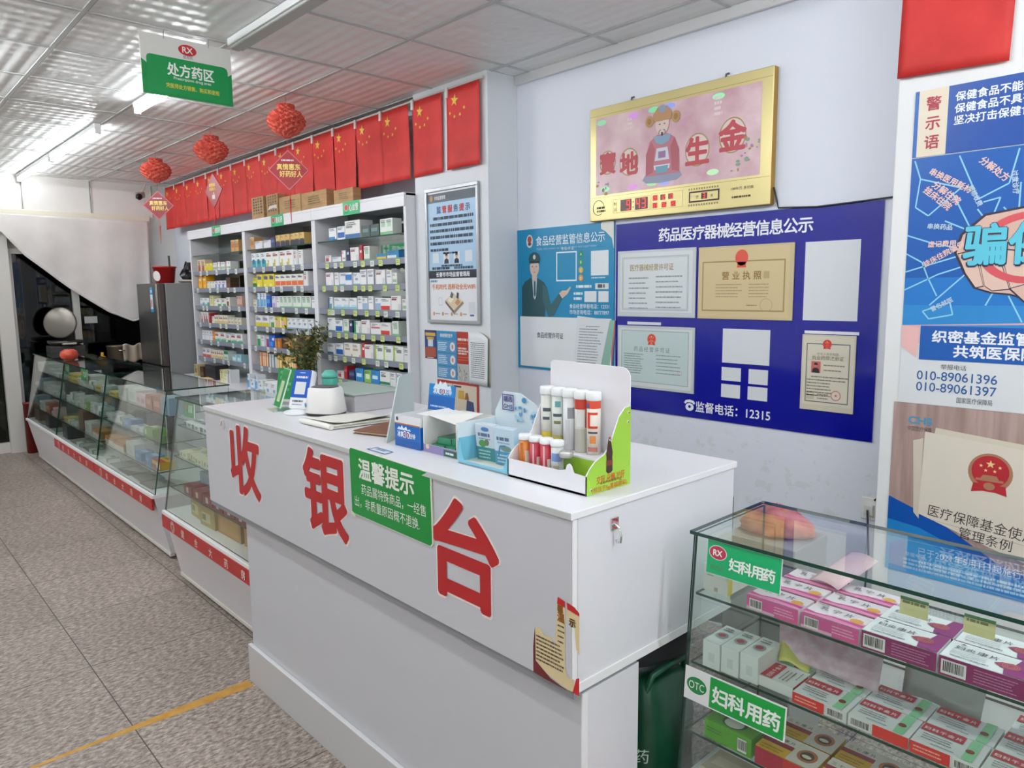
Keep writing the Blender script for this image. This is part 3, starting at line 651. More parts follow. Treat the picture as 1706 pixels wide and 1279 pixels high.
# ------------------------------------------------------------------ cartons on top of the cabinets
CARDB = noisy('cardboard', '#a8855c', '#b8976c', 9, .8, stretch=(1, 1, 6))
for k, (x0, x1, h, s) in enumerate(((-5.885, -5.665, .168, 'brown carton with a black printed panel, on the middle cabinet beside the other printed one'), (-5.61, -5.41, .162, 'brown carton with a torn white label, on top of the middle cabinet'),
        (-5.39, -5.04, .124, 'long low brown carton with printed rows, over the middle cabinet'), (-5.03, -4.66, .118, 'long low brown carton spanning the two cabinets nearer the pillar'), (-4.56, -4.31, .092, 'smallest brown carton, above the green sign of the pillar side cabinet'))):
    t = thing('carton', s, 'carton', (x0, 2.583, 2.1405), group='cartons on the wall cabinets'); w = x1 - x0
    MB().box(0, w, 0, .062, 0, h, CARDB).build('box', t, bevel=.002)
    b = MB(); ink = K('#4d4032', .7)
    if k < 2:
        for q in range(4): b.dashes(w * (.15 + .2 * q), h * .86, w * .14, 6, h * .085, h * .13, ink if k == 0 else K('#6b5a44', .7), .0008, q + k * 7)
        if k == 1: b.poly([(w * .1, h * .3), (w * .6, h * .36), (w * .92, h * .32), (w * .9, h * .5), (w * .3, h * .48)], K('#d9d2c6', .4), .0014)
    else: b.dashes(w * .28, h * .66, w * .5, 4, h * .07, h * .13, K('#7d6746', .7), .0008, k)
    b.build('printed_marks', t, rot=FRONT)
# ================================================================== glass display cases
def lerp(a, b, t): return a + (b - a) * t
def glass_prism(b, x0, x1, prof, m=None):
    """pane with section prof (four y, z points: front-bottom, back-bottom, back-top, front-top) along x, ends and edges in green"""
    b.hexa([(x0, *prof[0]), (x1, *prof[0]), (x1, *prof[1]), (x0, *prof[1])], [(x0, *prof[3]), (x1, *prof[3]), (x1, *prof[2]), (x0, *prof[2])], GLASS,
           {'-x': GEDGE, '+x': GEDGE, '+z': GEDGE, '-z': GEDGE})
STRIPR = K('#b3221f', .4)
CASEW = K('#dcdadc', .4)
def display_case(x0, x1, label, yb, ys, yt, z_strip=.38, back=1.73, ends=(1, 1), red=True, tint=None, zt=1.0, levels=(.853, .69, .526)):
    """yb, ys, yt: front line at the floor, at the strip and at the glass top"""
    t = thing('display_case', label, 'display case', (x0, 0, 0), group='glass display cases'); w = x1 - x0
    b = MB(); b.hexa([(0, yb, .03), (w, yb, .03), (w, back, .03), (0, back, .03)], [(0, ys + .008, z_strip), (w, ys + .008, z_strip), (w, back, z_strip), (0, back, z_strip)], CASEW)
    b.box(.0, w, yb + .03, back, 0, .03, K('#8a8784', .6)); b.box(0, w, yb - .006, yb + .02, .018, .034, K('#d9d6cc', .4)); b.build('base_cabinet', t)
    k = (yt - ys) / (zt - z_strip - .02)
    def yf(z): return ys + .012 + (z - z_strip - .02) * (yt - ys - .006) / (zt - z_strip - .02)
    b = MB(); b.box(0, w, ys - .004, back, z_strip, z_strip + .02, TRIMW); b.build('white_rim', t, bevel=.002)
    if red:
        MB().box(.004, w - .004, ys - .006, ys + .006, z_strip - .068, z_strip - .001, STRIPR).build('name_strip', t)
        b = MB(); b.disc(.17, 0, .030, .030, K('#e8ddd2', .5), 0); b.ring(.17, 0, .022, .026, STRIPR, .0006); b.text('健', .17, -.014, .034, STRIPR, .0008, 'C', bold=.03)
        for q, ch in enumerate('健合大药房'): b.text(ch, .32 + q * (w - .45) / 4.4, -.018, .046, K('#f0e2d6', .5), .0006, 'C', bold=.012)
        b.build('strip_lettering', t, loc=(0, ys - .0075, z_strip - .034), rot=FRONT)
    z0 = z_strip + .0205
    b = MB(); glass_prism(b, .004, w - .004, [(yf(z0), z0), (yf(z0) + .006, z0), (yf(zt - .009) + .006, zt - .009), (yf(zt - .009), zt - .009)]); b.build('front_glass', t)
    MB().box(0, w, yt - .006, back, zt - .008, zt, GLASS, {'-x': GEDGE, '+x': GEDGE, '-y': GEDGE, '+y': GEDGE}).build('top_glass', t)
    for e, xx in ((ends[0], .004), (ends[1], w - .010)):
        if e:
            b = MB(); b.hexa([(xx, yf(z0) + .007, z0), (xx + .006, yf(z0) + .007, z0), (xx + .006, back - .006, z0), (xx, back - .006, z0)],
                             [(xx, yf(zt - .009) + .007, zt - .009), (xx + .006, yf(zt - .009) + .007, zt - .009), (xx + .006, back - .006, zt - .009), (xx, back - .006, zt - .009)],
                             GLASS, {'-y': GEDGE, '+y': GEDGE, '+z': GEDGE}); b.build('end_glass', t)
    for zl in levels:
        MB().box(.012, w - .012, yf(zl) + .012, back - .02, zl - .006, zl, GLASS, {'-x': GEDGE, '+x': GEDGE, '-y': GEDGE, '+y': GEDGE}).build('glass_shelf', t)
        for xx in (.014, w - .026): MB().box(xx, xx + .012, yf(zl) + .08, yf(zl) + .10, zl - .018, zl - .0065, K('#cfd4d2', .2, .6)).build('shelf_clip', t)
    t['yf'] = [yf(z) for z in (.853, .69, .526, .41)]
    return t, yf
CASES = {}
CASES['door'] = display_case(-8.10, -6.915, 'small glass case standing next to the white door frame', 1.33, 1.25, 1.36, red=False)
CASES['ornament'] = display_case(-6.905, -5.655, 'glass case with a red name strip and a round red ornament on top', 1.33, 1.25, 1.36)
CASES['long'] = display_case(-5.65, -4.395, 'glass case with a red name strip between ornament case and counter-end case', 1.33, 1.25, 1.36)
CASES['counter'] = display_case(-4.065, -2.80, 'glass case with a red name strip tucked beside the cash counter', 1.275, 1.20, 1.31)

# lying cartons and other stock: base, top patches, front patches, (w, d, h), description
F = {
 'wg': ('#dfe3df', [(.05, .6, .5, .8, '#7f8a86'), (.7, 1, 0, 1, '#79a985')], [(.65, 1, 0, 1, '#5f9470')], (.12, .075, .026), 'white and green carton'),
 'wgrey': ('#d5d9da', [(.1, .7, .4, .7, '#8f9a9c')], [(.1, .5, .3, .7, '#a3abad')], (.125, .085, .022), 'grey-white carton'),
 'green': ('#6f9a3f', [(.05, .6, .35, .85, '#dfe8cf')], [(.1, .3, .2, .8, '#dbe2d0')], (.15, .08, .05), 'bright green carton'),
 'blue': ('#5a86b3', [(.1, .8, .3, .7, '#a8c4dc')], [(.1, .6, .3, .7, '#8fb1d0')], (.13, .08, .05), 'slate blue carton'),
 'yellowred': ('#d6ab2d', [(0, 1, 0, .45, '#ab2f2a')], [(0, 1, 0, .5, '#8d2320'), (.55, .95, .1, .75, '#efe9dc')], (.16, .085, .046), 'yellow and red carton'),
 'brown': ('#a5614a', [(.1, .8, .3, .8, '#c68a6c')], [(.1, .8, .3, .7, '#c99a80')], (.13, .08, .085), 'brick brown carton'),
 'pink': ('#d9b9bd', [(.1, .7, .4, .7, '#b5717f')], [(.2, .8, .3, .7, '#b98492')], (.09, .08, .07), 'pale pink carton'),
 'yellow': ('#c9b85e', [(.1, .8, .3, .8, '#e2d9a0')], [(.1, .8, .3, .7, '#8f8436')], (.15, .09, .03), 'mustard yellow packet'),
 'orange': ('#b98144', [(.1, .9, .1, .9, '#c99a58')], [(0, 1, 0, .6, '#d9d4c4')], (.22, .11, .05), 'tray of orange cartons'),
 'paper': ('#8f8f8a', [(.05, .95, .08, .9, '#a3a29b')], [], (.21, .14, .006), 'flat grey sheet packet'),
 'darkred': ('#7e2b30', [(.1, .7, .35, .8, '#a2494a')], [(.35, .6, .2, .8, '#cfc4bd')], (.12, .075, .048), 'dark red carton'),
 'tan': ('#a8904f', [(.08, .9, .1, .5, '#b7a268')], [(.12, .7, .2, .7, '#c4bb90'), (.15, .4, .3, .6, '#6d7a4a')], (.17, .12, .10), 'olive tan carton'),
 'amber': ('#a87b3e', [(.1, .9, .2, .8, '#b58c50')], [(.1, .9, .1, .9, '#b98c4a')], (.26, .13, .11), 'amber brown carton'),
 'black': ('#33323a', [(.1, .8, .3, .7, '#4c4a55')], [(.4, .6, .2, .5, '#9a98a6')], (.20, .12, .105), 'black carton'),
 'brownbox': ('#6b5140', [(.1, .9, .1, .9, '#7c6150')], [], (.17, .14, .145), 'dark brown carton'),
 'greyblue': ('#7d94a0', [(.1, .8, .2, .8, '#93a8b3')], [(.2, .8, .2, .8, '#6d8592')], (.16, .10, .10), 'grey-blue carton'),
 'bag': ('#cfd2cc', [(.1, .5, .2, .8, '#e2e5e0')], [(.1, .7, .2, .8, '#b9bfb6')], (.20, .12, .08), 'pale plastic-wrapped pack'),
 'tealstripe': ('#e1e6e6', [(.05, .95, .3, .5, '#7f9aa5')], [(0, .3, 0, 1, '#4a5b66'), (.45, .8, .2, .8, '#5f8f7f')], (.115, .13, .022), 'dark-spined white carton'),
 'cream': ('#dcdab8', [(.1, .8, .4, .7, '#a9a78a')], [(.15, .3, .2, .8, '#6f7a5c'), (.5, .8, .3, .7, '#b0ae92')], (.105, .12, .032), 'cream flat carton'),
}
FM = {}
def flat(key):
    if key in FM: return FM[key]
    base, tops, fronts, (w, d, h), _ = F[key]
    b = MB(); b.box(-w / 2, w / 2, 0, d, 0, h, K2(base))
    for n, (u0, u1, v0, v1, c) in enumerate(tops):
        b.rect(-w / 2 + u0 * w, -w / 2 + u1 * w, v0 * d, v1 * d, K2(c), h + .0005 + .0004 * n)
    for n, (u0, u1, v0, v1, c) in enumerate(fronts):
        y = -.0005 - .0004 * n
        b.add([(-w / 2 + u0 * w, y, v0 * h), (-w / 2 + u1 * w, y, v0 * h), (-w / 2 + u1 * w, y, v1 * h), (-w / 2 + u0 * w, y, v1 * h)], [(0, 1, 2, 3)], K2(c))
    R = random.Random(key); ink = K('#5d625f', .6)
    b.dashes(-w * .4, d * .8, w * .6, 2, d * .05, d * .1, ink, h + .0016, 3)
    me = bpy.data.meshes.new('carton'); me.from_pydata(b.v, [], b.f)
    for m in b.mats: me.materials.append(m)
    me.polygons.foreach_set('material_index', b.mi); me.update(); FM[key] = me
    return me
LVN = {.853: 'top shelf', .69: 'middle shelf', .526: 'lowest shelf', .4005: 'floor'}
def fill(case, z, seq, dy=.02, gap=.006, seed=0, x=.05):
    t, yf = CASES[case]; R = random.Random(seed); n = 0; hgt = {}
    cname = {'door': 'door-end case', 'ornament': 'ornament case', 'long': 'long middle case', 'counter': 'counter-end case'}[case]
    for it in seq:
        if isinstance(it, (int, float)): x += it; continue
        key, stack = (it, 1) if isinstance(it, str) else it
        w, d, h = F[key][3]
        for s_ in range(stack):
            o = bpy.data.objects.new('medicine_box', flat(key)); COL.objects.link(o)
            o.location = (t.location.x + x + w / 2, yf(z) + dy + R.uniform(0, .02), z + .0008 + s_ * (h + .0022)); o.rotation_euler = (0, 0, R.uniform(-.05, .05))
            st = '' if stack == 1 else (', top of its pile' if s_ == stack - 1 else ', pile layer %s' % ORD[s_])
            tag(o, '%s%s, %s from door end, %s, %s' % (F[key][4], st, ORD[n], LVN[z], cname), 'medicine box', 'stock on the %s of the %s' % (LVN[z], cname))
        x += w + gap + R.uniform(0, .02); n += 1
fill('door', .853, ['bag', 'bag', ('wgrey', 2), 'wgrey', 'wg'], seed=1, x=.15)
fill('door', .69, [('wg', 2), 'greyblue', 'bag', ('wgrey', 3), 'wg'], seed=2, x=.1)
fill('door', .526, ['greyblue', 'wgrey', 'bag', 'brown', 'wgrey', 'pink'], seed=3, x=.12)
fill('door', .4005, ['brownbox', 'paper', 'black', 'paper'], seed=23, x=.15, gap=.03)
fill('ornament', .853, [('yellow', 2), ('yellow', 2), ('wgrey', 2), 'bag', ('wg', 2), 'yellow', ('wgrey', 2)], seed=4, x=.08)
fill('ornament', .69, [('wgrey', 2), ('wg', 3), ('wgrey', 1), 'bag', 'green', ('wgrey', 3), ('wg', 2)], seed=5, x=.08)
fill('ornament', .526, ['yellow', 'wg', 'wgrey', .04, 'brownbox', 'bag', 'orange'], seed=6, x=.06)
fill('ornament', .4005, ['black', .05, 'paper', 'wg', 'paper', 'wg'], seed=7, x=.1)
fill('long', .853, ['yellow', 'bag', 'bag', ('pink', 1), ('pink', 1), ('brown', 1), ('brown', 1), 'greyblue'], seed=8, x=.06)
fill('long', .69, [('wgrey', 2), ('wgrey', 1), ('wg', 2), 'blue', 'wgrey', ('wg', 1), 'green'], seed=9, x=.05)
fill('long', .526, ['orange', 'orange', 'bag', 'blue', 'blue', 'yellowred'], seed=10, x=.05)
fill('long', .4005, ['wg', 'paper', 'paper', 'paper', 'paper'], seed=11, x=.06, gap=.012)
fill('counter', .853, [('tealstripe', 1)] * 6, seed=12, x=.07, gap=-.004)
fill('counter', .69, [('cream', 1)] * 5 + ['orange'], seed=13, x=.07, gap=-.004)
fill('counter', .526, [.16] + ['greyblue', 'greyblue', .02, 'wgrey'], seed=14, x=.05, dy=.10)
for q in range(6):
    t, yf = CASES['counter']; o = bpy.data.objects.new('medicine_box', flat('darkred')); COL.objects.link(o)
    o.location = (-3.80 + q * .132, yf(.526) + .016, .5268); o.rotation_euler = (0, 0, .02 * (q % 3 - 1))
    tag(o, 'dark red carton, %s from door end, front of lowest shelf, counter-end case' % ORD[q], 'medicine box', 'dark red cartons in the counter-end case')
fill('counter', .4005, ['tan', 'tan', .0, 'amber', 'amber'], seed=15, x=.19, gap=.015, dy=.05)
# green category cards standing in the cases
def category_card(x, y, z, w, h, label, txt=True):
    b = MB(); b.box(0, w, 0, h, -.001, .001, GRN); b.rect(w * .88, w, 0, h, K('#dfe6d6', .4), .0014)
    b.disc(w * .2, h * .62, h * .16, h * .14, K('#c0483f', .5), .0016)
    for q in range(3): b.rect(w * (.42 + .13 * q), w * (.48 + .13 * q), h * .3, h * .75, K('#dcefdc', .5), .0016)
    tag(b.build('category_card', loc=(x, y, z), rot=(PI / 2 - .05, 0, rad(4))), label, 'category card', 'green category cards')
category_card(-3.985, 1.318, .905, .14, .085, 'green category card at the corner of the counter-end case')
category_card(-6.31, 1.352, .90, .15, .09, 'green category card with a red dot in the middle of the ornament case')
category_card(-6.875, 1.36, .90, .10, .09, 'green category card below the round red ornament')
# red ornament
ORN = K('#c4472f', .35)
t = thing('paperweight', 'shiny red round ornament like a squat apple on the glass case', 'ornament', (-7.02, 1.43, 1.001))
MB().lathe([(0, 0), (.035, 0), (.060, .018), (.070, .045), (.062, .075), (.035, .092), (.012, .088), (0, .082)], ORN, 28).build('body', t)
MB().tube([(0, 0, .082), (.003, 0, .100)], .004, K('#6b3a22', .6)).build('stem', t)
# booklet on the worktop behind the cases
t = thing('booklet_pile', 'thin yellow and red booklet lying on the white worktop', 'booklet', (-6.72, 2.345, .7712))
MB().box(0, .16, 0, .11, 0, .022, K('#e8dfa8', .5), {'-y': K('#d8cfa8', .6)}).build('booklet', t, rot=(0, 0, -.15))
MB().box(.03, .24, .0, .1, .0235, .027, K('#c8503c', .5), {'+z': K('#ead9a0', .5)}).build('red_cover', t, rot=(0, 0, -.12))

# ================================================================== fridge and what stands on it
DOORM = noisy('brushed_grey', '#5a5a59', '#6a6a69', 3, .32, stretch=(30, 1, 1)); SIDEM = K('#8c8d8e', .45)
DOORM.node_tree.nodes['Principled BSDF'].inputs['Metallic'].default_value = .7
t = thing('fridge', 'silver grey two-door fridge with a blue energy label', 'fridge', (-8.10, 2.30, 0))
MB().box(0, .68, .06, .56, .04, 1.65, SIDEM).build('body', t, bevel=.006)
MB().box(0, .68, .06, .56, 0, .04, BLACK).build('plinth', t)
for (z0, z1, n) in ((.852, 1.648, 'upper_door'), (.05, .842, 'lower_door')):
    d = MB().box(0, .68, 0, .055, z0, z1, DOORM, {'+x': K('#4a4240', .4)}).build(n, t, bevel=.008)
    MB().box(.612, .655, -.012, -.001, z0 + .01, z1 - .01, K('#b9b3a8', .25, .8)).build('handle', d, bevel=.004)
b = MB(); b.box(0, .085, 0, .24, 0, .001, K('#2f8fc8', .5)); b.rect(.008, .077, .03, .17, K('#e6ece8', .5), .0016); b.rect(.02, .06, .05, .12, K('#d98a6a', .5), .0022); b.rect(.02, .06, .19, .215, K('#dbeaf2', .5), .0016)
b.build('energy_label', t, loc=(.42, -.0015, 1.37), rot=FRONT)
t = thing('bucket', 'red plastic bucket with a white round label on top of the fridge', 'bucket', (-7.72, 2.46, 1.651))
MB().lathe([(.085, 0), (.105, .15), (.112, .15), (.112, .165), (.098, .165), (.08, .01), (0, .01)], K('#b5201f', .35), 28).build('pail', t)
MB().disc(0, 0, .045, .05, K('#e8e0dc', .5), 0).build('round_label', t, loc=(.045, -.0895, .07), rot=(PI / 2 + .12, 0, rad(28)))
MB().tube([(.02, .05, .02), (.03, .04, .27)], .010, K('#3d4a48', .5)).build('brush_handle', t)
t = thing('tray', 'shallow pale tray under the black bag on the fridge', 'tray', (-7.55, 2.66, 1.651))
MB().lathe([(0, 0), (.10, 0), (.14, .03), (.145, .03), (.10, .006), (0, .006)], K('#d8cfc0', .4), 28).build('dish', t)
t = thing('bag', 'crumpled black bag lying on the pale tray over the fridge', 'bag', (-7.53, 2.66, 1.6595))
R = random.Random(3); b = MB(); v = []; f = []
for i in range(9):
    for k in range(18):
        a = 2 * PI * k / 18; u = i / 8; r = (.045 + .085 * math.sin(PI * u) ** .6) * (1 + .22 * math.sin(3 * a + 5 * u) + R.uniform(-.08, .08)) * (1 - .35 * u)
        v.append((r * math.cos(a) - .03 * u, r * math.sin(a) * .8, .004 + .19 * u))
for i in range(8):
    for k in range(18): f.append((i * 18 + k, i * 18 + (k + 1) % 18, (i + 1) * 18 + (k + 1) % 18, (i + 1) * 18 + k))
f += [tuple(range(17, -1, -1)), tuple(8 * 18 + k for k in range(18))]
b.add(v, f, K('#16161a', .3), False); b.build('bag_body', t)
MB().tube([(-.06, 0, .17), (-.10, -.02, .20), (-.13, -.03, .13), (-.12, -.04, .03)], .010, K('#1b1b1f', .35)).build('strap', t)

# ================================================================== curtain, griddle and pot by the window
CURT = noisy('curtain_cloth', '#d9d6d2', '#e6e3df', 3, .85)
t = thing('curtain', 'long off-white curtain pulled up diagonally across the dark window', 'curtain', (-8.49, 0, 0))
hem = [(.98, 2.16), (1.247, 2.154), (1.423, 1.933), (1.807, 1.594), (2.12, 1.362), (2.36, 1.262), (2.50, 1.30), (2.575, 1.55)]
def hemz(y):
    for (a, za), (c, zc) in zip(hem, hem[1:]):
        if y <= c: return za + (zc - za) * (y - a) / (c - a)
    return hem[-1][1]
nx, ny = 64, 28; v = []; f = []
for i in range(nx + 1):
    y = .98 + (2.575 - .98) * i / nx; zh = hemz(y)
    for j in range(ny + 1):
        u = j / ny; z = 2.318 + (zh - 2.318) * u
        q = y + .25 * u * (2.318 - zh) * .3
        fold = .006 * math.sin(9 * q + 1.2 * u) + .004 * math.sin(23 * q + 2) * (.3 + u) + .03 * u * math.sin(2.6 * q + .5)
        v.append((.02 + fold + .03 * u, y - .05 * u * max(0, (y - 2.2) / .4), z))
for i in range(nx):
    for j in range(ny): a = i * (ny + 1) + j; f.append((a, a + 1, a + ny + 2, a + ny + 1))
b = MB(); b.add(v, f, CURT, True); o = b.build('cloth', t); so = o.modifiers.new('solid', 'SOLIDIFY'); so.thickness = .003
hp = [v[i * (ny + 1) + ny] for i in range(nx + 1)]
MB().tube([(x + .004, y, z + .004) for x, y, z in hp], .010, CURT, 6).build('hem_roll', t)
MB().tube([(.0, .95, 2.305), (.0, 2.59, 2.305)], .010, K('#cfcac0', .4)).build('curtain_rod', t)
DK = K('#2a2523', .5)
t = thing('side_table', 'dark wooden table below the window behind the glass cases', 'table', (-8.56, 1.45, 0))
MB().box(0, .44, 0, .84, .80, .84, DK).build('table_top', t, bevel=.004)
for x, y in ((.03, .03), (.36, .03), (.03, .80), (.36, .80)): MB().box(x, x + .04, y, y + .04, 0, .80, DK).build('leg', t)
t = thing('griddle', 'round electric griddle with its steel lid raised before the dark window', 'griddle', (-8.26, 1.66, .8405))
MB().box(-.11, .11, -.15, .15, 0, .215, K('#2c2a2b', .5)).build('stand', t, bevel=.01)
MB().lathe([(0, .216), (.10, .216), (.15, .235), (.155, .262), (.145, .262), (.13, .245), (0, .242)], K('#4a4846', .35, .6), 32).build('pan', t)
MB().box(.15, .19, -.06, .06, .228, .246, K('#c9c6bd', .3, .5)).build('handle', t, bevel=.006)
lidm = Matrix.Translation((-.06, -.01, .43)) @ Matrix.Rotation(rad(-35), 4, 'Z') @ Matrix.Rotation(rad(82), 4, 'Y')
MB().lathe([(0, .012), (.012, .012), (.02, .004), (.11, .002), (.118, .012), (.124, .012), (.128, .0), (.146, .0), (.152, .012), (.152, .028), (.14, .034), (0, .036)][::-1], K('#77726a', .3, .6), 40, mat4=lidm).build('lid', t)
t = thing('stock_pot', 'dull steel pot with a pale towel on the window table', 'pot', (-8.27, 2.13, .8405))
MB().lathe([(0, 0), (.10, 0), (.105, .01), (.105, .17), (.11, .175), (.11, .185), (.0, .19)], K('#77695c', .35, .6), 30).build('body', t)
MB().tube([(.11, -.03, .14), (.135, -.02, .14), (.135, .02, .14), (.11, .03, .14)], .006, STEEL).build('handle', t)
t = thing('towel', 'beige towel hanging over the steel pot next to the fridge', 'towel', (-8.17, 2.235, .86))
v = []; f = []
for i in range(13):
    for j in range(9): v.append((.012 * math.sin(i * 1.1) + .006 * j / 8, -.09 + .20 * i / 12, .175 * j / 8 + .012 * math.sin(i * .8)))
for i in range(12):
    for j in range(8): a = i * 9 + j; f.append((a, a + 9, a + 10, a + 1))
b = MB(); b.add(v, f, K('#b5a594', .9), True); o = b.build('cloth', t); so = o.modifiers.new('solid', 'SOLIDIFY'); so.thickness = .006
t = thing('oil_lamp', 'small orange pear-shaped jar between griddle and pot', 'jar', (-8.15, 1.95, .8405))
MB().lathe([(0, 0), (.04, 0), (.055, .03), (.052, .06), (.03, .085), (.014, .10), (.014, .13), (0, .13)], K('#c08a22', .3), 24).build('body', t)
tag(MB().box(-.002, .002, -.06, .06, -.035, .035, K('#cfd0cc', .4)).build('oval_plate', loc=(-8.632, 1.985, 1.285)), 'small white plate fixed to the dark window glass', 'plate')
b = MB(); b.lathe([(.045, 0), (.05, .49), (.054, .49), (.054, .50), (.044, .50), (.04, .02), (0, .02)], K('#7d1a1e', .4), 24)
tag(b.build('waste_bin', loc=(-8.44, 1.335, 0)), 'narrow dark red bin behind the white door frame', 'bin')
# ================================================================== cash counter
T0 = 1.094
PANELG = K('#cacbcf', .38)
t = thing('cash_counter', 'white cash counter with three large red characters on its front', 'counter', (-3.022, 1.08, 0))
W_ = 2.037
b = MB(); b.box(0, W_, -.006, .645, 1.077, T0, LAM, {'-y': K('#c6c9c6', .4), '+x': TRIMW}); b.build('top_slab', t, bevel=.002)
b = MB(); b.box(.004, W_ - .004, 0, .020, .70, 1.0765, PANELG); b.box(W_ - .022, W_ - .004, .020, .635, .70, 1.0765, LAM)
b.box(.004, .018, .020, .16, .70, 1.0765, PANELG); b.build('upper_box', t)
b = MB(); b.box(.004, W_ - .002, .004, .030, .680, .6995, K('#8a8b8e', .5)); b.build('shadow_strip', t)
b = MB()
b.box(W_ - .0035, W_ - .0005, .0, .014, .70, 1.0765, TRIMW); b.box(W_ - .0035, W_ - .0005, .014, .635, .69, .712, TRIMW)
b.build('edge_trim', t, bevel=.001)
b = MB(); b.box(.275, W_ - .006, .035, .235, .0, .6795, PANELG, {'+x': LAM}); b.build('lower_cabinet', t)
b = MB(); b.box(W_ - .0055, W_ - .002, .033, .050, .165, .6795, TRIMW); b.build('edge_trim', t)
b = MB(); b.box(.262, W_ - .004, .018, .0345, 0, .155, K('#c9c9c9', .45), {'+z': K('#e2e2e2', .4)}); b.build('plinth', t, bevel=.002)
CH = K('#b21f22', .42); CHO = K('#f2e6e0', .5)
for ch, x0, x1, z0, z1 in (('收', -2.778, -2.506, .790, 1.060), ('银', -2.174, -1.893, .786, 1.060), ('台', -1.476, -1.214, .778, 1.045)):
    b = MB(); b.glyph(ch, x0 + 3.022, x1 + 3.022, z0, z1, CHO, .0004, .032, .007); b.build('character_outline', t, rot=FRONT, loc=(0, 0, 0))
    b = MB(); b.glyph(ch, x0 + 3.022, x1 + 3.022, z0, z1, CH, .0014, .030); b.build('character', t, rot=FRONT)
b = MB(); b.tube([(0, 0, .02), (.014, 0, .012), (.020, 0, -.006), (.018, 0, -.020), (.010, 0, -.022), (.006, 0, -.016)], .0028, CHROME); b.box(-.001, .003, -.012, .012, .006, .032, CHROME)
b.build('hook', t, loc=(W_ - .004, .138, 1.02))['label'] = 'chrome coat hook'
b = MB(); b.box(0, .016, -.008, 0, 0, .03, K('#dcd6d6', .3)); b.tube([(.008, -.009, .024), (.008, -.013, .01)], .003, STEEL); b.build('clip', t, loc=(.19, -.0005, 1.03))

# torn notice on the front panel
t = thing('torn_notice', 'torn cream and red notice stuck low on the counter front', 'sticker', (-1.10, 1.0795, .70), FRONT)
CRM = K('#dcc99a', .5)
b = MB(); b.poly([(0, .02), (.0, .105), (.018, .112), (.03, .098), (.05, .102), (.062, .088), (.068, .14), (.070, .195), (.093, .190), (.093, .05), (.100, .028), (.12, .03), (.12, .002), (.10, -.0)], CRM, .0004); b.build('paper', t)
b = MB(); b.poly([(.098, .192), (.134, .180), (.134, .09), (.125, .10), (.120, .145), (.100, .155)], CRM, .0004); b.build('paper_scrap', t)
b = MB(); b.poly([(.072, .200), (.093, .196), (.093, .182), (.070, .184)], RED, .0008); b.poly([(.098, .196), (.120, .192), (.134, .183), (.134, .176), (.100, .181)], RED, .0008)
b.poly([(.115, .0), (.125, .035), (.134, .04), (.134, -.0)], RED, .0008); b.poly([(-.004, .0), (-.004, .06), (.002, .11), (.004, .03), (.05, .006), (.10, -.002), (.03, -.002)], K('#6b2226', .5), .0007)
b.text('温', .071, .148, .022, K('#8c5a1e', .5), .0010, bold=.04); b.text('示', .105, .148, .020, K('#5c3a1e', .5), .0010, bold=.04); b.text('馨', .071, .168, .018, K('#8c5a1e', .5), .0010, bold=.04)
b.dashes(.006, .088, .085, 7, .004, .009, K('#5c5040', .6), .0009, 4); b.dashes(.072, .135, .02, 4, .0035, .012, K('#5c5040', .6), .0009, 5); b.build('printed_text', t)

# green reminder board hanging over the counter edge
t = thing('reminder_board', 'green board with white characters hung over the counter front edge', 'notice board', (-1.862, 1.0745, .893), (PI / 2 + .012, 0, .006))
b = MB(); b.poly([(.0, .012), (.012, .008), (.385, .002), (.395, .012), (.395, .188), (.386, .200), (.008, .207), (0, .200)], K('#e9ead2', .4), -.003, .003); b.build('backing', t)
b = MB(); b.poly([(.001, .014), (.012, .010), (.383, .004), (.391, .012), (.391, .187), (.384, .198), (.008, .206), (.001, .199)], K('#0a8a38', .38), .0004); b.build('face', t)
LW = K('#eef2e6', .5)
b = MB(); b.text('温馨提示', .185, .128, .065, LW, .0012, 'C', w=.27, bold=.025); b.text('药品属特殊商品，一经售', .215, .080, .034, LW, .0012, 'C', w=.31, bold=.0); b.text('出，非质量原因概不退换.', .18, .038, .034, LW, .0012, 'C', w=.32, bold=.0)
b.build('lettering', t)
b = MB(); b.poly([(.0, .018), (.024, .006), (.018, .0), (.0, .006)], K('#dfe4c8', .4), .003, .0006); b.build('curled_corner', t)
# flat sticker on the counter edge
t = thing('sticker', 'small blue-edged sticker on the counter top above the green board', 'sticker', (-1.825, 1.105, T0 + .0004))
b = MB(); b.poly([(0, .0), (.105, -.004), (.098, .034), (.004, .036)], K('#e4e8f0', .4), 0); b.build('paper', t)
b = MB(); b.line([(.004, .003), (.100, 0), (.094, .031), (.008, .033), (.004, .003)], .006, K('#3f76ac', .4), .0005); b.dashes(.02, .018, .06, 1, .008, .01, K('#6f93b8', .4), .0005, 3); b.build('printed_edge', t)

# ------------------------------------------------------------------ payment signs
GP = K('#12913e', .3)
t = thing('payment_sign', 'upright green payment sign with a pale label on a clear stand', 'sign', (-2.690, 1.240, T0 + .0005), (0, 0, rad(-10)))
b = MB(); b.box(-.05, .05, -.03, .05, 0, .003, PLASTIC); b.build('clear_foot', t)
bd = MB().box(-.045, .045, -.0025, .0025, .0, .155, K('#dfeee0', .3)).build('board', t, loc=(0, .0, .012), rot=(-.32, 0, 0))
b = MB(); b.rect(-.043, .043, .002, .153, GP, 0); b.rect(-.02, .022, .022, .105, K('#b9c6a0', .5), .0005); b.rect(-.034, .034, .112, .128, K('#0f8036', .4), .0005)
b.build('face', bd, rot=FRONT, loc=(0, -.003, 0))
t = thing('payment_sign', 'darker green payment sign behind the upright green one', 'sign', (-2.815, 1.335, T0 + .0005), (0, 0, rad(30)))
b = MB(); b.box(-.045, .045, -.03, .04, 0, .003, PLASTIC); b.build('clear_foot', t)
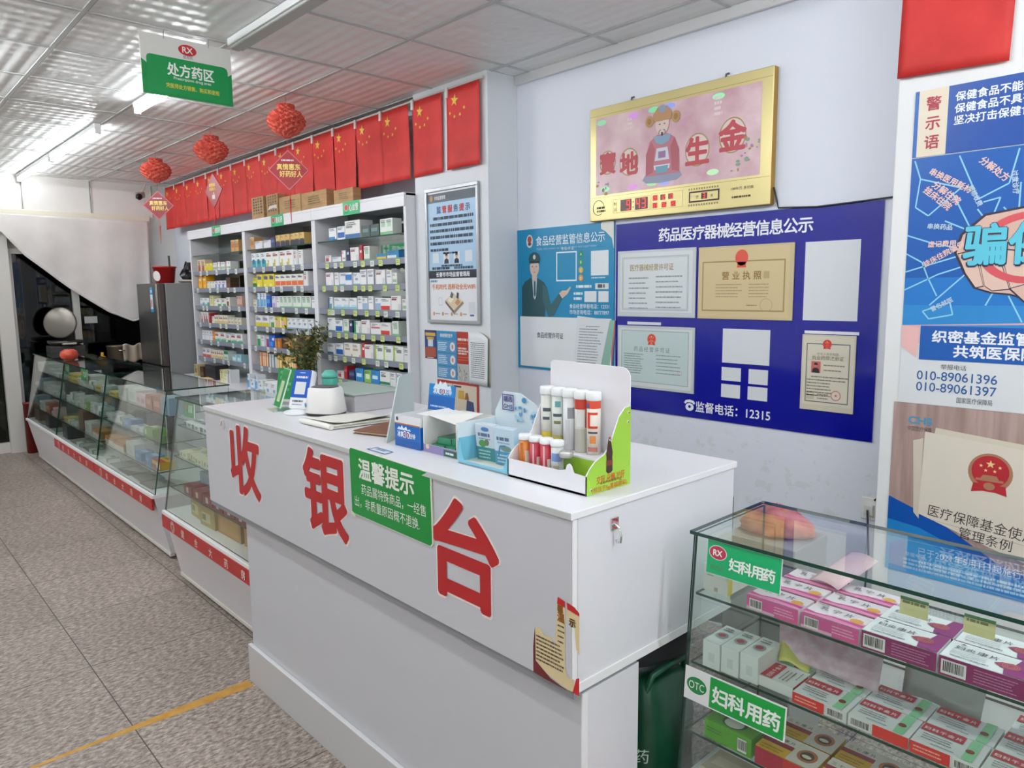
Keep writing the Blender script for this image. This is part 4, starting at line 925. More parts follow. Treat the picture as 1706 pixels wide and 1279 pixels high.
bd = MB().box(-.042, .042, -.0025, .0025, .0, .128, K('#1f7d3e', .35)).build('board', t, loc=(0, 0, .02), rot=(-.2, 0, 0))
b = MB()
for q in range(4): b.dashes(-.03, .105 - q * .024, .055, 1, .012, .02, K('#58a56c', .4), 0, q)
b.build('lettering', bd, rot=FRONT, loc=(0, -.003, 0))
t = thing('payment_speaker', 'white payment speaker with a tilted blue face', 'payment device', (-2.555, 1.262, T0 + .0005), (0, 0, rad(24)))
MB().lathe([(0, 0), (.052, 0), (.056, .004), (.052, .010), (.02, .016), (0, .016)], K('#eef0f2', .3), 32).build('base_disc', t)
bd = MB().box(-.046, .046, -.015, .018, .0, .155, K('#f0f2f5', .28)).build('body', t, loc=(0, .004, .012), rot=(-.34, 0, 0), bevel=.012)
b = MB(); b.poly([(-.040, .045), (.040, .045), (.040, .148), (.036, .152), (-.036, .152), (-.040, .148)], K('#1b56b4', .22), 0); b.build('blue_face', bd, rot=FRONT, loc=(0, -.0156, 0))
b = MB(); b.rect(-.024, .024, .058, .106, K('#d8dde0', .4), .0004); b.dashes(-.026, .120, .054, 1, .008, .01, K('#e3ebf6', .4), .0005, 2); b.dashes(-.012, .140, .024, 1, .003, .01, K('#b7cdea', .4), .0005, 2)
b.dashes(-.026, .028, .052, 1, .007, .01, K('#4c5a66', .5), .0005, 6); b.dashes(-.026, .017, .052, 1, .003, .01, K('#7c8a96', .5), .0005, 7)
b.build('printed_marks', bd, rot=FRONT, loc=(0, -.016, 0))
# white tapered printer
t = thing('receipt_printer', 'white tapered device with a dark open top and black base', 'counter device', (-2.458, 1.325, T0 + .0005), (0, 0, rad(30)))
def squircle(a, b_, z, n=36, e=3.2):
    out = []
    for k in range(n):
        th = 2 * PI * k / n; c_, s_ = math.cos(th), math.sin(th)
        out.append((a * math.copysign(abs(c_) ** (2 / e), c_), b_ * math.copysign(abs(s_) ** (2 / e), s_), z))
    return out
def loft(b, rings, m, smooth=True, cap=(1, 1)):
    n = len(rings[0]); v = [p for r_ in rings for p in r_]; f = []
    for i in range(len(rings) - 1):
        for k in range(n): f.append((i * n + k, i * n + (k + 1) % n, (i + 1) * n + (k + 1) % n, (i + 1) * n + k))
    b.add(v, f, m, smooth)
    if cap[0]: b.add(rings[0], [tuple(range(n - 1, -1, -1))], m)
    if cap[1]: b.add(rings[-1], [tuple(range(n))], m)
b = MB(); loft(b, [squircle(.070, .056, .010), squircle(.072, .058, .014), squircle(.066, .052, .06), squircle(.060, .047, .100), squircle(.056, .043, .104)], K('#eceae6', .35)); b.build('shell', t)
b = MB(); loft(b, [squircle(.068, .054, 0), squircle(.070, .056, .0095)], BLACK); b.build('black_base', t)
b = MB(); loft(b, [squircle(.050, .037, .1045), squircle(.046, .034, .107)], K('#50565a', .5)); b.build('dark_top', t)
b = MB(); b.disc(0, 0, .007, .009, K('#3f8f9a', .4), 0); b.build('teal_badge', t, loc=(-.058, -.0465, .04), rot=(PI / 2, 0, rad(-30)))
# papers and wallet
t = thing('notebook', 'pad of loose white papers with a rolled front edge', 'notebook', (-2.355, 1.175, T0 + .0008), (0, 0, rad(2)))
PAP = K('#eceae2', .7)
for q in range(4):
    nx = 12; v = []; f = []; z0 = .002 + q * .0042; jit = random.Random(q)
    ox, oy = jit.uniform(-.004, .004), jit.uniform(-.004, .004)
    for i in range(nx + 1):
        u = i / nx
        for j in range(9):
            w_ = j / 8; z = z0 + .010 * max(0, 1 - w_ * 5) * (q == 3) + .004 * u * u + (.012 * max(0, u - .75) * 4 * w_ if q == 3 else 0)
            v.append((ox + u * .195 + .03 * w_, oy + w_ * .235, z))
    for i in range(nx):
        for j in range(8): a = i * 9 + j; f.append((a, a + 9, a + 10, a + 1))
    b = MB(); b.add(v, f, PAP if q != 2 else K('#e2e0d2', .7), True); o = b.build('sheet', t); so = o.modifiers.new('solid', 'SOLIDIFY'); so.thickness = .0035
MB().tube([(.0, -.004, .010), (.06, -.006, .011), (.13, -.006, .012), (.20, -.004, .010)], .0095, PAP, 12).build('rolled_edge', t)
t = thing('wallet', 'flat brown leather folder lying beside the papers', 'folder', (-2.055, 1.20, T0 + .0006), (0, 0, rad(18)))
b = MB(); b.box(0, .135, 0, .19, 0, .003, K('#5c3726', .5)); b.box(.003, .132, .004, .187, .003, .0085, K('#d8c8a8', .6)); b.box(0, .135, 0, .19, .0085, .0115, K('#7d4f38', .45)); b.build('folder', t, bevel=.001)

# ------------------------------------------------------------------ storage box and cup behind the counter front
t = thing('storage_box', 'grey carton with a pale green glass plate on top', 'box', (-2.755, 1.42, T0 + .0005))
MB().box(0, .345, 0, .20, 0, .064, K('#b9b7b9', .6)).build('carton', t, bevel=.002)
MB().box(-.012, .352, -.008, .21, .0645, .072, K('#a9bcb2', .25)).build('glass_plate', t, bevel=.002)
t = thing('thermos_cup', 'teal cup with a wide ribbed lid on the glass plate', 'cup', (-2.695, 1.475, T0 + .0730))
MB().lathe([(0, 0), (.030, 0), (.031, .004), (.031, .032), (.029, .036), (0, .036)], K('#4fae9a', .4), 30).build('body', t)
MB().lathe([(0, .0365), (.032, .0365), (.033, .042), (.030, .052), (.024, .056), (.020, .064), (0, .066)], K('#5fb8a4', .4), 30).build('lid', t)
MB().lathe([(.0315, .033), (.033, .035), (.0315, .037)], K('#2f6f64', .5), 30).build('seal_ring', t)
# clear box with small cartons and cap on the case behind
t = thing('plastic_bin', 'clear plastic bin on the glass case behind the green signs', 'bin', (-3.62, 1.56, 1.0012))
b = MB(); b.box(0, .24, 0, .003, 0, .055, PLASTIC); b.box(0, .24, .147, .15, 0, .055, PLASTIC); b.box(0, .003, .003, .147, 0, .055, PLASTIC); b.box(.237, .24, .003, .147, 0, .055, PLASTIC); b.box(.003, .237, .003, .147, 0, .003, PLASTIC)
b.build('bin_walls', t)
for q in range(3):
    o = put_box('w_bluefoot', (-3.60 + q * .072, 1.60, 1.0055), 0, 'white carton with pale blue foot, %s from door end, in the clear bin' % ORD[q], 'cartons in the clear bin'); o.scale = (.8, 1, 1)
t = thing('cap', 'crumpled black and navy cap next to the clear bin on the case', 'cap', (-3.335, 1.63, 1.0012))
R = random.Random(9); v = []; f = []
for i in range(8):
    for k in range(20):
        a = 2 * PI * k / 20; u = i / 7; r = .075 * (1 - u ** 2.2) ** .5 * (1 + .12 * math.sin(3 * a + 2 * u) + R.uniform(-.04, .04)) if u < 1 else .004
        v.append((r * math.cos(a), r * math.sin(a) * .8, .004 + .135 * u))
for i in range(7):
    for k in range(20): f.append((i * 20 + k, i * 20 + (k + 1) % 20, (i + 1) * 20 + (k + 1) % 20, (i + 1) * 20 + k))
f.append(tuple(range(19, -1, -1)))
b = MB(); b.add(v, f, K('#171c28', .7), True); b.build('crown', t)
b = MB(); b.poly([(-.06, -.03), (.05, -.03), (.09, -.09), (.02, -.12), (-.06, -.10)], K('#141824', .6), .010, .006); b.build('peak', t)
# potted plant on the cabinet ledge
t = thing('potted_plant', 'bushy dried green plant in a dark pot before the middle cabinet', 'plant', (-4.83, 2.44, .7712))
MB().lathe([(0, 0), (.055, 0), (.075, .11), (.08, .11), (.08, .125), (.066, .125), (.06, .11), (0, .105)], K('#5a4438', .6), 24).build('pot', t)
R = random.Random(21); st = MB(); lf = MB(); LG = [K('#5f7036', .7), K('#4e6030', .7), K('#8a8448', .75), K('#9a8658', .8)]
for s_ in range(22):
    a = R.uniform(0, 2 * PI); l = R.uniform(.26, .48); sp = R.uniform(.04, .19); p0 = Vector((R.uniform(-.02, .02), R.uniform(-.02, .02), .10)); P = []
    for q in range(6):
        u = q / 5; P.append(p0 + Vector((math.cos(a) * sp * u ** 1.3, math.sin(a) * sp * u ** 1.3, l * u)))
    st.tube(P, [.003 - .002 * q / 5 for q in range(6)], K('#5e4a34', .8), 5)
    for q in range(30):
        u = R.uniform(.25, 1); i0 = min(int(u * 5), 4); p = P[i0].lerp(P[i0 + 1], u * 5 - i0)
        d = Vector((R.uniform(-1, 1), R.uniform(-1, 1), R.uniform(-.5, .9))).normalized(); n_ = d.orthogonal().normalized(); sd = d.cross(n_) * R.uniform(.009, .015); L_ = R.uniform(.03, .055)
        q0 = p + d * .004; lf.add([q0, q0 + d * L_ * .5 + sd + n_ * .004, q0 + d * L_, q0 + d * L_ * .5 - sd + n_ * .004], [(0, 1, 2, 3)], LG[0 if u < .0 else R.choice((0, 0, 1, 1, 2, 3))])
st.build('stems', t); lf.build('foliage', t)

# ------------------------------------------------------------------ frosted panel
t = thing('acrylic_panel', 'frosted grey-green acrylic panel with a slanted edge', 'panel', (-1.851, 1.192, T0 + .001), (PI / 2, 0, math.atan2(.197, -.132)))
FRO = K('#c6d3cf', .3)
m_ = FRO.node_tree.nodes['Principled BSDF']; m_.inputs['Alpha'].default_value = .86
MB().poly([(0, 0), (.237, 0), (.237, .190), (.125, .190), (.112, .184)], FRO, -.002, .004).build('sheet', t)
# blue counter display box
def word30(b, x, y, s, z):
    W2 = K('#f2f6fa', .4)
    b.text('冰爽', x, y, s * .9, W2, z, 'L', w=s * 1.35, bold=.03); b.text('30', x + s * 1.42, y - s * .05, s * 1.2, W2, z, 'L', w=s * 1.25, bold=.05); b.text('30', x + s * 1.48, y - s * .02, s * 1.05, K('#b23a48', .4), z + .0003, 'L', w=s * 1.05, bold=.0)
    b.text('分钟', x + s * 2.7, y, s * .8, W2, z, 'L', w=s * 1.2, bold=.02)
BL = K('#0f63b4', .3); BL2 = K('#0a82c8', .3)
t = thing('display_carton', 'blue and white display carton with snowy peaks, its blue header card raised', 'carton', (-1.812, 1.20, T0 + .0005), (0, 0, rad(2)))
w, d, h = .122, .130, .093
b = MB(); b.box(0, w, 0, .003, 0, h, WHITE); b.box(0, w, d - .003, d, 0, h, WHITE); b.box(0, .003, .003, d - .003, 0, h, WHITE); b.box(w - .003, w, .003, d - .003, 0, h, WHITE); b.box(.003, w - .003, .003, d - .003, 0, .003, WHITE); b.build('carton_walls', t)
b = MB(); b.rect(0, w, 0, .066, BL, .0004); b.rect(0, w, .0, .022, K('#0d55a2', .3), .0007); b.rect(0, w, .066, .070, K('#b06a3c', .4), .0006)
b.poly([(.012, .05), (.022, .060), (.028, .055), (.036, .064), (.044, .055), (.056, .062), (.064, .052), (.072, .056), (.08, .05)], K('#e6f2fa', .4), .0009); word30(b, .014, .030, .022, .0012); b.disc(.013, .082, .005, .006, K('#2b3238', .5), .0008); b.build('front_print', t, rot=FRONT)
b = MB(); b.rect(0, d, 0, .066, BL, .0004); b.build('end_print', t, rot=EAST, loc=(w, 0, 0))
hb = MB().box(0, w, -.0012, .0012, 0, .080, BL).build('header_card', t, loc=(.004, d - .006, h + .001), rot=(-.12, 0, 0))
b = MB(); b.rect(0, w, 0, .05, K('#0c5fb0', .3), .0004); b.rect(0, w, .045, .080, BL2, .0006)
b.poly([(.02, .066), (.034, .086), (.042, .078), (.052, .092), (.062, .080), (.076, .090), (.088, .076), (.1, .08), (.106, .066)], K('#dff0fa', .4), .0008); word30(b, .022, .052, .022, .0012); b.dashes(.012, .010, .09, 1, .005, .01, K('#bcd8ee', .4), .0009, 4); b.build('header_print', hb, rot=FRONT, loc=(0, -.0013, 0))
# open white carton with packs
t = thing('open_carton', 'white carton cut open at the front, holding green and purple packs', 'carton', (-1.683, 1.21, T0 + .0005), (0, 0, rad(1)))
w, d, h = .150, .15, .100; WC = K('#efeeea', .5)
b = MB(); b.box(0, .0025, 0, d, 0, h, WC); b.box(w - .0025, w, .0, d, 0, h, WC); b.box(.0025, w - .0025, d - .0025, d, 0, h, WC); b.box(.0025, w - .0025, 0, d, 0, .002, WC); b.box(.0025, w - .0025, 0, .002, .002, .022, WC); b.build('carton_walls', t)
b = MB(); b.rect(.0, w, 0, .022, K('#8f84b4', .4), .0006); b.rect(w * .62, w, .0, .018, K('#2f5f56', .4), .0009); b.disc(.02, .016, .008, .007, K('#e4c8a0', .5), .0012); b.dashes(w * .68, .006, .04, 1, .006, .01, K('#dfe8e4', .4), .0012, 3); b.build('front_print', t, rot=FRONT)
b = MB(); b.hexa([(.003, .02, h), (w - .003, .0, h - .006), (w - .003, .1, h + .012), (.003, .12, h + .001)], [(.003, .02, h + .0015), (w - .003, .0, h - .0045), (w - .003, .1, h + .0135), (.003, .12, h + .0025)], WC); b.build('flap', t)
b = MB(); b.hexa([(-.03, .0, h + .004), (.003, .01, h), (.003, .13, h), (-.03, .12, h + .006)], [(-.03, .0, h + .0055), (.003, .01, h + .0015), (.003, .13, h + .0015), (-.03, .12, h + .0075)], WC); b.build('flap', t)
for k, (x, y, z, c, rz) in enumerate(((.012, .02, .0023, '#2f7a5a', .05), (.060, .03, .0023, '#3f8f6c', -.1), (.020, .035, .0205, '#357f62', .12), (.070, .045, .0205, '#6fae93', -.06), (.085, .05, .0387, '#5c4f6e', .1))):
    tag(MB().box(0, .055, 0, .085, 0, .0175, K(c, .4), {'-y': K('#4b9a78', .4)}).build('foil_pack', loc=(-1.683 + x, 1.21 + y, T0 + .0006 + z), rot=(0, 0, rz)),
        ['deep green pack lying on the floor of the open white carton', 'mid green pack beside the deep green one in the carton', 'dull green pack in the second layer of the open carton', 'pale green pack in the second layer of the open carton', 'dark purple pack on top inside the open white carton'][k], 'pack', 'packs in the open white carton')
# light blue display tray
t = thing('display_tray', 'pale blue display tray with a flowered white header card', 'display tray', (-1.497, 1.187, T0 + .0005), (0, 0, rad(1)))
LB = K('#7cc4dc', .35); LBW = K('#dbe9ee', .4); w, d = .192, .14
b = MB(); b.poly([(0, 0), (w, 0), (w, .050), (w - .014, .016), (w - .028, .010), (.024, .010), (.014, .03), (.012, .060), (0, .060)], LB, -.0025, .0025); b.build('front_wall', t, rot=FRONT)
b = MB(); b.poly([(0, 0), (d, 0), (d, .108), (.0, .108)], LBW, -.0025, .0025); b.build('side_wall', t, rot=EAST, loc=(.0025, .0005, 0))
b = MB(); b.rect(0, d, 0, .068, LB, .0004); b.build('side_tint', t, rot=EAST, loc=(.0026, .0005, 0))
b = MB(); b.poly([(0, 0), (d, 0), (d, .105), (.08, .085), (.03, .06), (0, .05)], LB, -.0025, .0025); b.build('side_wall', t, rot=EAST, loc=(w, .0005, 0))
b = MB(); b.poly([(0, 0), (w, 0), (w + .0, .135), (.15, .16), (.10, .182), (.035, .182), (0, .125)], LBW, -.0025, .0025); b.build('header_card', t, rot=FRONT, loc=(0, d - .003, 0))
b = MB(); R = random.Random(2)
for q in range(26): b.disc(R.uniform(.06, .18), R.uniform(.108, .145), R.uniform(.003, .008), R.uniform(.003, .007), R.choice((K('#8fc0dc', .4), K('#5f9cc8', .4), K('#b9d8e6', .4))), .0006 + q * .00002, 8)
b.disc(.118, .165, .009, .008, K('#4f93c0', .4), .0012, 7); b.frame(.034, .078, .132, .176, .003, K('#5a5692', .5), .0008); b.text('瑞选', .056, .157, .017, K('#4c4884', .5), .001, 'C', w=.034, bold=.03); b.text('GMS', .056, .138, .015, K('#4c4884', .5), .001, 'C', w=.034, bold=.02)
b.build('header_print', t, rot=FRONT, loc=(0, d - .0065, 0))
MB().box(.0025, w - .0025, .0, d - .003, .0, .004, K('#e6e4da', .5)).build('tray_floor', t)
def slim_pack(x, y, base, top, foot, label, leaf):
    o = thing('slim_pack', label, 'pack', (x, y, T0 + .0055), (.10, 0, rad(6)), group='slim packs in the pale blue tray')
    MB().box(0, .068, 0, .022, 0, .098, K(base, .35)).build('box', o, bevel=.001)
    b = MB(); b.rect(0, .068, 0, .036, K(foot, .35), .0004)
    if leaf: b.disc(.024, .046, .013, .010, K('#5f9a4a', .4), .0008); b.disc(.040, .050, .008, .009, K('#6f7f5a', .4), .0009); b.disc(.036, .086, .014, .006, K('#4a7fb4', .4), .0008)
    else: b.disc(.04, .045, .018, .008, K('#6f8f84', .4), .0008); b.line([(.012, .02), (.02, .05), (.04, .052)], .005, K('#3f7fa4', .4), .0009)
    b.dashes(.010, .066, .05, 1, .009, .01, K('#5a6f8a', .4), .0008, 3 + leaf); b.dashes(.012, .058, .045, 1, .003, .01, K('#8a9aac', .4), .0008, 5); b.dashes(.008, .024, .05, 3, .004, .009, K('#bcd8d4', .4), .0008, 7)
    b.build('front_print', o, rot=FRONT)
slim_pack(-1.482, 1.243, '#cfdbe4', 0, '#3f8c8e', 'slim white pack with green leaves and teal foot in the pale blue tray', 1)
slim_pack(-1.404, 1.240, '#c3d9e6', 0, '#4f93b8', 'slim icy blue pack with a mint picture in the pale blue tray', 0)

# ------------------------------------------------------------------ white rack with effervescent tubes
t = thing('product_rack', 'white board rack with a lime green side and tall rounded back', 'rack', (-1.300, 1.187, T0 + .0005))
RW = K('#ecebef', .35); LIME = K('#9fd03f', .35); w = .257
side = [(0, 0), (.155, 0), (.155, .186), (.134, .184), (.112, .165), (.094, .13), (.082, .104), (.060, .085), (.028, .073), (.012, .060), (0, .046)]
b = MB(); b.poly(side, RW, -.003, .003); b.build('side_wall', t, rot=EAST, loc=(.003, 0, 0))
o = MB().poly(side, RW, -.003, .003).build('side_wall', t, rot=EAST, loc=(w, 0, 0))
b = MB(); b.poly([(x * .995 + .0004, y * .995 + .0004) for x, y in side], LIME, .0005); b.build('lime_face', o)
BRN = K('#3c1f18', .35)
b = MB(); b.poly([(.066, .045), (.072, .040), (.083, .040), (.089, .045), (.0875, .075), (.089, .086), (.084, .108), (.081, .120), (.074, .120), (.071, .108), (.066, .086), (.0675, .075)], BRN, .0010); b.rect(.0665, .0885, .058, .070, K('#7a2a20', .4), .0014); b.rect(.0735, .0815, .119, .124, K('#8a4a38', .4), .0014); b.build('bottle_picture', o)
b = MB(); OC = K('#d2642a', .5); b.text('交际 应酬 护肝', .075, .0, .020, OC, .0010, 'C', w=.10, bold=.01, rot=0); b.build('lettering', o).location = (.008, .022, 0)
b = MB(); b.text('sensaling', .082, .019, .012, K('#6f6a2a', .5), .0010, 'C', w=.075, bold=.01); b.text('(相当于5g葛根提取)', .078, .004, .0135, OC, .0010, 'C', w=.125, bold=.01); b.build('small_lettering', o).location = (.002, .0, 0)
b = MB()
for x, y in ((.014, .012), (.145, .172), (.143, .150), (.080, .118)): b.disc(x, y, .004, .004, K('#e9e4c2', .4), .0012, 12); b.disc(x + .0012, y - .001, .0022, .0022, K('#5a5f3a', .4), .0016, 10)
b.build('screw_caps', o)
b = MB(); b.poly([(0, 0), (w, 0), (w, .044), (.218, .046), (.212, .060), (.205, .066), (.198, .062), (.194, .050), (.17, .045), (0, .045)], RW, -.003, .003); b.build('front_wall', t, rot=FRONT)
bw = [(0, 0), (w, 0), (w, .250)] + [(w - .025 + .025 * math.cos(a), .250 + .025 * math.sin(a)) for a in [i * PI / 16 for i in range(1, 9)]] + [(.01, .278), (0, .272)]
b = MB(); b.poly(bw, RW, -.003, .003); b.build('back_board', t, rot=FRONT, loc=(0, .152, 0), bevel=.001)
b = MB(); b.box(.0035, w - .0035, .0, .149, .0, .005, RW); b.build('floor_board', t)
b = MB(); b.box(.0035, w - .0035, .078, .082, .005, .060, LIME); b.box(.0035, w - .0035, .078, .149, .060, .064, RW); b.build('step', t)
def fizz(x, y, z, h, r, body, band, label, extra):
    o = thing('vitamin_tube', label, 'tube of tablets', (x, y, z), group='tablet tubes in the rack')
    MB().lathe([(0, 0), (r, 0), (r, h * .86), (0, h * .86)], K(body, .35), 26).build('tube', o)
    MB().lathe([(0, h * .861), (r * 1.08, h * .861), (r * 1.12, h * .88), (r * 1.12, h * .985), (r * 1.0, h), (0, h)], K('#f0f2f2', .35), 26).build('cap', o)
    # printed wrap: curved patches around the tube, towards the counter front
    b = MB()
    def patch(a0, a1, z0, z1, c, q=0):
        n = max(4, int(abs(a1 - a0) / 7)); rr = r + .0004 + q * .0003; v = []
        for i in range(n):
            a = rad(-58) + rad(a0 + (a1 - a0) * i / (n - 1)); v += [(rr * math.cos(a), rr * math.sin(a), z0 * h), (rr * math.cos(a), rr * math.sin(a), z1 * h)]
        b.add(v, [(2 * i, 2 * i + 2, 2 * i + 3, 2 * i + 1) for i in range(n - 1)], K(c, .35), True)
    for e in extra: patch(*e)
    b.build('printed_wrap', o)
tz = T0 + .0005 + .0648
yy = 1.187 + .121
specs = [('#e2e4dc', 'tall lemon tablet tube at the tray end of the rack', [(-50, 50, .06, .24, '#d8c94a', 0), (-60, 60, .0, .06, '#6f7a3a', 1), (-30, 40, .58, .64, '#56606a', 0), (-30, 30, .44, .49, '#4c5560', 0)]),
         ('#dde3dc', 'tall pear tablet tube, second in the rear row', [(-50, 50, .04, .2, '#b9b04c', 0), (-20, 30, .68, .78, '#6fa7a8', 0), (-40, 40, .52, .57, '#56606a', 0), (-30, 30, .4, .45, '#7a7a4c', 0)]),
         ('#e6e8ea', 'tall plain white tablet tube with grey print, third in the rear row', [(-10, 50, .52, .70, '#9a9ca2', 0), (-30, 10, .1, .5, '#cfd2d6', 0)]),
         ('#d9d8d0', 'tall tablet tube with a red shoulder and white label, fourth in the rear row', [(-90, 90, .70, .86, '#c2412f', 0), (-30, 30, .42, .68, '#e6e8e4', 1), (-60, 60, .0, .38, '#bdbcb2', 0), (40, 60, .4, .7, '#c2412f', 2)]),
         ('#e9e2d4', 'tall tablet tube with a big orange ring letter, nearest the lime side', [(-90, 90, .74, .86, '#dc4f34', 0), (-60, -30, .74, .82, '#5a5f9a', 1), (-42, 42, .64, .68, '#d8432c', 0), (-42, 42, .42, .46, '#d8432c', 0), (-48, -22, .42, .68, '#d8432c', 1), (-40, 40, .34, .37, '#5c4a48', 0), (-24, 26, .18, .3, '#e08a4a', 0), (-40, 40, .05, .12, '#c27a6a', 0)])]
for k, (c, lab, ex) in enumerate(specs): fizz(-1.281 + k * .0385, yy, tz, .150, .0168, c, None, lab, ex)
sz = T0 + .0005 + .0055
specs = [('#df8a3c', 'short orange tablet tube in the front row', [(10, 60, .05, .6, '#e6ddc4', 0), (-40, -10, .1, .8, '#c9702c', 0)]),
         ('#c23a4c', 'short crimson tablet tube, second in the front row', [(-20, 0, .3, .82, '#e9b8bc', 0), (20, 60, .02, .5, '#e8dcd6', 0), (-40, 0, .04, .22, '#b32a3a', 1)]),
         ('#c43648', 'short crimson tablet tube, third in the front row', [(-20, 0, .3, .82, '#e9b8bc', 0), (20, 60, .02, .5, '#e8dcd6', 0), (-40, 0, .04, .22, '#a82434', 1)]),
         ('#cfd3d2', 'short grey tablet tube with a blue band, fourth in the front row', [(-50, 50, .5, .7, '#7c9ad0', 0), (-30, 30, .2, .4, '#b9b49a', 0)])]
for k, (c, lab, ex) in enumerate(specs): fizz(-1.279 + k * .0365, 1.187 + .040, sz, .098, .0150, c, None, lab, ex)
t = thing('glass_jar', 'small clear glass jar with a silver lid in the rack corner', 'jar', (-1.138, 1.2235, sz))
MB().lathe([(0, .0), (.017, 0), (.019, .004), (.019, .050), (.014, .058), (.014, .062)], PLASTIC, 26).build('glass', t)
MB().lathe([(0, .0015), (.0165, .0015), (.017, .03), (0, .032)], K('#b9ad92', .6), 20).build('contents', t)
MB().lathe([(0, .0625), (.0165, .0625), (.017, .066), (.017, .074), (.015, .077), (0, .077)], K('#cfd0cc', .25, .7), 26).build('lid', t)

# tape on the floor
b = MB(); b.poly([(-2.765, 1.09), (-2.705, 1.09), (-2.71, .80), (-2.720, .55), (-2.712, .20), (-2.726, .20), (-2.742, .55), (-2.757, .80)], noisy('yellow_tape', '#b8862e', '#c99a44', 20, .6), .0006)
tag(b.build('floor_tape'), 'worn yellow tape line on the floor running out from the counter corner', 'tape')
# ================================================================== notices on the poster pillar
def emblem(b, cx, cy, r, z, gold='#d8a850', red='#c0262c'):
    """round red state emblem with gold rim, five stars, gate and ribbon"""
    b.disc(cx, cy, r, r, K(gold, .45), z, 32); b.disc(cx, cy + r * .06, r * .84, r * .82, K(red, .45), z + .0004, 32)
    b.poly([(cx - r * .72, cy - r * .62), (cx - r * .80, cy - r * 1.12), (cx - r * .3, cy - r * 1.0), (cx + r * .3, cy - r * 1.0), (cx + r * .80, cy - r * 1.12), (cx + r * .72, cy - r * .62)], K(red, .45), z + .0006)
    b.rect(cx - r * .62, cx + r * .62, cy - r * .46, cy - r * .34, K(gold, .45), z + .0008); b.poly([(cx - r * .42, cy - r * .34), (cx + r * .42, cy - r * .34), (cx + r * .30, cy - r * .14), (cx - r * .30, cy - r * .14)], K(gold, .45), z + .0008)
    b.disc(cx, cy - r * .72, r * .26, r * .20, K(gold, .45), z + .0008, 14)
    b.star(cx, cy + r * .44, r * .22, K('#ead08a', .45), z + .0008)
    for dx, dy in ((-.42, .32), (-.2, .1), (.2, .1), (.42, .32)): b.star(cx + r * dx, cy + r * dy, r * .10, K('#ead08a', .45), z + .0008)
def bust(b, x, y, w, h, z, face='#c9a58c', suit='#23262c', bg='#dfe3ea'):
    b.rect(x, x + w, y, y + h, K(bg, .5), z); b.poly([(x + w * .1, y), (x + w * .9, y), (x + w * .84, y + h * .32), (x + w * .6, y + h * .44), (x + w * .4, y + h * .44), (x + w * .16, y + h * .32)], K(suit, .5), z + .0004)
    b.disc(x + w / 2, y + h * .64, w * .19, h * .19, K(face, .5), z + .0006, 16); b.poly([(x + w * .3, y + h * .68), (x + w * .7, y + h * .68), (x + w * .68, y + h * .84), (x + w * .5, y + h * .88), (x + w * .32, y + h * .84)], K('#262225', .6), z + .0008)
t = thing('framed_notice', 'tall silver-framed notice with a pale blue poster above a white advert', 'framed notice', (-3.601, 2.6545, 1.360), FRONT)
W_, H_ = .486, .783; FR = K('#b4b7ba', .3, .6)
b = MB(); b.box(0, W_, 0, .020, -.0, .014, FR); b.box(0, W_, H_ - .020, H_, 0, .014, FR); b.box(0, .018, .020, H_ - .020, 0, .014, FR); b.box(W_ - .018, W_, .020, H_ - .020, 0, .014, FR); b.build('frame', t, bevel=.002)
b = MB(); b.rect(.017, W_ - .017, .018, H_ - .018, K('#e6e7ea', .35), .003); b.rect(.020, W_ - .020, .305, .725, K('#a8c8e2', .35), .0036); b.rect(.020, W_ - .020, .262, .308, K('#1b2230', .35), .0042); b.rect(.020, W_ - .020, .700, .752, K('#3a4754', .35), .0042)
b.build('poster', t)
b = MB(); NV = K('#27384e', .5)
for ch, q in zip('监管服务提示', range(6)): b.text(ch, .125 + q * .053, .640, .044, K('#c23a3a' if q in (1, 2, 4) else '#3f5d86', .5), .0050, 'C', bold=.03)
b.text('市场监督管理', .085, .716, .024, K('#e4e6e8', .5), .0050, 'L', w=.105, bold=.02); b.disc(.055, .726, .014, .018, K('#b98a52', .5), .0050, 14)
for q in range(5): b.dashes(.038 if q else .07, .600 - q * .036, .40 if q else .37, 1, .017, .02, NV, .0048, q, .97)
b.dashes(.038, .420, .19, 1, .015, .02, NV, .0048, 9); b.dashes(.16, .402, .15, 1, .010, .02, NV, .0048, 10)
b.dashes(.14, .352 - .022, .22, 1, .010, .02, NV, .0048, 11); b.dashes(.05, .314, .17, 1, .014, .02, NV, .0048, 12, 1); b.dashes(.26, .314, .17, 1, .014, .02, NV, .0048, 13, 1)
b.rect(.058, .118, .352, .410, K('#d4dde4', .5), .0048); b.rect(.36, .425, .352, .415, K('#d4dde4', .5), .0048)
bust(b, .162, .347, .056, .066, .0048); bust(b, .256, .347, .056, .066, .0048)
b.text('长春市市场监督管理局', W_ / 2, .273, .030, K('#e8eaee', .5), .0050, 'C', w=.31, bold=.025)
b.text('千兆时代 选移动全光WIFI', W_ / 2, .200, .034, K('#cf7a45', .5), .0040, 'C', w=.40, bold=.025); b.dashes(.03, .240, .08, 1, .012, .02, K('#5f8fc0', .5), .0040, 14)
HS = [('#d9c9a8', [(.17, .135), (.25, .075), (.33, .13), (.25, .175)]), ('#8a7f70', [(.25, .055), (.34, .118), (.33, .13), (.25, .075)]), ('#6f6258', [(.17, .118), (.25, .055), (.25, .075), (.17, .135)]), ('#efe4cc', [(.19, .135), (.22, .118), (.25, .140), (.22, .158)]), ('#c98f6a', [(.26, .12), (.285, .104), (.312, .126), (.285, .145)]), ('#53636c', [(.215, .155), (.235, .145), (.25, .17), (.23, .185)]), ('#3c4238', [(.275, .150), (.292, .142), (.298, .175), (.282, .182)])]
for n, (c, P_) in enumerate(HS): b.poly(P_, K(c, .5), .0040 + n * .0003)
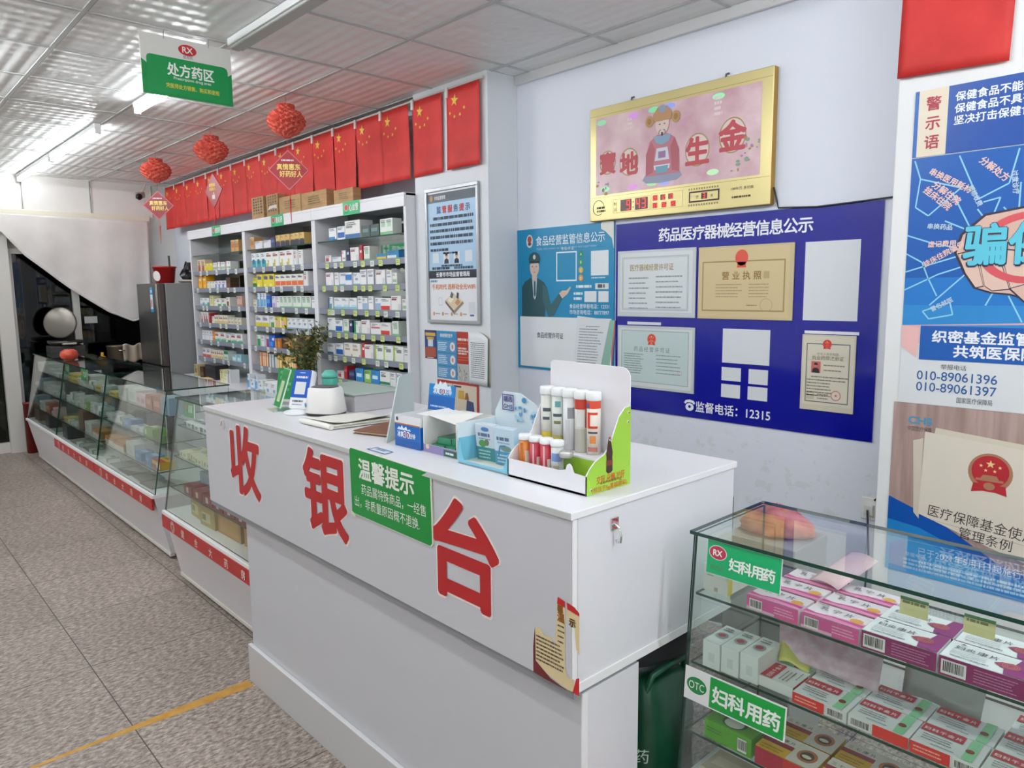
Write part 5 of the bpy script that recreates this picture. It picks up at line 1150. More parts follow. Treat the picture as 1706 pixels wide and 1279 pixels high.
b.frame(.105, .140, .105, .150, .003, K('#c4c8cc', .5), .0040); b.rect(.385, .44, .060, .125, K('#d6dadd', .5), .0040); b.rect(.395, .43, .045, .055, K('#3f6ea4', .5), .0040)
for q in range(4): b.disc(.058 + q * .085, .055, .010, .012, K('#c99a62', .5), .0040, 12); b.dashes(.075 + q * .085, .052, .04, 1, .007, .01, K('#a9a295', .5), .0040, q)
b.build('print', t)
def leaflet(name, label, cat, x0, x1, z0, z1, base, y=2.6575, th=.0008, rot=FRONT):
    t = thing(name, label, cat, (x0, y, z0), rot)
    MB().box(0, x1 - x0, 0, z1 - z0, -.0006, th, K(base, .4)).build('sheet', t)
    return t, x1 - x0, z1 - z0
t, w, h = leaflet('leaflet', 'narrow dark blue and maroon leaflet below the silver frame', 'leaflet', -3.654, -3.536, 1.140, 1.314, '#4c2438')
b = MB(); b.rect(.006, w - .006, .06, h - .01, K('#24468c', .4), .0014); b.rect(.006, w - .006, .012, .07, K('#a4513c', .4), .0017); b.rect(.008, w - .008, h - .035, h - .016, K('#d0a63c', .4), .0020); b.rect(.025, w - .025, h - .058, h - .042, K('#d0a63c', .4), .0020); b.rect(.034, w - .034, .075, .118, K('#d7dde2', .4), .0020); b.dashes(.02, .004, .08, 1, .005, .01, K('#e0d0c8', .5), .002, 1); b.build('print', t)
t, w, h = leaflet('leaflet', 'sky blue health leaflet with three round pictures below the silver frame', 'leaflet', -3.534, -3.340, 1.030, 1.313, '#2c86b8')
b = MB(); b.text('疾病预防宣传', w / 2, h - .035, .024, K('#e6f0f4', .5), .0022, 'C', w=.12, bold=.02)
for q in range(3):
    y = h - .125 - q * .078; b.rect(.008, w - .010, y, y + .068, K('#5c93c0', .4), .0014); b.dashes(.014, y + .052, .09, 5, .006, .011, K('#c3dbe9', .5), .0018, q); b.disc(w - .040, y + .034, .024, .027, K('#e2e4e6', .4), .0018, 18); b.disc(w - .040, y + .034, .009, .014, K('#c88a7c', .4), .0022, 10)
b.build('print', t)
t, w, h = leaflet('leaflet', 'red leaflet with pale lines between the sky blue leaflet and white papers', 'leaflet', -3.338, -3.226, 1.127, 1.314, '#a83128')
b = MB()
for q, y in enumerate((.135, .085, .070, .055)): b.dashes(.008, y, .095, 1, .014 if q == 0 else .010, .01, K('#e2cfc4', .5), .0014, q)
for y in (.118, .038, .022): b.rect(.006, w - .006, y, y + .002, K('#d99a4c', .5), .0014)
b.build('print', t)
t, w, h = leaflet('leaflet', 'small black and white sketch leaflet under the red leaflet', 'leaflet', -3.338, -3.236, 1.022, 1.122, '#b9b8b4')
b = MB(); R = random.Random(4)
for q in range(16): x, y = R.uniform(.006, w - .02), R.uniform(.006, h - .03); b.line([(x, y), (x + R.uniform(-.01, .014), y + R.uniform(.01, .028)), (x + R.uniform(-.01, .014), y + R.uniform(.0, .03))], .0028, K(R.choice(('#4a4c4a', '#6a6c66', '#e2e2de')), .5), .0014 + q * .00005)
b.build('print', t)
t = thing('paper_sheaf', 'sheaf of white printed sheets with curling corner taped on the pillar', 'papers', (-3.228, 2.655, 1.018), FRONT)
for q in range(3):
    b = MB(); nx, ny = 10, 8; v = []; f = []
    for i in range(nx + 1):
        for j in range(ny + 1):
            u, v_ = i / nx, j / ny; top = .298 - .05 * max(0, u - .55) ** 1.5 * 2.2
            v.append((u * (.182 + .006 * q), v_ * top, .003 + q * -.0007 + .018 * u ** 2 * (1 - .45 * v_) * (1 - .3 * q)))
    for i in range(nx):
        for j in range(ny): a = i * (ny + 1) + j; f.append((a, a + ny + 1, a + ny + 2, a + 1))
    b.add(v, f, K(('#e8eaec', '#4a7f6a', '#c9a888')[q], .6), True); o = b.build('sheet', t); so = o.modifiers.new('solid', 'SOLIDIFY'); so.thickness = .0006
b = MB()
for q in range(18):
    y = .235 - q * .0115; R = random.Random(q); x = .022
    while x < .150:
        l = R.uniform(.006, .02); v = []
        for xx in (x, min(x + l, .15)):
            u = xx / .182
            for yy in (y, y + .0042): v.append((xx, yy, .0042 + .018 * u * u * (1 - .45 * yy / .29)))
        b.add(v, [(0, 2, 3, 1)], K('#6d7278', .6)); x += l + .003
b.build('printed_lines', t)
t, w, h = leaflet('wall_calendar', 'red-bordered picture sheet under the leaflets, half hidden by the blue header card', 'calendar', -3.535, -3.148, .72, 1.020, '#b03a34')
b = MB(); b.rect(.018, w - .018, .09, h - .016, K('#d8cbb4', .4), .0014); b.line([(.15, .09), (.15, h - .016)], .004, K('#5c3a30', .5), .0018); b.rect(.16, .23, h - .034, h - .024, K('#4a2a28', .5), .0018)
for c, P_ in (('#c9a044', [(.20, .20), (.26, .20), (.255, .25), (.205, .25)]), ('#3e4c74', [(.27, .12), (.35, .12), (.34, .19), (.28, .20)]), ('#8a5a3c', [(.26, .20), (.30, .20), (.29, .24), (.27, .24)]), ('#6d86a4', [(.02, .12), (.12, .12), (.11, .22), (.04, .23)])): b.poly(P_, K(c, .5), .0018)
b.rect(w - .10, w - .05, .0, .08, K('#d8d4cc', .4), .0018); b.rect(w - .045, w - .01, .03, .07, K('#c9403a', .4), .0018); b.build('print', t)

# ================================================================== boards on the long wall
WY = 2.8795
t = thing('food_board', 'turquoise supervision board with a uniformed officer and a peeling corner', 'notice board', (-3.045, WY, 1.110), FRONT)
W_, H_ = .700, .772; TQ = K('#0a86b4', .35)
MB().box(0, W_, 0, H_, 0, .008, TQ, {'-x': K('#c9d2d4', .4), '+y': K('#c9d2d4', .4)}).build('board', t)
LWH = K('#e2eef4', .5)
b = MB(); b.text('食品经营监管信息公示', .150, .682, .056, LWH, .0092, 'L', w=.49, bold=.008); b.text('Public information on food operation and supervision', .155, .655, .018, K('#a8d2e4', .5), .0092, 'L', w=.43)
b.disc(.100, .706, .026, .036, K('#d8dcd6', .5), .0088, 20); b.disc(.100, .716, .016, .018, K('#b0493c', .5), .0092, 14); b.disc(.100, .692, .014, .010, K('#6b4a3c', .5), .0092, 14)
for q, ch in enumerate('等级评定'): b.text(ch, .340 + q * .024, .648, .020, LWH, .0092, 'L')
b.frame(.304, .451, .484, .639, .007, LWH, .0092)
for q, (c, ch) in enumerate((('#1d8a5a', 'A'), ('#3a9a4a', 'B'), ('#c9b03a', 'C'), ('#cf9a44', 'D'))): b.disc(.480, .622 - q * .041, .016, .017, K(c, .5), .0092, 14); b.text(ch, .480, .614 - q * .041, .020, LWH, .0096, 'C')
b.rect(.549, .665, .510, .634, K('#dfe7ea', .4), .0092); b.dashes(.552, .495, .11, 1, .007, .01, K('#b9dbe8', .5), .0092, 3)
b.dashes(.447, .448, .125, 1, .014, .02, LWH, .0092, 4); b.rect(.578, .666, .440, .470, K('#d6dcda', .4), .0092); b.dashes(.595, .447, .05, 1, .018, .02, K('#4a4c50', .5), .0096, 5)
b.dashes(.430, .412, .065, 1, .013, .02, LWH, .0092, 6); b.dashes(.430, .386, .065, 1, .013, .02, LWH, .0092, 7); b.rect(.505, .587, .375, .430, K('#dce2e4', .4), .0092); b.rect(.599, .666, .375, .430, K('#dce2e4', .4), .0092)
b.text('食品经营举报电话：12331', .400, .343, .026, LWH, .0092, 'L', w=.27, bold=.006); b.text('市场咨询电话：88777897', .400, .312, .026, LWH, .0092, 'L', w=.27, bold=.006)
b.build('lettering', t)
o = MB(); U = .085
SK, UN, UN2 = K('#d3b9aa', .5), K('#1f4a52', .5), K('#2b5c64', .5)
def op(P_, m, z): o.poly([(x, y + U) for x, y in P_], m, z)
op([(.035, .20), (.215, .20), (.235, .36), (.21, .395), (.16, .42), (.105, .42), (.06, .40), (.035, .37)], UN, .0088)
op([(.20, .385), (.236, .36), (.262, .275), (.325, .335), (.348, .308), (.285, .215), (.245, .205), (.20, .30)], UN2, .0091)
op([(.118, .425), (.158, .425), (.148, .315), (.138, .30), (.128, .315)], K('#c2cdd4', .5), .0093); op([(.133, .405), (.145, .405), (.147, .33), (.139, .315), (.131, .33)], UN2, .0096)
op([(.119, .44), (.158, .44), (.156, .415), (.138, .398), (.121, .415)], SK, .0096); o.disc(.138, .478 + U, .036, .050, SK, .0098, 24)
op([(.100, .500), (.176, .500), (.184, .524), (.174, .548), (.150, .560), (.126, .560), (.102, .548), (.092, .524)], UN, .0102); o.disc(.138, .534 + U, .011, .013, K('#c8ccc4', .5), .0106, 12); o.rect(.098, .178, .501 + U, .512 + U, K('#12262e', .5), .0106)
for dx in (-.015, .015): o.disc(.138 + dx, .483 + U, .005, .003, K('#2c2a2c', .5), .0102, 8)
o.disc(.138, .452 + U, .009, .003, K('#b07a70', .5), .0102, 8); o.line([(.138, .480 + U), (.136, .464 + U)], .002, K('#b3938a', .5), .0102)
op([(.325, .335), (.348, .308), (.385, .330), (.412, .366), (.406, .370), (.38, .350), (.35, .350)], SK, .0102)
o.build('officer_picture', t)
MB().rect(.022, W_ - .04, .012, .290, K('#cfd8da', .5), .0086).build('licence_slot', t)
b = MB(); b.poly([(.618, .765), (.630, .778), (.700, .772), (.702, .640), (.690, .69), (.650, .725), (.620, .74)], K('#dfe0d6', .5), .0112, .004); b.build('peeling_corner', t)
t = thing('licence_sheet', 'blank white food licence sheet in the lower slot of the turquoise board', 'certificate', (-3.022, 2.8685, 1.124), FRONT)
MB().box(0, .665, 0, .278, 0, .0012, K('#e2e6e8', .5)).build('sheet', t)
b = MB(); b.text('食品经营许可证', .135, .165, .034, K('#4c5054', .5), .002, 'L', w=.20, bold=.012); b.build('lettering', t)
t = thing('form_sheet', 'slanted printed form tucked over the white food licence sheet', 'papers', (-2.62, 2.8665, 1.095), (PI / 2, 0, 0))
b = MB(); b.poly([(0, 0), (.18, -.0), (.255, .300), (.035, .318)], K('#dde2e4', .5), 0, .0008)
b.build('sheet', t)
b = MB(); b.poly([(.18, .0), (.245, .0), (.285, .30), (.255, .30)], K('#8fb8a6', .5), -.0012, .0006); b.poly([(.235, .0), (.262, .0), (.29, .30), (.275, .30)], K('#b9606a', .5), -.0016, .0004); b.build('folded_edge', t)
b = MB()
for q in range(17): b.dashes(.052 - q * .0015 if q else .095, .262 - q * .0145, .165 if q else .1, 1, .0045, .01, K('#868d92', .6), .0012, q, .7)
b.build('printed_lines', t)

t = thing('licence_board', 'large royal blue licence board with a white heading and hotline', 'notice board', (-2.335, WY, .957), FRONT)
W_, H_ = 1.258, .908; RB = K('#0a0f8c', .16, coat=.4)
MB().box(0, W_, 0, H_, 0, .006, RB, {'+x': K('#b9bdc9', .4), '-y': K('#b9bdc9', .4)}).build('board', t)
b = MB(); WT = K('#eceef2', .5)
for q, ch in enumerate('药品医疗器械经营信息公示'): b.text(ch, .285 + q * .0615, .815, .066, WT, .0068, 'C', w=None, bold=.022)
b.text('监督电话：12315', .475, .034, .052, WT, .0068, 'L', w=.365, bold=.015)
b.disc(.452 - .01, .048, .022, .018, WT, .0068, 20); b.poly([(.412, .066), (.42, .078), (.442, .083), (.464, .078), (.472, .066), (.464, .061), (.455, .069), (.429, .069), (.420, .061)], WT, .0068); b.disc(.442, .050, .007, .007, RB, .0072, 12)
b.build('lettering', t)
b = MB()
for x0, x1, z0, z1 in ((-1.370, -1.155, 1.418, 1.728), (-1.730, -1.507, 1.223, 1.373), (-1.731, -1.637, 1.144, 1.203), (-1.600, -1.511, 1.139, 1.203), (-1.731, -1.638, 1.069, 1.128), (-1.602, -1.511, 1.070, 1.128)):
    MB().rect(x0 + 2.335, x1 + 2.335, z0 - .957, z1 - .957, K('#dcdfe2', .35), .0068).build('blank_slot', t)
MB().rect(.075, .275, .42, .434, K('#dcdfe2', .35), .0068).build('blank_slot', t)
MB().rect(.975, 1.19, .408, .420, K('#e4e6e8', .35), .0068).build('blank_slot', t)
def certificate(x0, x1, z0, z1, paper, label, kind):
    t = thing('certificate', label, 'certificate', (x0, 2.8725, z0), FRONT); w, h = x1 - x0, z1 - z0
    MB().box(0, w, 0, h, 0, .006, K(paper, .4), {'-y': K('#8c8f92', .3)}).build('sleeve', t, bevel=.001)
    b = MB(); z = .0066
    if kind == 0:
        b.rect(.018, w - .016, .022, h - .012, K('#d9dfe0', .4), z); b.frame(.030, w - .036, .032, h - .032, .0025, K('#9aa4a8', .5), z + .0004); b.frame(.036, w - .042, .038, h - .038, .0015, K('#9aa4a8', .5), z + .0004)
        b.text('医疗器械经营许可证', w / 2 - .02, h - .095, .034, K('#a8925c', .5), z + .0006, 'C', w=.25, bold=.01)
        for q in range(7): b.dashes(.07, h - .135 - q * .024, .12, 1, .006, .01, K('#8d9698', .6), z + .0006, q); b.dashes(.23, h - .13 - q * .024, .15, 1, .006, .01, K('#8d9698', .6), z + .0006, q + 20)
    elif kind == 1:
        b.rect(.006, w - .018, .010, h - .008, K('#d3bf92', .4), z); b.frame(.022, w - .035, .034, h - .064, .006, K('#a08a5c', .5), z + .0004)
        b.disc(w / 2 - .01, h - .052, .030, .034, K('#d4503a', .45), z + .0008, 24); b.poly([(w / 2 - .032, h - .094), (w / 2 + .012, h - .094), (w / 2 + .008, h - .07), (w / 2 - .028, h - .07)], K('#d4503a', .45), z + .0008)
        for q, ch in enumerate('营业执照'): b.text(ch, w / 2 - .085 + q * .050, h - .142, .038, K('#94733a', .5), z + .0008, 'C', bold=.02)
        b.rect(w - .13, w - .104, h - .142, h - .112, K('#b7a476', .5), z + .0008)
        for q in range(5): b.dashes(.09, h - .168 - q * .013, .13, 1, .004, .01, K('#a5936a', .6), z + .0008, q); b.dashes(.25, h - .168 - q * .013, .1, 1, .004, .01, K('#a5936a', .6), z + .0008, q + 9)
        b.ring(w - .115, .062, .026, .028, K('#b09a6c', .5), z + .0008, 24); b.dashes(.24, .058, .06, 1, .005, .01, K('#9a8658', .6), z + .0008, 4)
    elif kind == 2:
        b.rect(.012, w - .012, .012, h - .012, K('#d7dcda', .4), z); b.rect(.026, w - .03, .030, h - .022, K('#c3d4d2', .4), z + .0003); b.frame(.026, w - .03, .030, h - .022, .0025, K('#7f9694', .5), z + .0006)
        emblem(b, w / 2 - .015, h - .062, .026, z + .0006, '#d9825a', '#cf4038')
        for q, ch in enumerate('药品经营许可证'): b.text(ch, w / 2 - .108 + q * .031, h - .122, .026, K('#6d7a7a', .5), z + .0008, 'C')
        for q in range(9): b.dashes(.042, h - .140 - q * .0115, .12, 1, .0042, .01, K('#7f8c8c', .6), z + .0008, q)
        for q in range(6): b.dashes(.235, h - .140 - q * .017, .15, 1, .0042, .01, K('#7f8c8c', .6), z + .0008, q + 30)
        b.ring(w - .075, h - .215, .010, .012, K('#d8a0a4', .5), z + .0008, 16)
    else:
        b.rect(.008, w - .006, .022, h - .006, K('#d8d2be', .4), z); b.frame(.020, w - .020, .034, h - .034, .004, K('#6f716c', .5), z + .0004)
        emblem(b, w / 2 - .004, h - .036, .018, z + .0006, '#d85a4a', '#cf3a34')
        b.text('中华人民共和国', w / 2, h - .080, .012, K('#8a7a6c', .5), z + .0008, 'C', w=.085); b.text('执业药师注册证', w / 2, h - .098, .018, K('#8c7c6a', .5), z + .0008, 'C', w=.125, bold=.01)
        bust(b, .042, h - .152, .038, .046, z + .0008, '#c27a70', '#2a2428', '#c4645c')
        for q in range(2): b.dashes(.092, h - .122 - q * .020, .085, 1, .0045, .01, K('#85806f', .6), z + .0008, q)
        for q in range(7): b.dashes(.026 if q else .044, h - .170 - q * .0125, (.16 if q < 2 else .11), 1, .0045, .01, K('#7c7768', .6), z + .0008, q + 5)
        b.rect(.024, .058, .044, .074, K('#c2bba6', .5), z + .0008); b.ring(.145, .066, .017, .020, K('#c96a64', .5), z + .0010, 24); b.star(.145, .066, .007, K('#c96a64', .5), z + .0010); b.dashes(.07, .064, .05, 1, .0045, .01, K('#85806f', .6), z + .0008, 40); b.dashes(.07, .048, .05, 1, .0045, .01, K('#85806f', .6), z + .0008, 41)
    b.build('print', t)
certificate(-2.318, -1.872, 1.416, 1.733, '#c9ced2', 'white certificate with tan heading, first in the upper line of the royal blue board', 0)
certificate(-1.858, -1.412, 1.415, 1.730, '#cbb98e', 'tan business licence with a red emblem on the royal blue board', 1)
certificate(-2.315, -1.870, 1.068, 1.372, '#c4cacc', 'pale green certificate with a red emblem below the white one on the blue board', 2)
certificate(-1.365, -1.152, 1.058, 1.362, '#cfc8b2', 'upright cream certificate with a small red portrait near the blue board corner', 3)

# ------------------------------------------------------------------ gold picture clock
t = thing('picture_clock', 'wide gold-framed lucky picture with a red digital clock strip', 'clock', (-2.481, 2.8785, 1.886), FRONT)
W_, H_ = .969, .543
MB().box(0, W_, 0, H_, 0, .036, GOLD, {'+x': K('#b98f3e', .35, .6), '-y': K('#8a6a34', .4, .5)}).build('case', t, bevel=.004)
LN = K('#8f7836', .4, .5)
b = MB(); b.rect(.004, W_ - .004, .112, .1135, LN, .0366); b.rect(.004, W_ - .004, .503, .5045, LN, .0366); b.frame(.150, .372, .030, .095, .0016, LN, .0368); b.frame(.378, .55, .028, .1, .001, LN, .0368); b.build('panel_lines', t)
PK = noisy('picture_print', '#c398a2', '#e2c6c8', 7, .3, detail=6, lo=.3, hi=.7)
b = MB(); b.rect(.040, W_ - .050, .124, .492, PK, .0368); b.build('picture', t)
b = MB(); z = .0374
for cx, cy, r in ((.115, .275, .050), (.245, .262, .056), (.62, .265, .062), (.79, .30, .064)): b.ring(cx, cy, r - .005, r, K('#9a8a5c', .4, .4), z, 28, 1.15); b.disc(cx, cy, r - .006, (r - .006) * 1.15, K('#dcc9c0', .4), z - .0002, 28)
RC = K('#b5414a', .4)
for ch, cx, cy, s in (('寶', .115, .232, .105), ('地', .245, .212, .11), ('生', .62, .212, .125), ('金', .79, .248, .13)): MB().text(ch, cx, cy, s, RC, z + .0005, 'C', bold=.04).build('character', t)
b.build('round_ground_pattern', t)
b = MB(); z = .0380
FG = [('#8d93a8', [(.325, .165), (.35, .150), (.43, .145), (.515, .150), (.545, .168), (.52, .20), (.35, .198)]), ('#b8727e', [(.345, .18), (.53, .18), (.525, .28), (.505, .335), (.465, .36), (.405, .36), (.365, .335), (.345, .275)]), ('#a95a64', [(.345, .185), (.385, .195), (.395, .30), (.375, .335), (.345, .28)]), ('#a95a64', [(.53, .185), (.49, .195), (.48, .30), (.50, .335), (.527, .28)]),
      ('#7f9cb0', [(.385, .355), (.485, .355), (.47, .325), (.435, .312), (.40, .325)]), ('#c9ccd8', [(.405, .30), (.465, .30), (.475, .245), (.395, .245)]), ('#8f6a8e', [(.415, .285), (.455, .285), (.455, .255), (.415, .255)]), ('#d8dde4', [(.39, .225), (.48, .225), (.475, .205), (.395, .205)]), ('#6d9cae', [(.40, .22), (.47, .22), (.465, .188), (.405, .188)])]
for n, (c, P_) in enumerate(FG): b.poly(P_, K(c, .4), z + n * .0002)
z += .002
for sx in (-1, 1): b.disc(.435 + sx * .072, .425, .022, .026, K('#b08c5c', .4, .3), z, 16); b.disc(.435 + sx * .072, .425, .012, .014, K('#94703e', .4, .3), z + .0002, 12)
b.disc(.435, .405, .037, .047, K('#d9c2b8', .4), z + .0003, 24); b.poly([(.388, .418), (.482, .418), (.486, .45), (.462, .478), (.435, .488), (.408, .478), (.384, .45)], K('#b48a62', .4, .2), z + .0006); b.disc(.435, .47, .022, .018, K('#8c93a4', .4), z + .0008, 14)
for sx in (-1, 1): b.disc(.435 + sx * .013, .404, .005, .0025, K('#3a2c2a', .4), z + .0009, 8); b.line([(.435 + sx * .006, .380), (.435 + sx * .016, .374), (.435 + sx * .017, .362)], .003, K('#3a2c2a', .4), z + .0009)
b.poly([(.429, .368), (.441, .368), (.438, .352), (.432, .352)], K('#3a2c2a', .4), z + .0009)
b.build('seated_figure', t)
b = MB(); z = .0376; R = random.Random(8)
for x, y, c in ((.075, .468, '#8fd0a4'), (.27, .468, '#c98ad0'), (.385, .475, '#7fcf9a'), (.47, .476, '#8a9ae0'), (.72, .470, '#8fe0a8'), (.10, .150, '#96d8a8'), (.27, .145, '#d090cc'), (.38, .148, '#a4d49a'), (.45, .146, '#9aa4e4'), (.70, .160, '#b4dcac')):
    b.disc(x, y, .030, .013, K(c, .4, 0, .35), z, 18)
b.build('coloured_lights', t)
b = MB(); 
for q in range(40): x, y = R.choice(((.06, .14), (.80, .17), (.84, .24))); x += R.uniform(-.02, .08); y += R.uniform(-.02, .05); b.disc(x, y, R.uniform(.004, .012), R.uniform(.003, .010), K(R.choice(('#a8804c', '#8c6a6a', '#7f9c84', '#cdb9a0', '#9a7f98')), .4), .0374 + q * .00002, 8)
b.dashes(.235, .45, .03, 3, .012, .02, K('#e2d0d2', .4), .0378, 3); b.dashes(.70, .46, .04, 4, .012, .022, K('#e2d0d2', .4), .0378, 5); b.build('picture_details', t)
LED = K('#ff3a30', .4, 0, 1.6); DKR = K('#4a1f22', .3)
b = MB(); b.rect(.196, .262, .036, .090, DKR, .0372); b.rect(.284, .358, .036, .090, DKR, .0372)
for q in range(3):
    b.rect(.386 + q * .043, .412 + q * .043, .068, .092, DKR, .0372)
for q in range(3): b.rect(.386 + q * .05, .412 + q * .05, .034, .058, DKR, .0372)
b.frame(.582, .735, .040, .088, .007, K('#3c2c20', .4), .0372); b.rect(.645, .675, .052, .078, DKR, .0372); b.build('display_windows', t)
SEG = {'9': 'abcdfg', '4': 'bcfg', '3': 'abcdg', '8': 'abcdefg', '0': 'abcdef', '2': 'abged', '1': 'bc', '5': 'afgcd', '6': 'afgedc'}
def seg(b, ch, x, y, w, h, m, z):
    t_ = w * .2; S = {'a': (x, x + w, y + h - t_, y + h), 'g': (x, x + w, y + h / 2 - t_ / 2, y + h / 2 + t_ / 2), 'd': (x, x + w, y, y + t_), 'f': (x, x + t_, y + h / 2, y + h), 'b': (x + w - t_, x + w, y + h / 2, y + h), 'e': (x, x + t_, y, y + h / 2), 'c': (x + w - t_, x + w, y, y + h / 2)}
    for k in SEG[ch]: b.rect(*S[k], m, z)
b = MB(); seg(b, '9', .234, .041, .020, .044, LED, .0378); seg(b, '4', .292, .041, .020, .044, LED, .0378); seg(b, '3', .326, .041, .020, .044, LED, .0378)
for q, ch in enumerate(('20', '12', '13')): seg(b, ch[0], .388 + q * .043, .071, .009, .018, LED, .0378); seg(b, ch[1], .401 + q * .043, .071, .009, .018, LED, .0378)
for q, ch in enumerate(('03', '06', '20')): seg(b, ch[0], .388 + q * .05, .037, .009, .018, LED, .0378); seg(b, ch[1], .401 + q * .05, .037, .009, .018, LED, .0378)
seg(b, '3', .655, .055, .010, .020, LED, .0378); b.build('red_digits', t)
b = MB(); DG = K('#4c3f22', .5); b.text('时', .165, .066, .020, DG, .0372, 'C'); b.text('间', .165, .038, .020, DG, .0372, 'C'); b.disc(.273, .074, .003, .004, DG, .0372, 8); b.disc(.273, .050, .003, .004, DG, .0372, 8)
b.ring(.058, .064, .034, .037, DG, .0372, 24); b.rect(.045, .13, .036, .060, GOLD, .0373); b.dashes(.048, .058, .06, 2, .010, .016, DG, .0376, 3)
b.text('100年历 多功能', .79, .074, .014, DG, .0372, 'L', w=.105); b.dashes(.795, .040, .09, 1, .008, .01, DG, .0372, 6); b.text('农', .625, .056, .016, DG, .0376, 'C'); b.text('天', .698, .056, .016, DG, .0376, 'C')
for q in range(12): b.rect(.580 + q * .013, .586 + q * .013, .094, .102, K('#8c7640', .5), .0372); b.rect(.580 + q * .013, .586 + q * .013, .025, .033, K('#8c7640', .5), .0372)
b.build('lettering', t)
for x in (.235, .735): MB().tube([(x, H_ - .004, .012), (x + .002, H_ + .018, .010), (x + .014, H_ + .020, .006)], .004, K('#5c5a56', .4, .6)).build('hook', t)
tag(MB().tube([(-1.508, 2.862, 1.955), (-1.50, 2.876, 1.90), (-1.49, 2.870, 1.872), (-1.33, 2.868, 1.862), (-1.20, 2.868, 1.866), (-1.06, 2.872, 1.872), (-.99, 2.874, 1.878)], .0035, K('#1f2226', .5)).build('power_cable'), 'thin black cable running from the gold clock over the blue board', 'cable')
t = thing('wall_socket', 'white wall socket half hidden by the pillar with the red flag', 'socket', (-1.103, 2.8795, .655), FRONT)
MB().box(0, .086, 0, .086, 0, .010, K('#e8e8e2', .35)).build('plate', t, bevel=.003)
MB().box(.018, .050, .022, .062, .0102, .034, K('#dcdcd6', .4)).build('plug', t, bevel=.003)
tag(MB().tube([(-1.068, 2.84, .70), (-1.06, 2.83, .64), (-1.055, 2.84, .52), (-1.07, 2.85, .30), (-1.06, 2.86, .012)], .004, K('#2c3038', .5)).build('plug_cord'), 'dark cord hanging down from the white wall socket', 'cord')
tag(MB().tube([(-1.035, 2.872, .80), (-1.028, 2.868, .86), (-1.033, 2.870, .755), (-1.055, 2.868, .735)], .004, K('#17191e', .5)).build('cord_loop'), 'short black cord end above the white wall socket', 'cord')

# ================================================================== pillar by the camera: flag and posters
PY = 2.6585
t = thing('national_flag', 'large plain red flag hanging at the top of the bright pillar', 'flag', (-.975, PY - .003, 2.215), FRONT)
nx, ny = 12, 12; v = []; f = []
for j in range(ny + 1):
    for i in range(nx + 1): u, w_ = i / nx, j / ny; v.append((u * .315 + .010 * w_, -.0 + (.46 - .02) * w_ + .012 * (1 - u), .004 + .006 * math.sin(3 * u + 2 * w_) * (1 - .4 * w_) + .004))
for j in range(ny):
    for i in range(nx): a = j * (nx + 1) + i; f.append((a, a + 1, a + nx + 2, a + nx + 1))
b = MB(); b.add(v, f, FLAGM, True); o = b.build('flag_cloth', t); so = o.modifiers.new('solid', 'SOLIDIFY'); so.thickness = .001
t = thing('warning_poster', 'royal blue health-food warning poster with a cream vertical strip', 'poster', (-.918, PY, 1.968), FRONT)
MB().box(0, .86, 0, .208, 0, .0012, K('#144a9c', .3)).build('sheet', t)
b = MB(); b.rect(.012, .098, -.0, .208, K('#e2d6bf', .45), .0018); b.rect(.0, .012, 0, .195, K('#1f5fae', .35), .0018); b.build('cream_strip', t)
b = MB()
for q, ch in enumerate('警示语'): b.text(ch, .056, .146 - q * .060, .046, K('#a83a48', .5), .0024, 'C', bold=.02)
for q, s in enumerate(('保健食品不能代替药品', '保健食品不具有疾病预防功能', '坚决打击保健食品虚假宣传')): b.text(s, .118, .160 - q * .036, .030, K('#e6eef6', .5), .0020, 'L', bold=.025)
b.build('lettering', t)
t = thing('fist_poster', 'blue poster with a fist punching through shattered glass and two phone numbers', 'poster', (-.918, PY, 1.157), FRONT)
W_ = .86
MB().box(0, W_, 0, .808, 0, .0012, K('#dcdfe0', .35)).build('sheet', t)
b = MB(); b.rect(0, W_, .262, .808, K('#0f57a8', .3), .0016); b.rect(0, W_, .262, .42, K('#1a74c0', .3), .0019); b.rect(0, W_, .262, .33, K('#2a86c8', .3), .0022)
b.poly([(.0, .205), (.055, .205), (.055, .262), (W_, .290), (W_, .300), (0, .262)], K('#e0a8a4', .4), .0024); b.rect(.058, W_, .150, .262, K('#1557a8', .3), .0027); b.poly([(0, .19), (.05, .155), (.056, .255), (0, .262)], K('#e8b8b4', .4), .0026); b.build('colour_fields', t)
b = MB(); SH = K('#8fd0ea', .35); R = random.Random(6)
for P_ in ([(.01, .80), (.03, .74), (.15, .70), (.06, .62), (.02, .65), (.03, .74)], [(.14, .80), (.20, .66), (.28, .70), (.30, .80)], [(.0, .56), (.08, .53), (.20, .50), (.0, .44)], [(.0, .38), (.10, .43), (.22, .47), (.08, .33)], [(.11, .60), (.19, .56), (.13, .68)], [(.20, .63), (.235, .58), (.26, .66), (.215, .65)], [(.27, .63), (.31, .58), (.31, .70)], [(.06, .31), (.14, .34), (.15, .30), (.08, .285), (.06, .31)], [(.24, .33), (.28, .42)], [(.0, .50), (.05, .47), (.07, .42), (.10, .36)], [(.30, .36), (.34, .28)]): b.line(P_, .0045, SH, .0029)
b.build('glass_shards', t)
FX, FY = -.055, .022
b = MB(); SKN = K('#d9b4a4', .4); OUT = K('#2a2433', .4); z = .0030
def fist(P_, c, dz, grow=0): 
    cx = sum(p[0] for p in P_) / len(P_); cy = sum(p[1] for p in P_) / len(P_)
    b.poly([(FX + cx + (x - cx) * (1 + grow), FY + cy + (y - cy) * (1 + grow)) for x, y in P_], c, z + dz)
whole = [(.205, .475), (.22, .53), (.28, .585), (.38, .60), (.52, .59), (.60, .53), (.62, .44), (.57, .36), (.47, .315), (.40, .33), (.36, .345), (.31, .35), (.265, .365), (.235, .41)]
fist(whole, OUT, 0, .045); fist(whole, SKN, .0003)
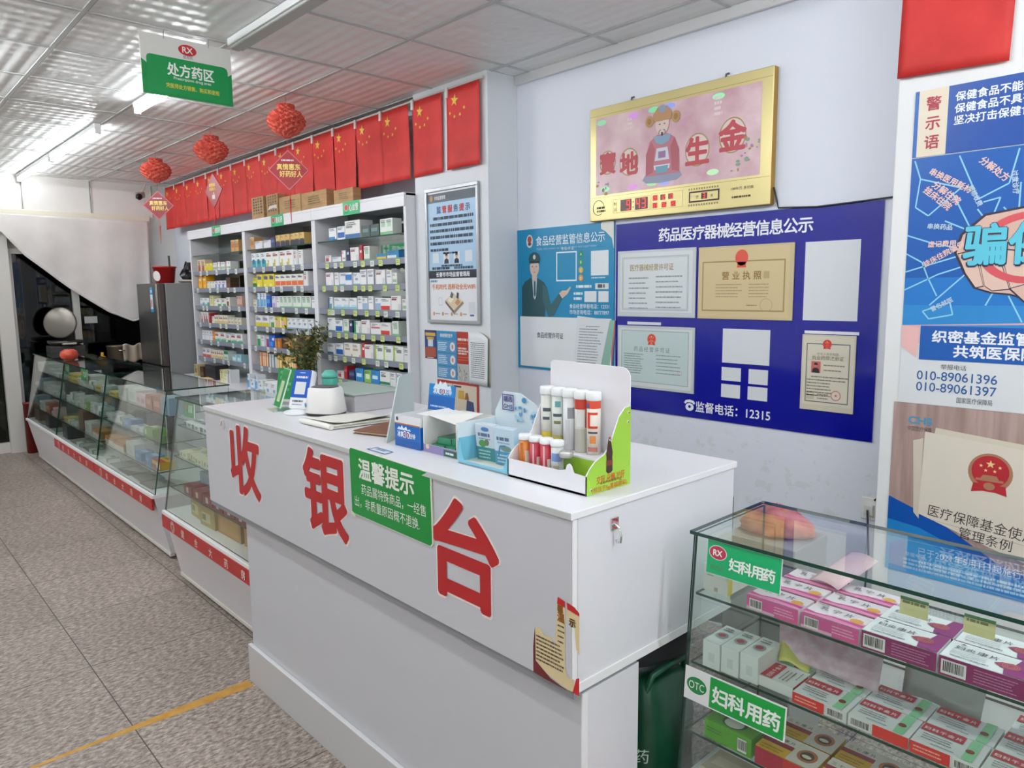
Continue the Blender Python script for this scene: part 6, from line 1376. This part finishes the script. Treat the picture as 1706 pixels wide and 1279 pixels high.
for P_ in ([(.21, .47), (.255, .48), (.285, .37), (.265, .365), (.235, .41)], [(.262, .485), (.315, .48), (.355, .36), (.31, .355), (.29, .37)], [(.325, .48), (.39, .47), (.42, .37), (.37, .35), (.36, .36)]): fist(P_, OUT, .0006, .06); fist(P_, K('#e0bfae', .4), .0009)
fist([(.36, .36), (.42, .30), (.50, .30), (.58, .36), (.55, .40), (.45, .39)], OUT, .0010, .06); fist([(.36, .36), (.42, .30), (.50, .30), (.58, .36), (.55, .40), (.45, .39)], SKN, .0013)
b.build('fist_picture', t)
b = MB(); b.ring(.345, .505, .112, .138, K('#d0525a', .35), .0048, 40, .78); b.build('red_ring', t)
b = MB(); b.text('骗保', .170, .466, .135, K('#1f2a4a', .4), .0052, 'L', w=.245, bold=.05); b.text('骗保', .172, .469, .132, K('#5cc4d8', .35), .0064, 'L', w=.24, bold=.03); b.build('large_characters', t)
b = MB(); LP = K('#e6c6c0', .5)
for s, x, y, h, r in (('分解处方', .195, .775, .026, -.75), ('串换医用耗材', .055, .755, .024, -.55), ('分解住院', .065, .715, .026, -.72), ('挂床住院', .040, .700, .026, -.72), ('超标收费', .170, .700, .018, -1.1), ('过度诊疗', .285, .735, .018, -1.45), ('串换药品', .060, .580, .019, -.12), ('虚记费用', .065, .520, .021, .0), ('挂床住院骗保', .060, .455, .022, .52), ('冒名就医', .090, .310, .018, .52)):
    b.text(s, x, y, h, LP if h > .02 else K('#b9cfe2', .5), .0034, 'L', rot=r, bold=.03)
b.text('织密基金监管网', .095, .212, .042, K('#eef2f6', .5), .0034, 'L', w=.32, bold=.03); b.text('共筑医保防护线', .160, .166, .042, K('#eef2f6', .5), .0034, 'L', w=.32, bold=.03)
b.text('举报电话', .125, .122, .019, K('#4a4e58', .5), .0020, 'L'); BD = K('#2a5c94', .5)
b.text('010-89061396', .055, .083, .042, BD, .0020, 'L', w=.232, bold=.006); b.text('010-89061397', .055, .045, .042, BD, .0020, 'L', w=.232, bold=.006); b.text('国家医疗保障局', .178, .016, .020, K('#3c4048', .5), .0020, 'L', w=.10)
b.build('lettering', t)
t = thing('regulation_poster', 'poster of a cream booklet with a red emblem on brown wood', 'poster', (-.930, PY, .562), FRONT)
W_ = .87; H_ = .594
WOODP = noisy('printed_wood', '#9a7f78', '#b59c94', 4, .4, stretch=(9, .6, 1))
MB().box(0, W_, 0, H_, 0, .0012, WOODP).build('sheet', t)
b = MB(); b.poly([(0, 0), (W_, 0), (W_, .06), (.5, .06), (.33, .108), (.16, .205), (.0, .262)], K('#0b4fa6', .3), .0016); b.poly([(.0, .18), (.10, .17), (.24, .12), (.40, .07), (W_, .02), (W_, 0), (0, 0)], K('#1f7fc4', .3), .0020); b.poly([(.0, .13), (.12, .125), (.3, .07), (.3, 0), (0, 0)], K('#3a9fd4', .3), .0023); b.build('blue_swoosh', t)
PAPR = K('#dcd4c4', .5)
b = MB(); b.poly([(.068, .468), (.10, .48), (.10, .20), (.082, .22)], K('#cfc6b4', .5), .0026); b.poly([(.135, .520), (.60, .480), (.60, .40), (.12, .40)], K('#d6ceb9', .5), .0026); b.poly([(.103, .503), (.72, .455), (.72, .042), (.30, .155), (.098, .218)], PAPR, .0030); b.build('booklet_picture', t)
b = MB(); emblem(b, .299, .396, .062, .0034, '#a8785a', '#b0242e'); b.build('emblem', t)
b = MB(); DKI = K('#33302e', .5); b.text('医疗保障基金使用监督', .127, .222, .043, DKI, .0034, 'L', w=.385, rot=-.09); b.text('管理条例', .222, .168, .041, DKI, .0034, 'L', w=.150, rot=-.09)
b.line([(.14, .205), (.60, .165)], .0016, K('#b8ae9c', .5), .0034); b.text('CHS', .050, .526, .034, K('#3f93b8', .5), .0020, 'L', w=.072, bold=.03); b.text('中国医疗保障', .048, .502, .018, K('#5c4c4a', .5), .0020, 'L', w=.075)
b.text('已于2021年5月1日起施行', .105, .075, .030, K('#dfeaf2', .5), .0034, 'L', w=.30); b.text('举报电话', .065, .062, .016, K('#dfeaf2', .5), .0034, 'L'); b.dashes(.06, .045, .5, 3, .008, .014, K('#a9d2ea', .5), .0034, 5); b.build('lettering', t)

# ------------------------------------------------------------------ behind the counter: chair, boxes, bags
t = thing('office_chair', 'black chair standing behind the cash counter, its back edge showing', 'chair', (-1.48, 2.25, 0), (0, 0, rad(200)))
BK = K('#16171b', .5)
MB().box(-.22, .22, -.22, .22, .42, .48, BK).build('seat', t, bevel=.02)
MB().box(-.20, .20, .19, .235, .55, .885, BK).build('backrest', t, bevel=.02)
MB().tube([(0, .20, .45), (0, .235, .50), (0, .24, .60)], .016, BK).build('back_bar', t)
for sx in (-1, 1):
    for sy in (-1, 1): MB().tube([(sx * .18, sy * .18, .42), (sx * .21, sy * .21, 0)], .014, K('#6c6e72', .3, .8)).build('leg', t)
tag(MB().box(-.11, .11, -.10, .10, 0, .83, K('#9a9a98', .7)).build('stock_carton', loc=(-1.0, 1.98, 0), bevel=.004), 'tall dull grey carton behind the counter end, under the red net bag', 'carton')
R = random.Random(12); v = []; f = []
for i in range(8):
    for k in range(22):
        a = 2 * PI * k / 22; u = i / 7; r = (1 - u ** 2) ** .5 * (1 + .16 * math.sin(2 * a + 4 * u) + R.uniform(-.06, .06)) if u < 1 else .02
        v.append((.10 * r * math.cos(a), .07 * r * math.sin(a), .004 + .075 * u + .008 * u * math.sin(3 * a)))
for i in range(7):
    for k in range(22): f.append((i * 22 + k, i * 22 + (k + 1) % 22, (i + 1) * 22 + (k + 1) % 22, (i + 1) * 22 + k))
f.append(tuple(range(21, -1, -1)))
b = MB(); b.add(v, f, noisy('net_bag', '#c2402e', '#d98a5c', 25, .6, .4), True)
tag(b.build('net_bag', loc=(-.995, 1.98, .8365)), 'crumpled orange-red net bag peeping out behind the glass case', 'bag')
def sack(name, label, cat, loc, prof, m, seed, handles=True, mark=None):
    t = thing(name, label, cat, loc); R = random.Random(seed); n = 26; v = []; f = []
    for z, rx, ry in prof:
        for k in range(n):
            a = 2 * PI * k / n; q = 1 + .14 * math.sin(4 * a + 9 * z) + R.uniform(-.05, .05); v.append((rx * q * math.cos(a), ry * q * math.sin(a), z))
    for i in range(len(prof) - 1):
        for k in range(n): f.append((i * n + k, i * n + (k + 1) % n, (i + 1) * n + (k + 1) % n, (i + 1) * n + k))
    f.append(tuple(range(n - 1, -1, -1))); f.append(tuple((len(prof) - 1) * n + k for k in range(n)))
    b = MB(); b.add(v, f, m, True); b.build('bag_body', t); return t
t = sack('carrier_bag', 'dark green bag with white print on the floor beside the glass case', 'bag', (-1.06, 1.475, 0), [(.0, .08, .12), (.02, .09, .13), (.25, .085, .125), (.45, .075, .115), (.56, .055, .10), (.575, .04, .08)], noisy('green_bag', '#0c3b28', '#135238', 6, .35), 3)
MB().tube([(.03, -.08, .55), (.045, -.07, .60), (.05, .0, .61), (.045, .07, .60), (.03, .08, .55)], .008, K('#14523a', .4)).build('handle', t)
b = MB()
for q, (x, y, s) in enumerate(((-.06, .42, .03), (.0, .40, .04), (-.05, .33, .035), (.03, .30, .03), (-.03, .22, .04))): b.text('药', x, y, s, K('#b9d2c4', .5), 0, 'C', rot=.4 * (q % 3 - 1))
b.build('print', t, loc=(.055, -.125, 0), rot=(PI / 2, 0, rad(42)))
t = sack('black_bag', 'black cloth bag lying on the green bag under the counter end', 'bag', (-1.065, 1.48, .617), [(.0, .05, .09), (.012, .068, .12), (.05, .072, .125), (.062, .06, .10), (.070, .03, .06)], noisy('black_cloth', '#0e0e10', '#1a1a1e', 12, .7), 8)
# ================================================================== case nearest the camera
CASES['gyn'] = display_case(-.911, .36, 'glass case with two green category signs, nearest to the camera', 1.40, 1.345, 1.401)
ct, cyf = CASES['gyn']
for zl in (.853, .69, .526): pass
def case_sign(x0, x1, z0, z1, label, kind):
    w, h = x1 - x0, z1 - z0; zc = z0; y = cyf(z0) - .0032
    t = thing('category_sign', label, 'sign', (x0, y, z0), (PI / 2 - math.atan((cyf(z1) - cyf(z0)) / h), 0, 0), 'signs on the front glass')
    MB().box(0, w, 0, h, -.001, .0008, K('#e6e8e6', .35)).build('plate', t)
    b = MB(); WT = K('#eff3ee', .5)
    if kind == 'RX':
        b.rect(.0012, w - .0016, .0012, h - .0012, GRN2, .0012); b.disc(.028, h - .026, .0225, .0165, K('#e6dfe0', .45), .0016, 32); b.disc(.028, h - .026, .0205, .0148, K('#b8324c', .45), .0020, 32)
        b.text('RX', .028, h - .033, .019, WT, .0024, 'C', w=.022, bold=.03); b.text('处方药', .028, .012, .0125, K('#5f7a5c', .5), .0016, 'C', w=.032)
        for q, ch in enumerate('妇科用药'): b.text(ch, .070 + q * .027, .022, .030, WT, .0018, 'C', bold=.03)
    else:
        b.rect(.066, w - .003, .003, h - .003, K('#0c9a3c', .4), .0012); b.disc(.032, h / 2, .026, .019, K('#10803c', .4), .0012, 32); b.text('OTC', .032, h / 2 - .009, .025, WT, .0018, 'C', w=.040)
        for q, ch in enumerate('妇科用药'): b.text(ch, .092 + q * .041, .020, .042, WT, .0018, 'C', bold=.03)
    b.build('lettering', t)
case_sign(-.868, -.690, .913, .990, 'emerald sign with a red oval on the upper front glass of the near case', 'RX')
case_sign(-.902, -.656, .608, .684, 'green and white sign with a green oval, lower on the near case glass', 'OTC')
for k, (x, lab) in enumerate(((-.463, 'pale yellow price tag behind the front glass, over the first violet boxes'), (-.358, 'pale yellow price tag behind the front glass, over the second violet boxes'))):
    b = MB(); b.box(0, .048, 0, .032, 0, .001, K('#d2cf96', .5)); b.rect(0, .048, .028, .034, K('#3f7a44', .5), .0012); b.dashes(.004, .022, .04, 1, .005, .01, K('#7a7a4c', .5), .0014, k)
    tag(b.build('price_tag', loc=(x, cyf(.93) + .0085, .945), rot=(PI / 2 - .09, 0, 0)), lab, 'price tag', 'price tags in the near case')
def printed(key, w, d, h, base, top, front, topfn=None, frontfn=None):
    b = MB(); b.box(0, w, 0, d, 0, h, K2(base))
    for n, (u0, u1, v0, v1, c) in enumerate(top): b.rect(u0 * w, u1 * w, v0 * d, v1 * d, K2(c), h + .0004 + .0002 * n)
    if topfn: topfn(b, w, d, h + .0016)
    fb = MB()
    for n, (u0, u1, v0, v1, c) in enumerate(front): fb.rect(u0 * w, u1 * w, v0 * h, v1 * h, K2(c), .0004 + .0002 * n)
    if frontfn: frontfn(fb, w, h, .0014)
    rx = Matrix.Rotation(PI / 2, 4, 'X')
    o = len(b.v); b.v += [tuple(rx @ Vector(p)) for p in fb.v]
    for f_, mi in zip(fb.f, fb.mi): b.f.append(tuple(o + i for i in f_)); b.mi.append(b.idx(fb.mats[mi])); b.sm.append(False)
    me = bpy.data.meshes.new('carton'); me.from_pydata(b.v, [], b.f)
    for m in b.mats: me.materials.append(m)
    me.polygons.foreach_set('material_index', b.mi); me.update()
    return me
def bars(b, x, y, w, h, z, seed=1):
    b.rect(x, x + w, y, y + h, K('#e9e6e2', .5), z); R = random.Random(seed); xx = x + w * .08
    while xx < x + w * .92: l = R.choice((.0008, .0012, .0018)); b.rect(xx, xx + l, y + h * .18, y + h * .9, K('#26242a', .5), z + .0003); xx += l + R.choice((.0008, .0012))
IK = K('#2c2c30', .5)
def pink_top(b, w, d, z):
    b.poly([(0, 0), (w, 0), (w, d * .30), (w * .6, d * .34), (w * .2, d * .22), (0, d * .30)], K2('#c24a8c'), z); b.poly([(0, 0), (w, 0), (w, d * .14), (w * .5, d * .22), (0, d * .10)], K2('#e58ab4'), z + .0002)
    b.poly([(w * .3, d * .30), (w, d * .42), (w, d * .32), (w * .6, d * .30)], K2('#e9a3c6'), z + .0002); b.disc(w * .84, d * .46, w * .11, d * .15, K2('#e0a04a'), z + .0004, 20)
    for q, ch in enumerate('乳宁片'): b.text(ch, w * (.24 + .21 * q), d * .56, .019, IK, z + .0004, 'C')
    b.dashes(w * .05, d * .86, w * .2, 1, .003, .01, K2('#8a7a84'), z + .0004, 2)
def pink_front(b, w, h, z):
    bars(b, w * .06, h * .12, .030, h * .72, z + .0002); b.dashes(w * .55, h * .7, w * .4, 3, h * .08, h * .2, K2('#eab8d2'), z + .0002, 3)
pinkm = printed('pink', .117, .072, .031, '#ecdfe4', [], [(0, 1, 0, 1, '#cf5a94'), (0, 1, .0, .2, '#e6b4cc'), (.55, 1, .0, .85, '#d65c92')], pink_top, pink_front)
def pur_top(b, w, d, z):
    b.poly([(w * .74, 0), (w, 0), (w, d), (w * .84, d), (w * .80, d * .62), (w * .70, d * .40)], K2('#8c2f72'), z); b.poly([(w * .58, d * .44), (w * .68, d * .30), (w * .86, d * .34), (w * .90, d * .46), (w * .78, d * .62), (w * .66, d * .56)], K2('#a03a58'), z + .0003)
    for rx in (.03, .05, .07): b.ring(w * .77, d * .46, rx * .18, rx * .18 + .0006, K2('#d8a070'), z + .0005, 14)
    for q, ch in enumerate('妇炎康片'): b.text(ch, w * (.15 + .135 * q), d * .56, .017, IK, z + .0004, 'C')
    b.poly([(w * .12, d * .84), (w * .16, d * .90), (w * .20, d * .84)], K2('#5c5c64'), z + .0004); b.dashes(w * .08, d * .42, w * .5, 3, .0022, .007, K2('#b9b9bf'), z + .0004, 4); b.dashes(w * .1, d * .12, w * .5, 1, .003, .01, K2('#77777f'), z + .0004, 5)
def pur_front(b, w, h, z):
    bars(b, w * .03, h * .12, .040, h * .74, z + .0002, 5); b.dashes(w * .42, h * .78, w * .52, 5, h * .05, h * .15, K2('#c98ab0'), z + .0002, 6)
purm = printed('violet', .132, .079, .036, '#e9ebec', [(0, 1, .0, .03, '#cfd4d6')], [(0, 1, 0, 1, '#8a2460')], pur_top, pur_front)
def red_top(b, w, d, z):
    b.rect(w * .02, w * .66, d * .62, d * .96, K2('#b83440'), z)
    for q in range(5): b.text('妇科千金片'[q], w * (.10 + .12 * q), d * .70, .012, K('#f0e4e0', .5), z + .0003, 'C', bold=.02)
    b.rect(w * .74, w * .90, 0, d, K2('#8fcf9c'), z); b.disc(w * .80, d * .42, w * .065, d * .09, K2('#8c3a2c'), z + .0004, 16); b.dashes(w * .1, d * .46, w * .5, 3, .0024, .008, K2('#77797c'), z + .0004, 7); b.dashes(w * .28, d * .10, w * .4, 1, .0022, .008, K2('#77797c'), z + .0004, 8)
def red_front(b, w, h, z):
    b.rect(0, w * .60, 0, h, K2('#d6322c'), z); b.dashes(w * .05, h * .6, w * .45, 2, h * .12, h * .3, K2('#efb0a0'), z + .0003, 9); bars(b, w * .64, h * .1, w * .33, h * .8, z + .0002, 7)
redm = printed('red', .111, .078, .023, '#dfe2de', [], [], red_top, red_front)
def red2_front(b, w, h, z): b.rect(w * .42, w, 0, h, K2('#d6322c'), z); bars(b, w * .03, h * .1, w * .35, h * .8, z + .0002, 8)
redm2 = printed('red2', .111, .078, .023, '#dfe2de', [], [], red_top, red2_front)
def wg_top(b, w, d, z): b.disc(w * .5, d * .45, w * .34, d * .15, K2('#9aa6a0'), z, 18); b.disc(w * .5, d * .45, w * .22, d * .09, K2('#a84a50'), z + .0003, 14); b.dashes(w * .2, d * .82, w * .6, 2, .004, .010, K2('#6d7672'), z + .0003, 3)
wgm = printed('wgs', .0425, .10, .062, '#dfe6e2', [], [(.35, .7, .25, .6, '#cfd6d2')], wg_top)
def grn_top(b, w, d, z): b.disc(w * .52, d * .40, w * .25, d * .34, K2('#2f6a2c'), z, 24); b.disc(w * .52, d * .36, w * .19, d * .26, K2('#d9dfd0'), z + .0003, 24); b.rect(0, w, d * .80, d, K2('#b9bfb4'), z); b.dashes(w * .35, d * .86, w * .4, 1, .005, .01, K2('#5c645a'), z + .0004, 4)
def grn_front(b, w, h, z): bars(b, w * .72, h * .12, .022, h * .7, z, 9); b.dashes(w * .05, h * .6, w * .35, 2, h * .07, h * .16, K2('#3c7a2a'), z, 5)
grnm = printed('green', .117, .072, .044, '#57a52c', [], [], grn_top, grn_front)
def yr_top(b, w, d, z):
    b.rect(0, w * .52, 0, d * .42, K2('#d6a824'), z); b.rect(0, w * .52, d * .42, d * .62, K2('#8c1f28'), z); b.rect(0, w * .52, d * .62, d, K2('#d9d3c4'), z); b.rect(w * .52, w, 0, d, K2('#d3cdbf'), z)
    b.disc(w * .76, d * .5, w * .16, d * .30, K2('#b06a3c'), z + .0003, 22); b.disc(w * .76, d * .5, w * .11, d * .20, K2('#3c3a32'), z + .0005, 18); b.disc(w * .76, d * .46, w * .08, d * .08, K2('#d8d0b4'), z + .0007, 14)
    for q, ch in enumerate('三七康片'): b.text(ch, w * (.09 + .12 * q), d * .70, .012, IK, z + .0004, 'C')
    b.dashes(w * .05, d * .2, w * .4, 2, .004, .01, K2('#a8801c'), z + .0004, 6)
yrm = printed('yr', .128, .078, .040, '#c9a634', [], [(0, .5, 0, 1, '#a8243c'), (.5, 1, 0, 1, '#c92f30')], yr_top)
orm = printed('orw', .118, .078, .034, '#b4713c', [(.0, .5, .1, .9, '#c98a4c'), (.5, 1, 0, 1, '#d6d2c6'), (.6, .9, .4, .6, '#9a9488')], [(0, 1, 0, 1, '#b0342c')])
beim = printed('beige', .12, .085, .05, '#b8ad94', [(.1, .8, .3, .7, '#c9c0aa')], [(.1, .8, .3, .7, '#a89c80')])
whm = printed('whyel', .062, .135, .062, '#e3e4da', [(.2, .8, .2, .8, '#d6d7cc')], [(.15, .5, .7, .76, '#9a9c90'), (.15, .4, .6, .64, '#9a9c90'), (.45, .6, .05, .2, '#b9b09a')])
def add(me, x, y, z, label, group=None, rz=0.0):
    o = bpy.data.objects.new('medicine_box', me); COL.objects.link(o); o.location = (x, y, z); o.rotation_euler = (0, 0, rz)
    return tag(o, label, 'medicine box', group)
RW_ = ['front', 'middle', 'rear']
z = .8538; y0 = cyf(.853) + .016
for c, x in enumerate((-.773, -.650)):
    for r in range(3): add(pinkm, x + .004 * r, y0 + r * .0745, z, 'pink and white box, %s row, %s column from the counter, upper shelf of near case' % (RW_[r], ORD[c]), 'pink boxes in the near case', .012 * (r - 1))
for c, x in enumerate((-.528, -.392, -.256, -.12)):
    for r in range(2): add(purm, x + .002 * r, y0 - .002 + r * .0815, z, 'violet and white box, %s row, %s column from pink boxes, near case' % (('front', 'rear')[r], ORD[c]), 'violet boxes in the near case', .006)
o = add(whm, -.895, y0 + .022, z, 'white carton with a yellow edge behind the red oval sign'); 
b = MB(); b.box(.0625, .0632, .0, .018, .0, .062, K2('#d8c95c')); b.build('yellow_edge', o)
b = MB(); v = []; f = []
for i in range(8):
    for j in range(6): u, w_ = i / 7, j / 5; v.append((.075 * u + .01 * w_, .12 * w_, .004 + .045 * w_ + .008 * math.sin(3 * u)))
for i in range(7):
    for j in range(5): a = i * 6 + j; f.append((a, a + 6, a + 7, a + 1))
b.add(v, f, K('#e3bfc6', .6), True); o = tag(b.build('leaflet', loc=(-.71, y0 + .165, z + .033), rot=(0, 0, -.25)), 'pale pink folded sheet lying over the rear pink boxes', 'leaflet'); so = o.modifiers.new('solid', 'SOLIDIFY'); so.thickness = .001
z = .6908; y0 = cyf(.69) + .014
for c, x in enumerate((-.868, -.8235, -.779)): add(wgm, x, y0 + .004 * c - .002, z, 'white and mint upright carton, %s from the counter, middle shelf of near case' % ORD[c], 'mint cartons in the near case')
o = add(redm, -.660, y0 + .012, z, 'red and white box turned sideways next to the mint cartons'); o.rotation_euler = (0, 0, PI / 2)
for c, x in enumerate((-.655, -.541, -.427, -.313, -.199, -.085)):
    for r in range(3 if c > 2 else 2): add(redm if c % 2 == 0 else redm2, x + .002 * r, y0 + .002 + r * .0805, z, 'red and white box, %s row, %s column from sideways box, near case' % (RW_[r], ORD[c]), 'red and white boxes in the near case', .006 * (c % 3 - 1))
def sheet_obj(name, label, P4, m, marks=None, bend=.012):
    A, B_, C_, D_ = [Vector(p) for p in P4]; v = []; f = []; n = 9
    for i in range(n):
        for j in range(n):
            u, w_ = i / (n - 1), j / (n - 1); p = A.lerp(B_, u).lerp(D_.lerp(C_, u), w_); v.append(p + Vector((0, 0, bend * math.sin(PI * w_) + .006 * math.sin(5 * u + 2 * w_))))
    for i in range(n - 1):
        for j in range(n - 1): a = i * n + j; f.append((a, a + n, a + n + 1, a + 1))
    b = MB(); b.add(v, f, m, True)
    o = b.build(name); so = o.modifiers.new('solid', 'SOLIDIFY'); so.thickness = .0008
    return tag(o, label, 'leaflet')
PINKP = noisy('pink_print', '#d6b4c0', '#ead6de', 40, .5)
sheet_obj('leaflet', 'large pale pink printed sheet leaning behind the mint cartons', ((-.735, y0 + .10, z + .03), (-.53, y0 + .12, z + .028), (-.56, y0 + .26, z + .11), (-.80, y0 + .22, z + .125)), PINKP)
sheet_obj('leaflet', 'small yellow card between the mint cartons and the pink sheet', ((-.73, y0 + .085, z + .03), (-.665, y0 + .094, z + .03), (-.675, y0 + .15, z + .055), (-.75, y0 + .14, z + .06)), K('#d9d878', .5), bend=.003)
sheet_obj('plastic_wrap', 'crumpled clear wrap heaped behind the red and white boxes', ((-.50, y0 + .17, z + .015), (-.36, y0 + .18, z + .01), (-.36, y0 + .28, z + .09), (-.52, y0 + .28, z + .10)), K('#9a9a98', .25), bend=.03)
z = .5268; y0 = cyf(.526) + .016
add(grnm, -.853, y0, z, 'bright green carton with a white oval under the green oval sign')
for c, x in enumerate((-.725, -.59)):
    for r in range(2): add(yrm, x, y0 - .004 + r * .082, z, 'yellow and red box with a round picture, %s row, %s from green carton' % (('front', 'rear')[r], ORD[c]), 'yellow and red boxes in the near case', .01)
for c, x in enumerate((-.452, -.328, -.204, -.08)):
    for r in range(2): add(orm, x, y0 + r * .082, z, 'orange and white box, %s row, %s from the yellow boxes, lowest shelf' % (('front', 'rear')[r], ORD[c]), 'orange boxes in the near case', .008)
z = .4012; y0 = cyf(.41) + .025
for c, x in enumerate((-.86, -.73, -.60, -.47)): add(beim, x, y0 + .01 * (c % 2), z, 'dusty beige carton, %s from the counter, on the near case floor' % ORD[c], 'beige cartons in the near case')
# ------------------------------------------------------------------ tidy up
bpy.data.objects.remove(FO)
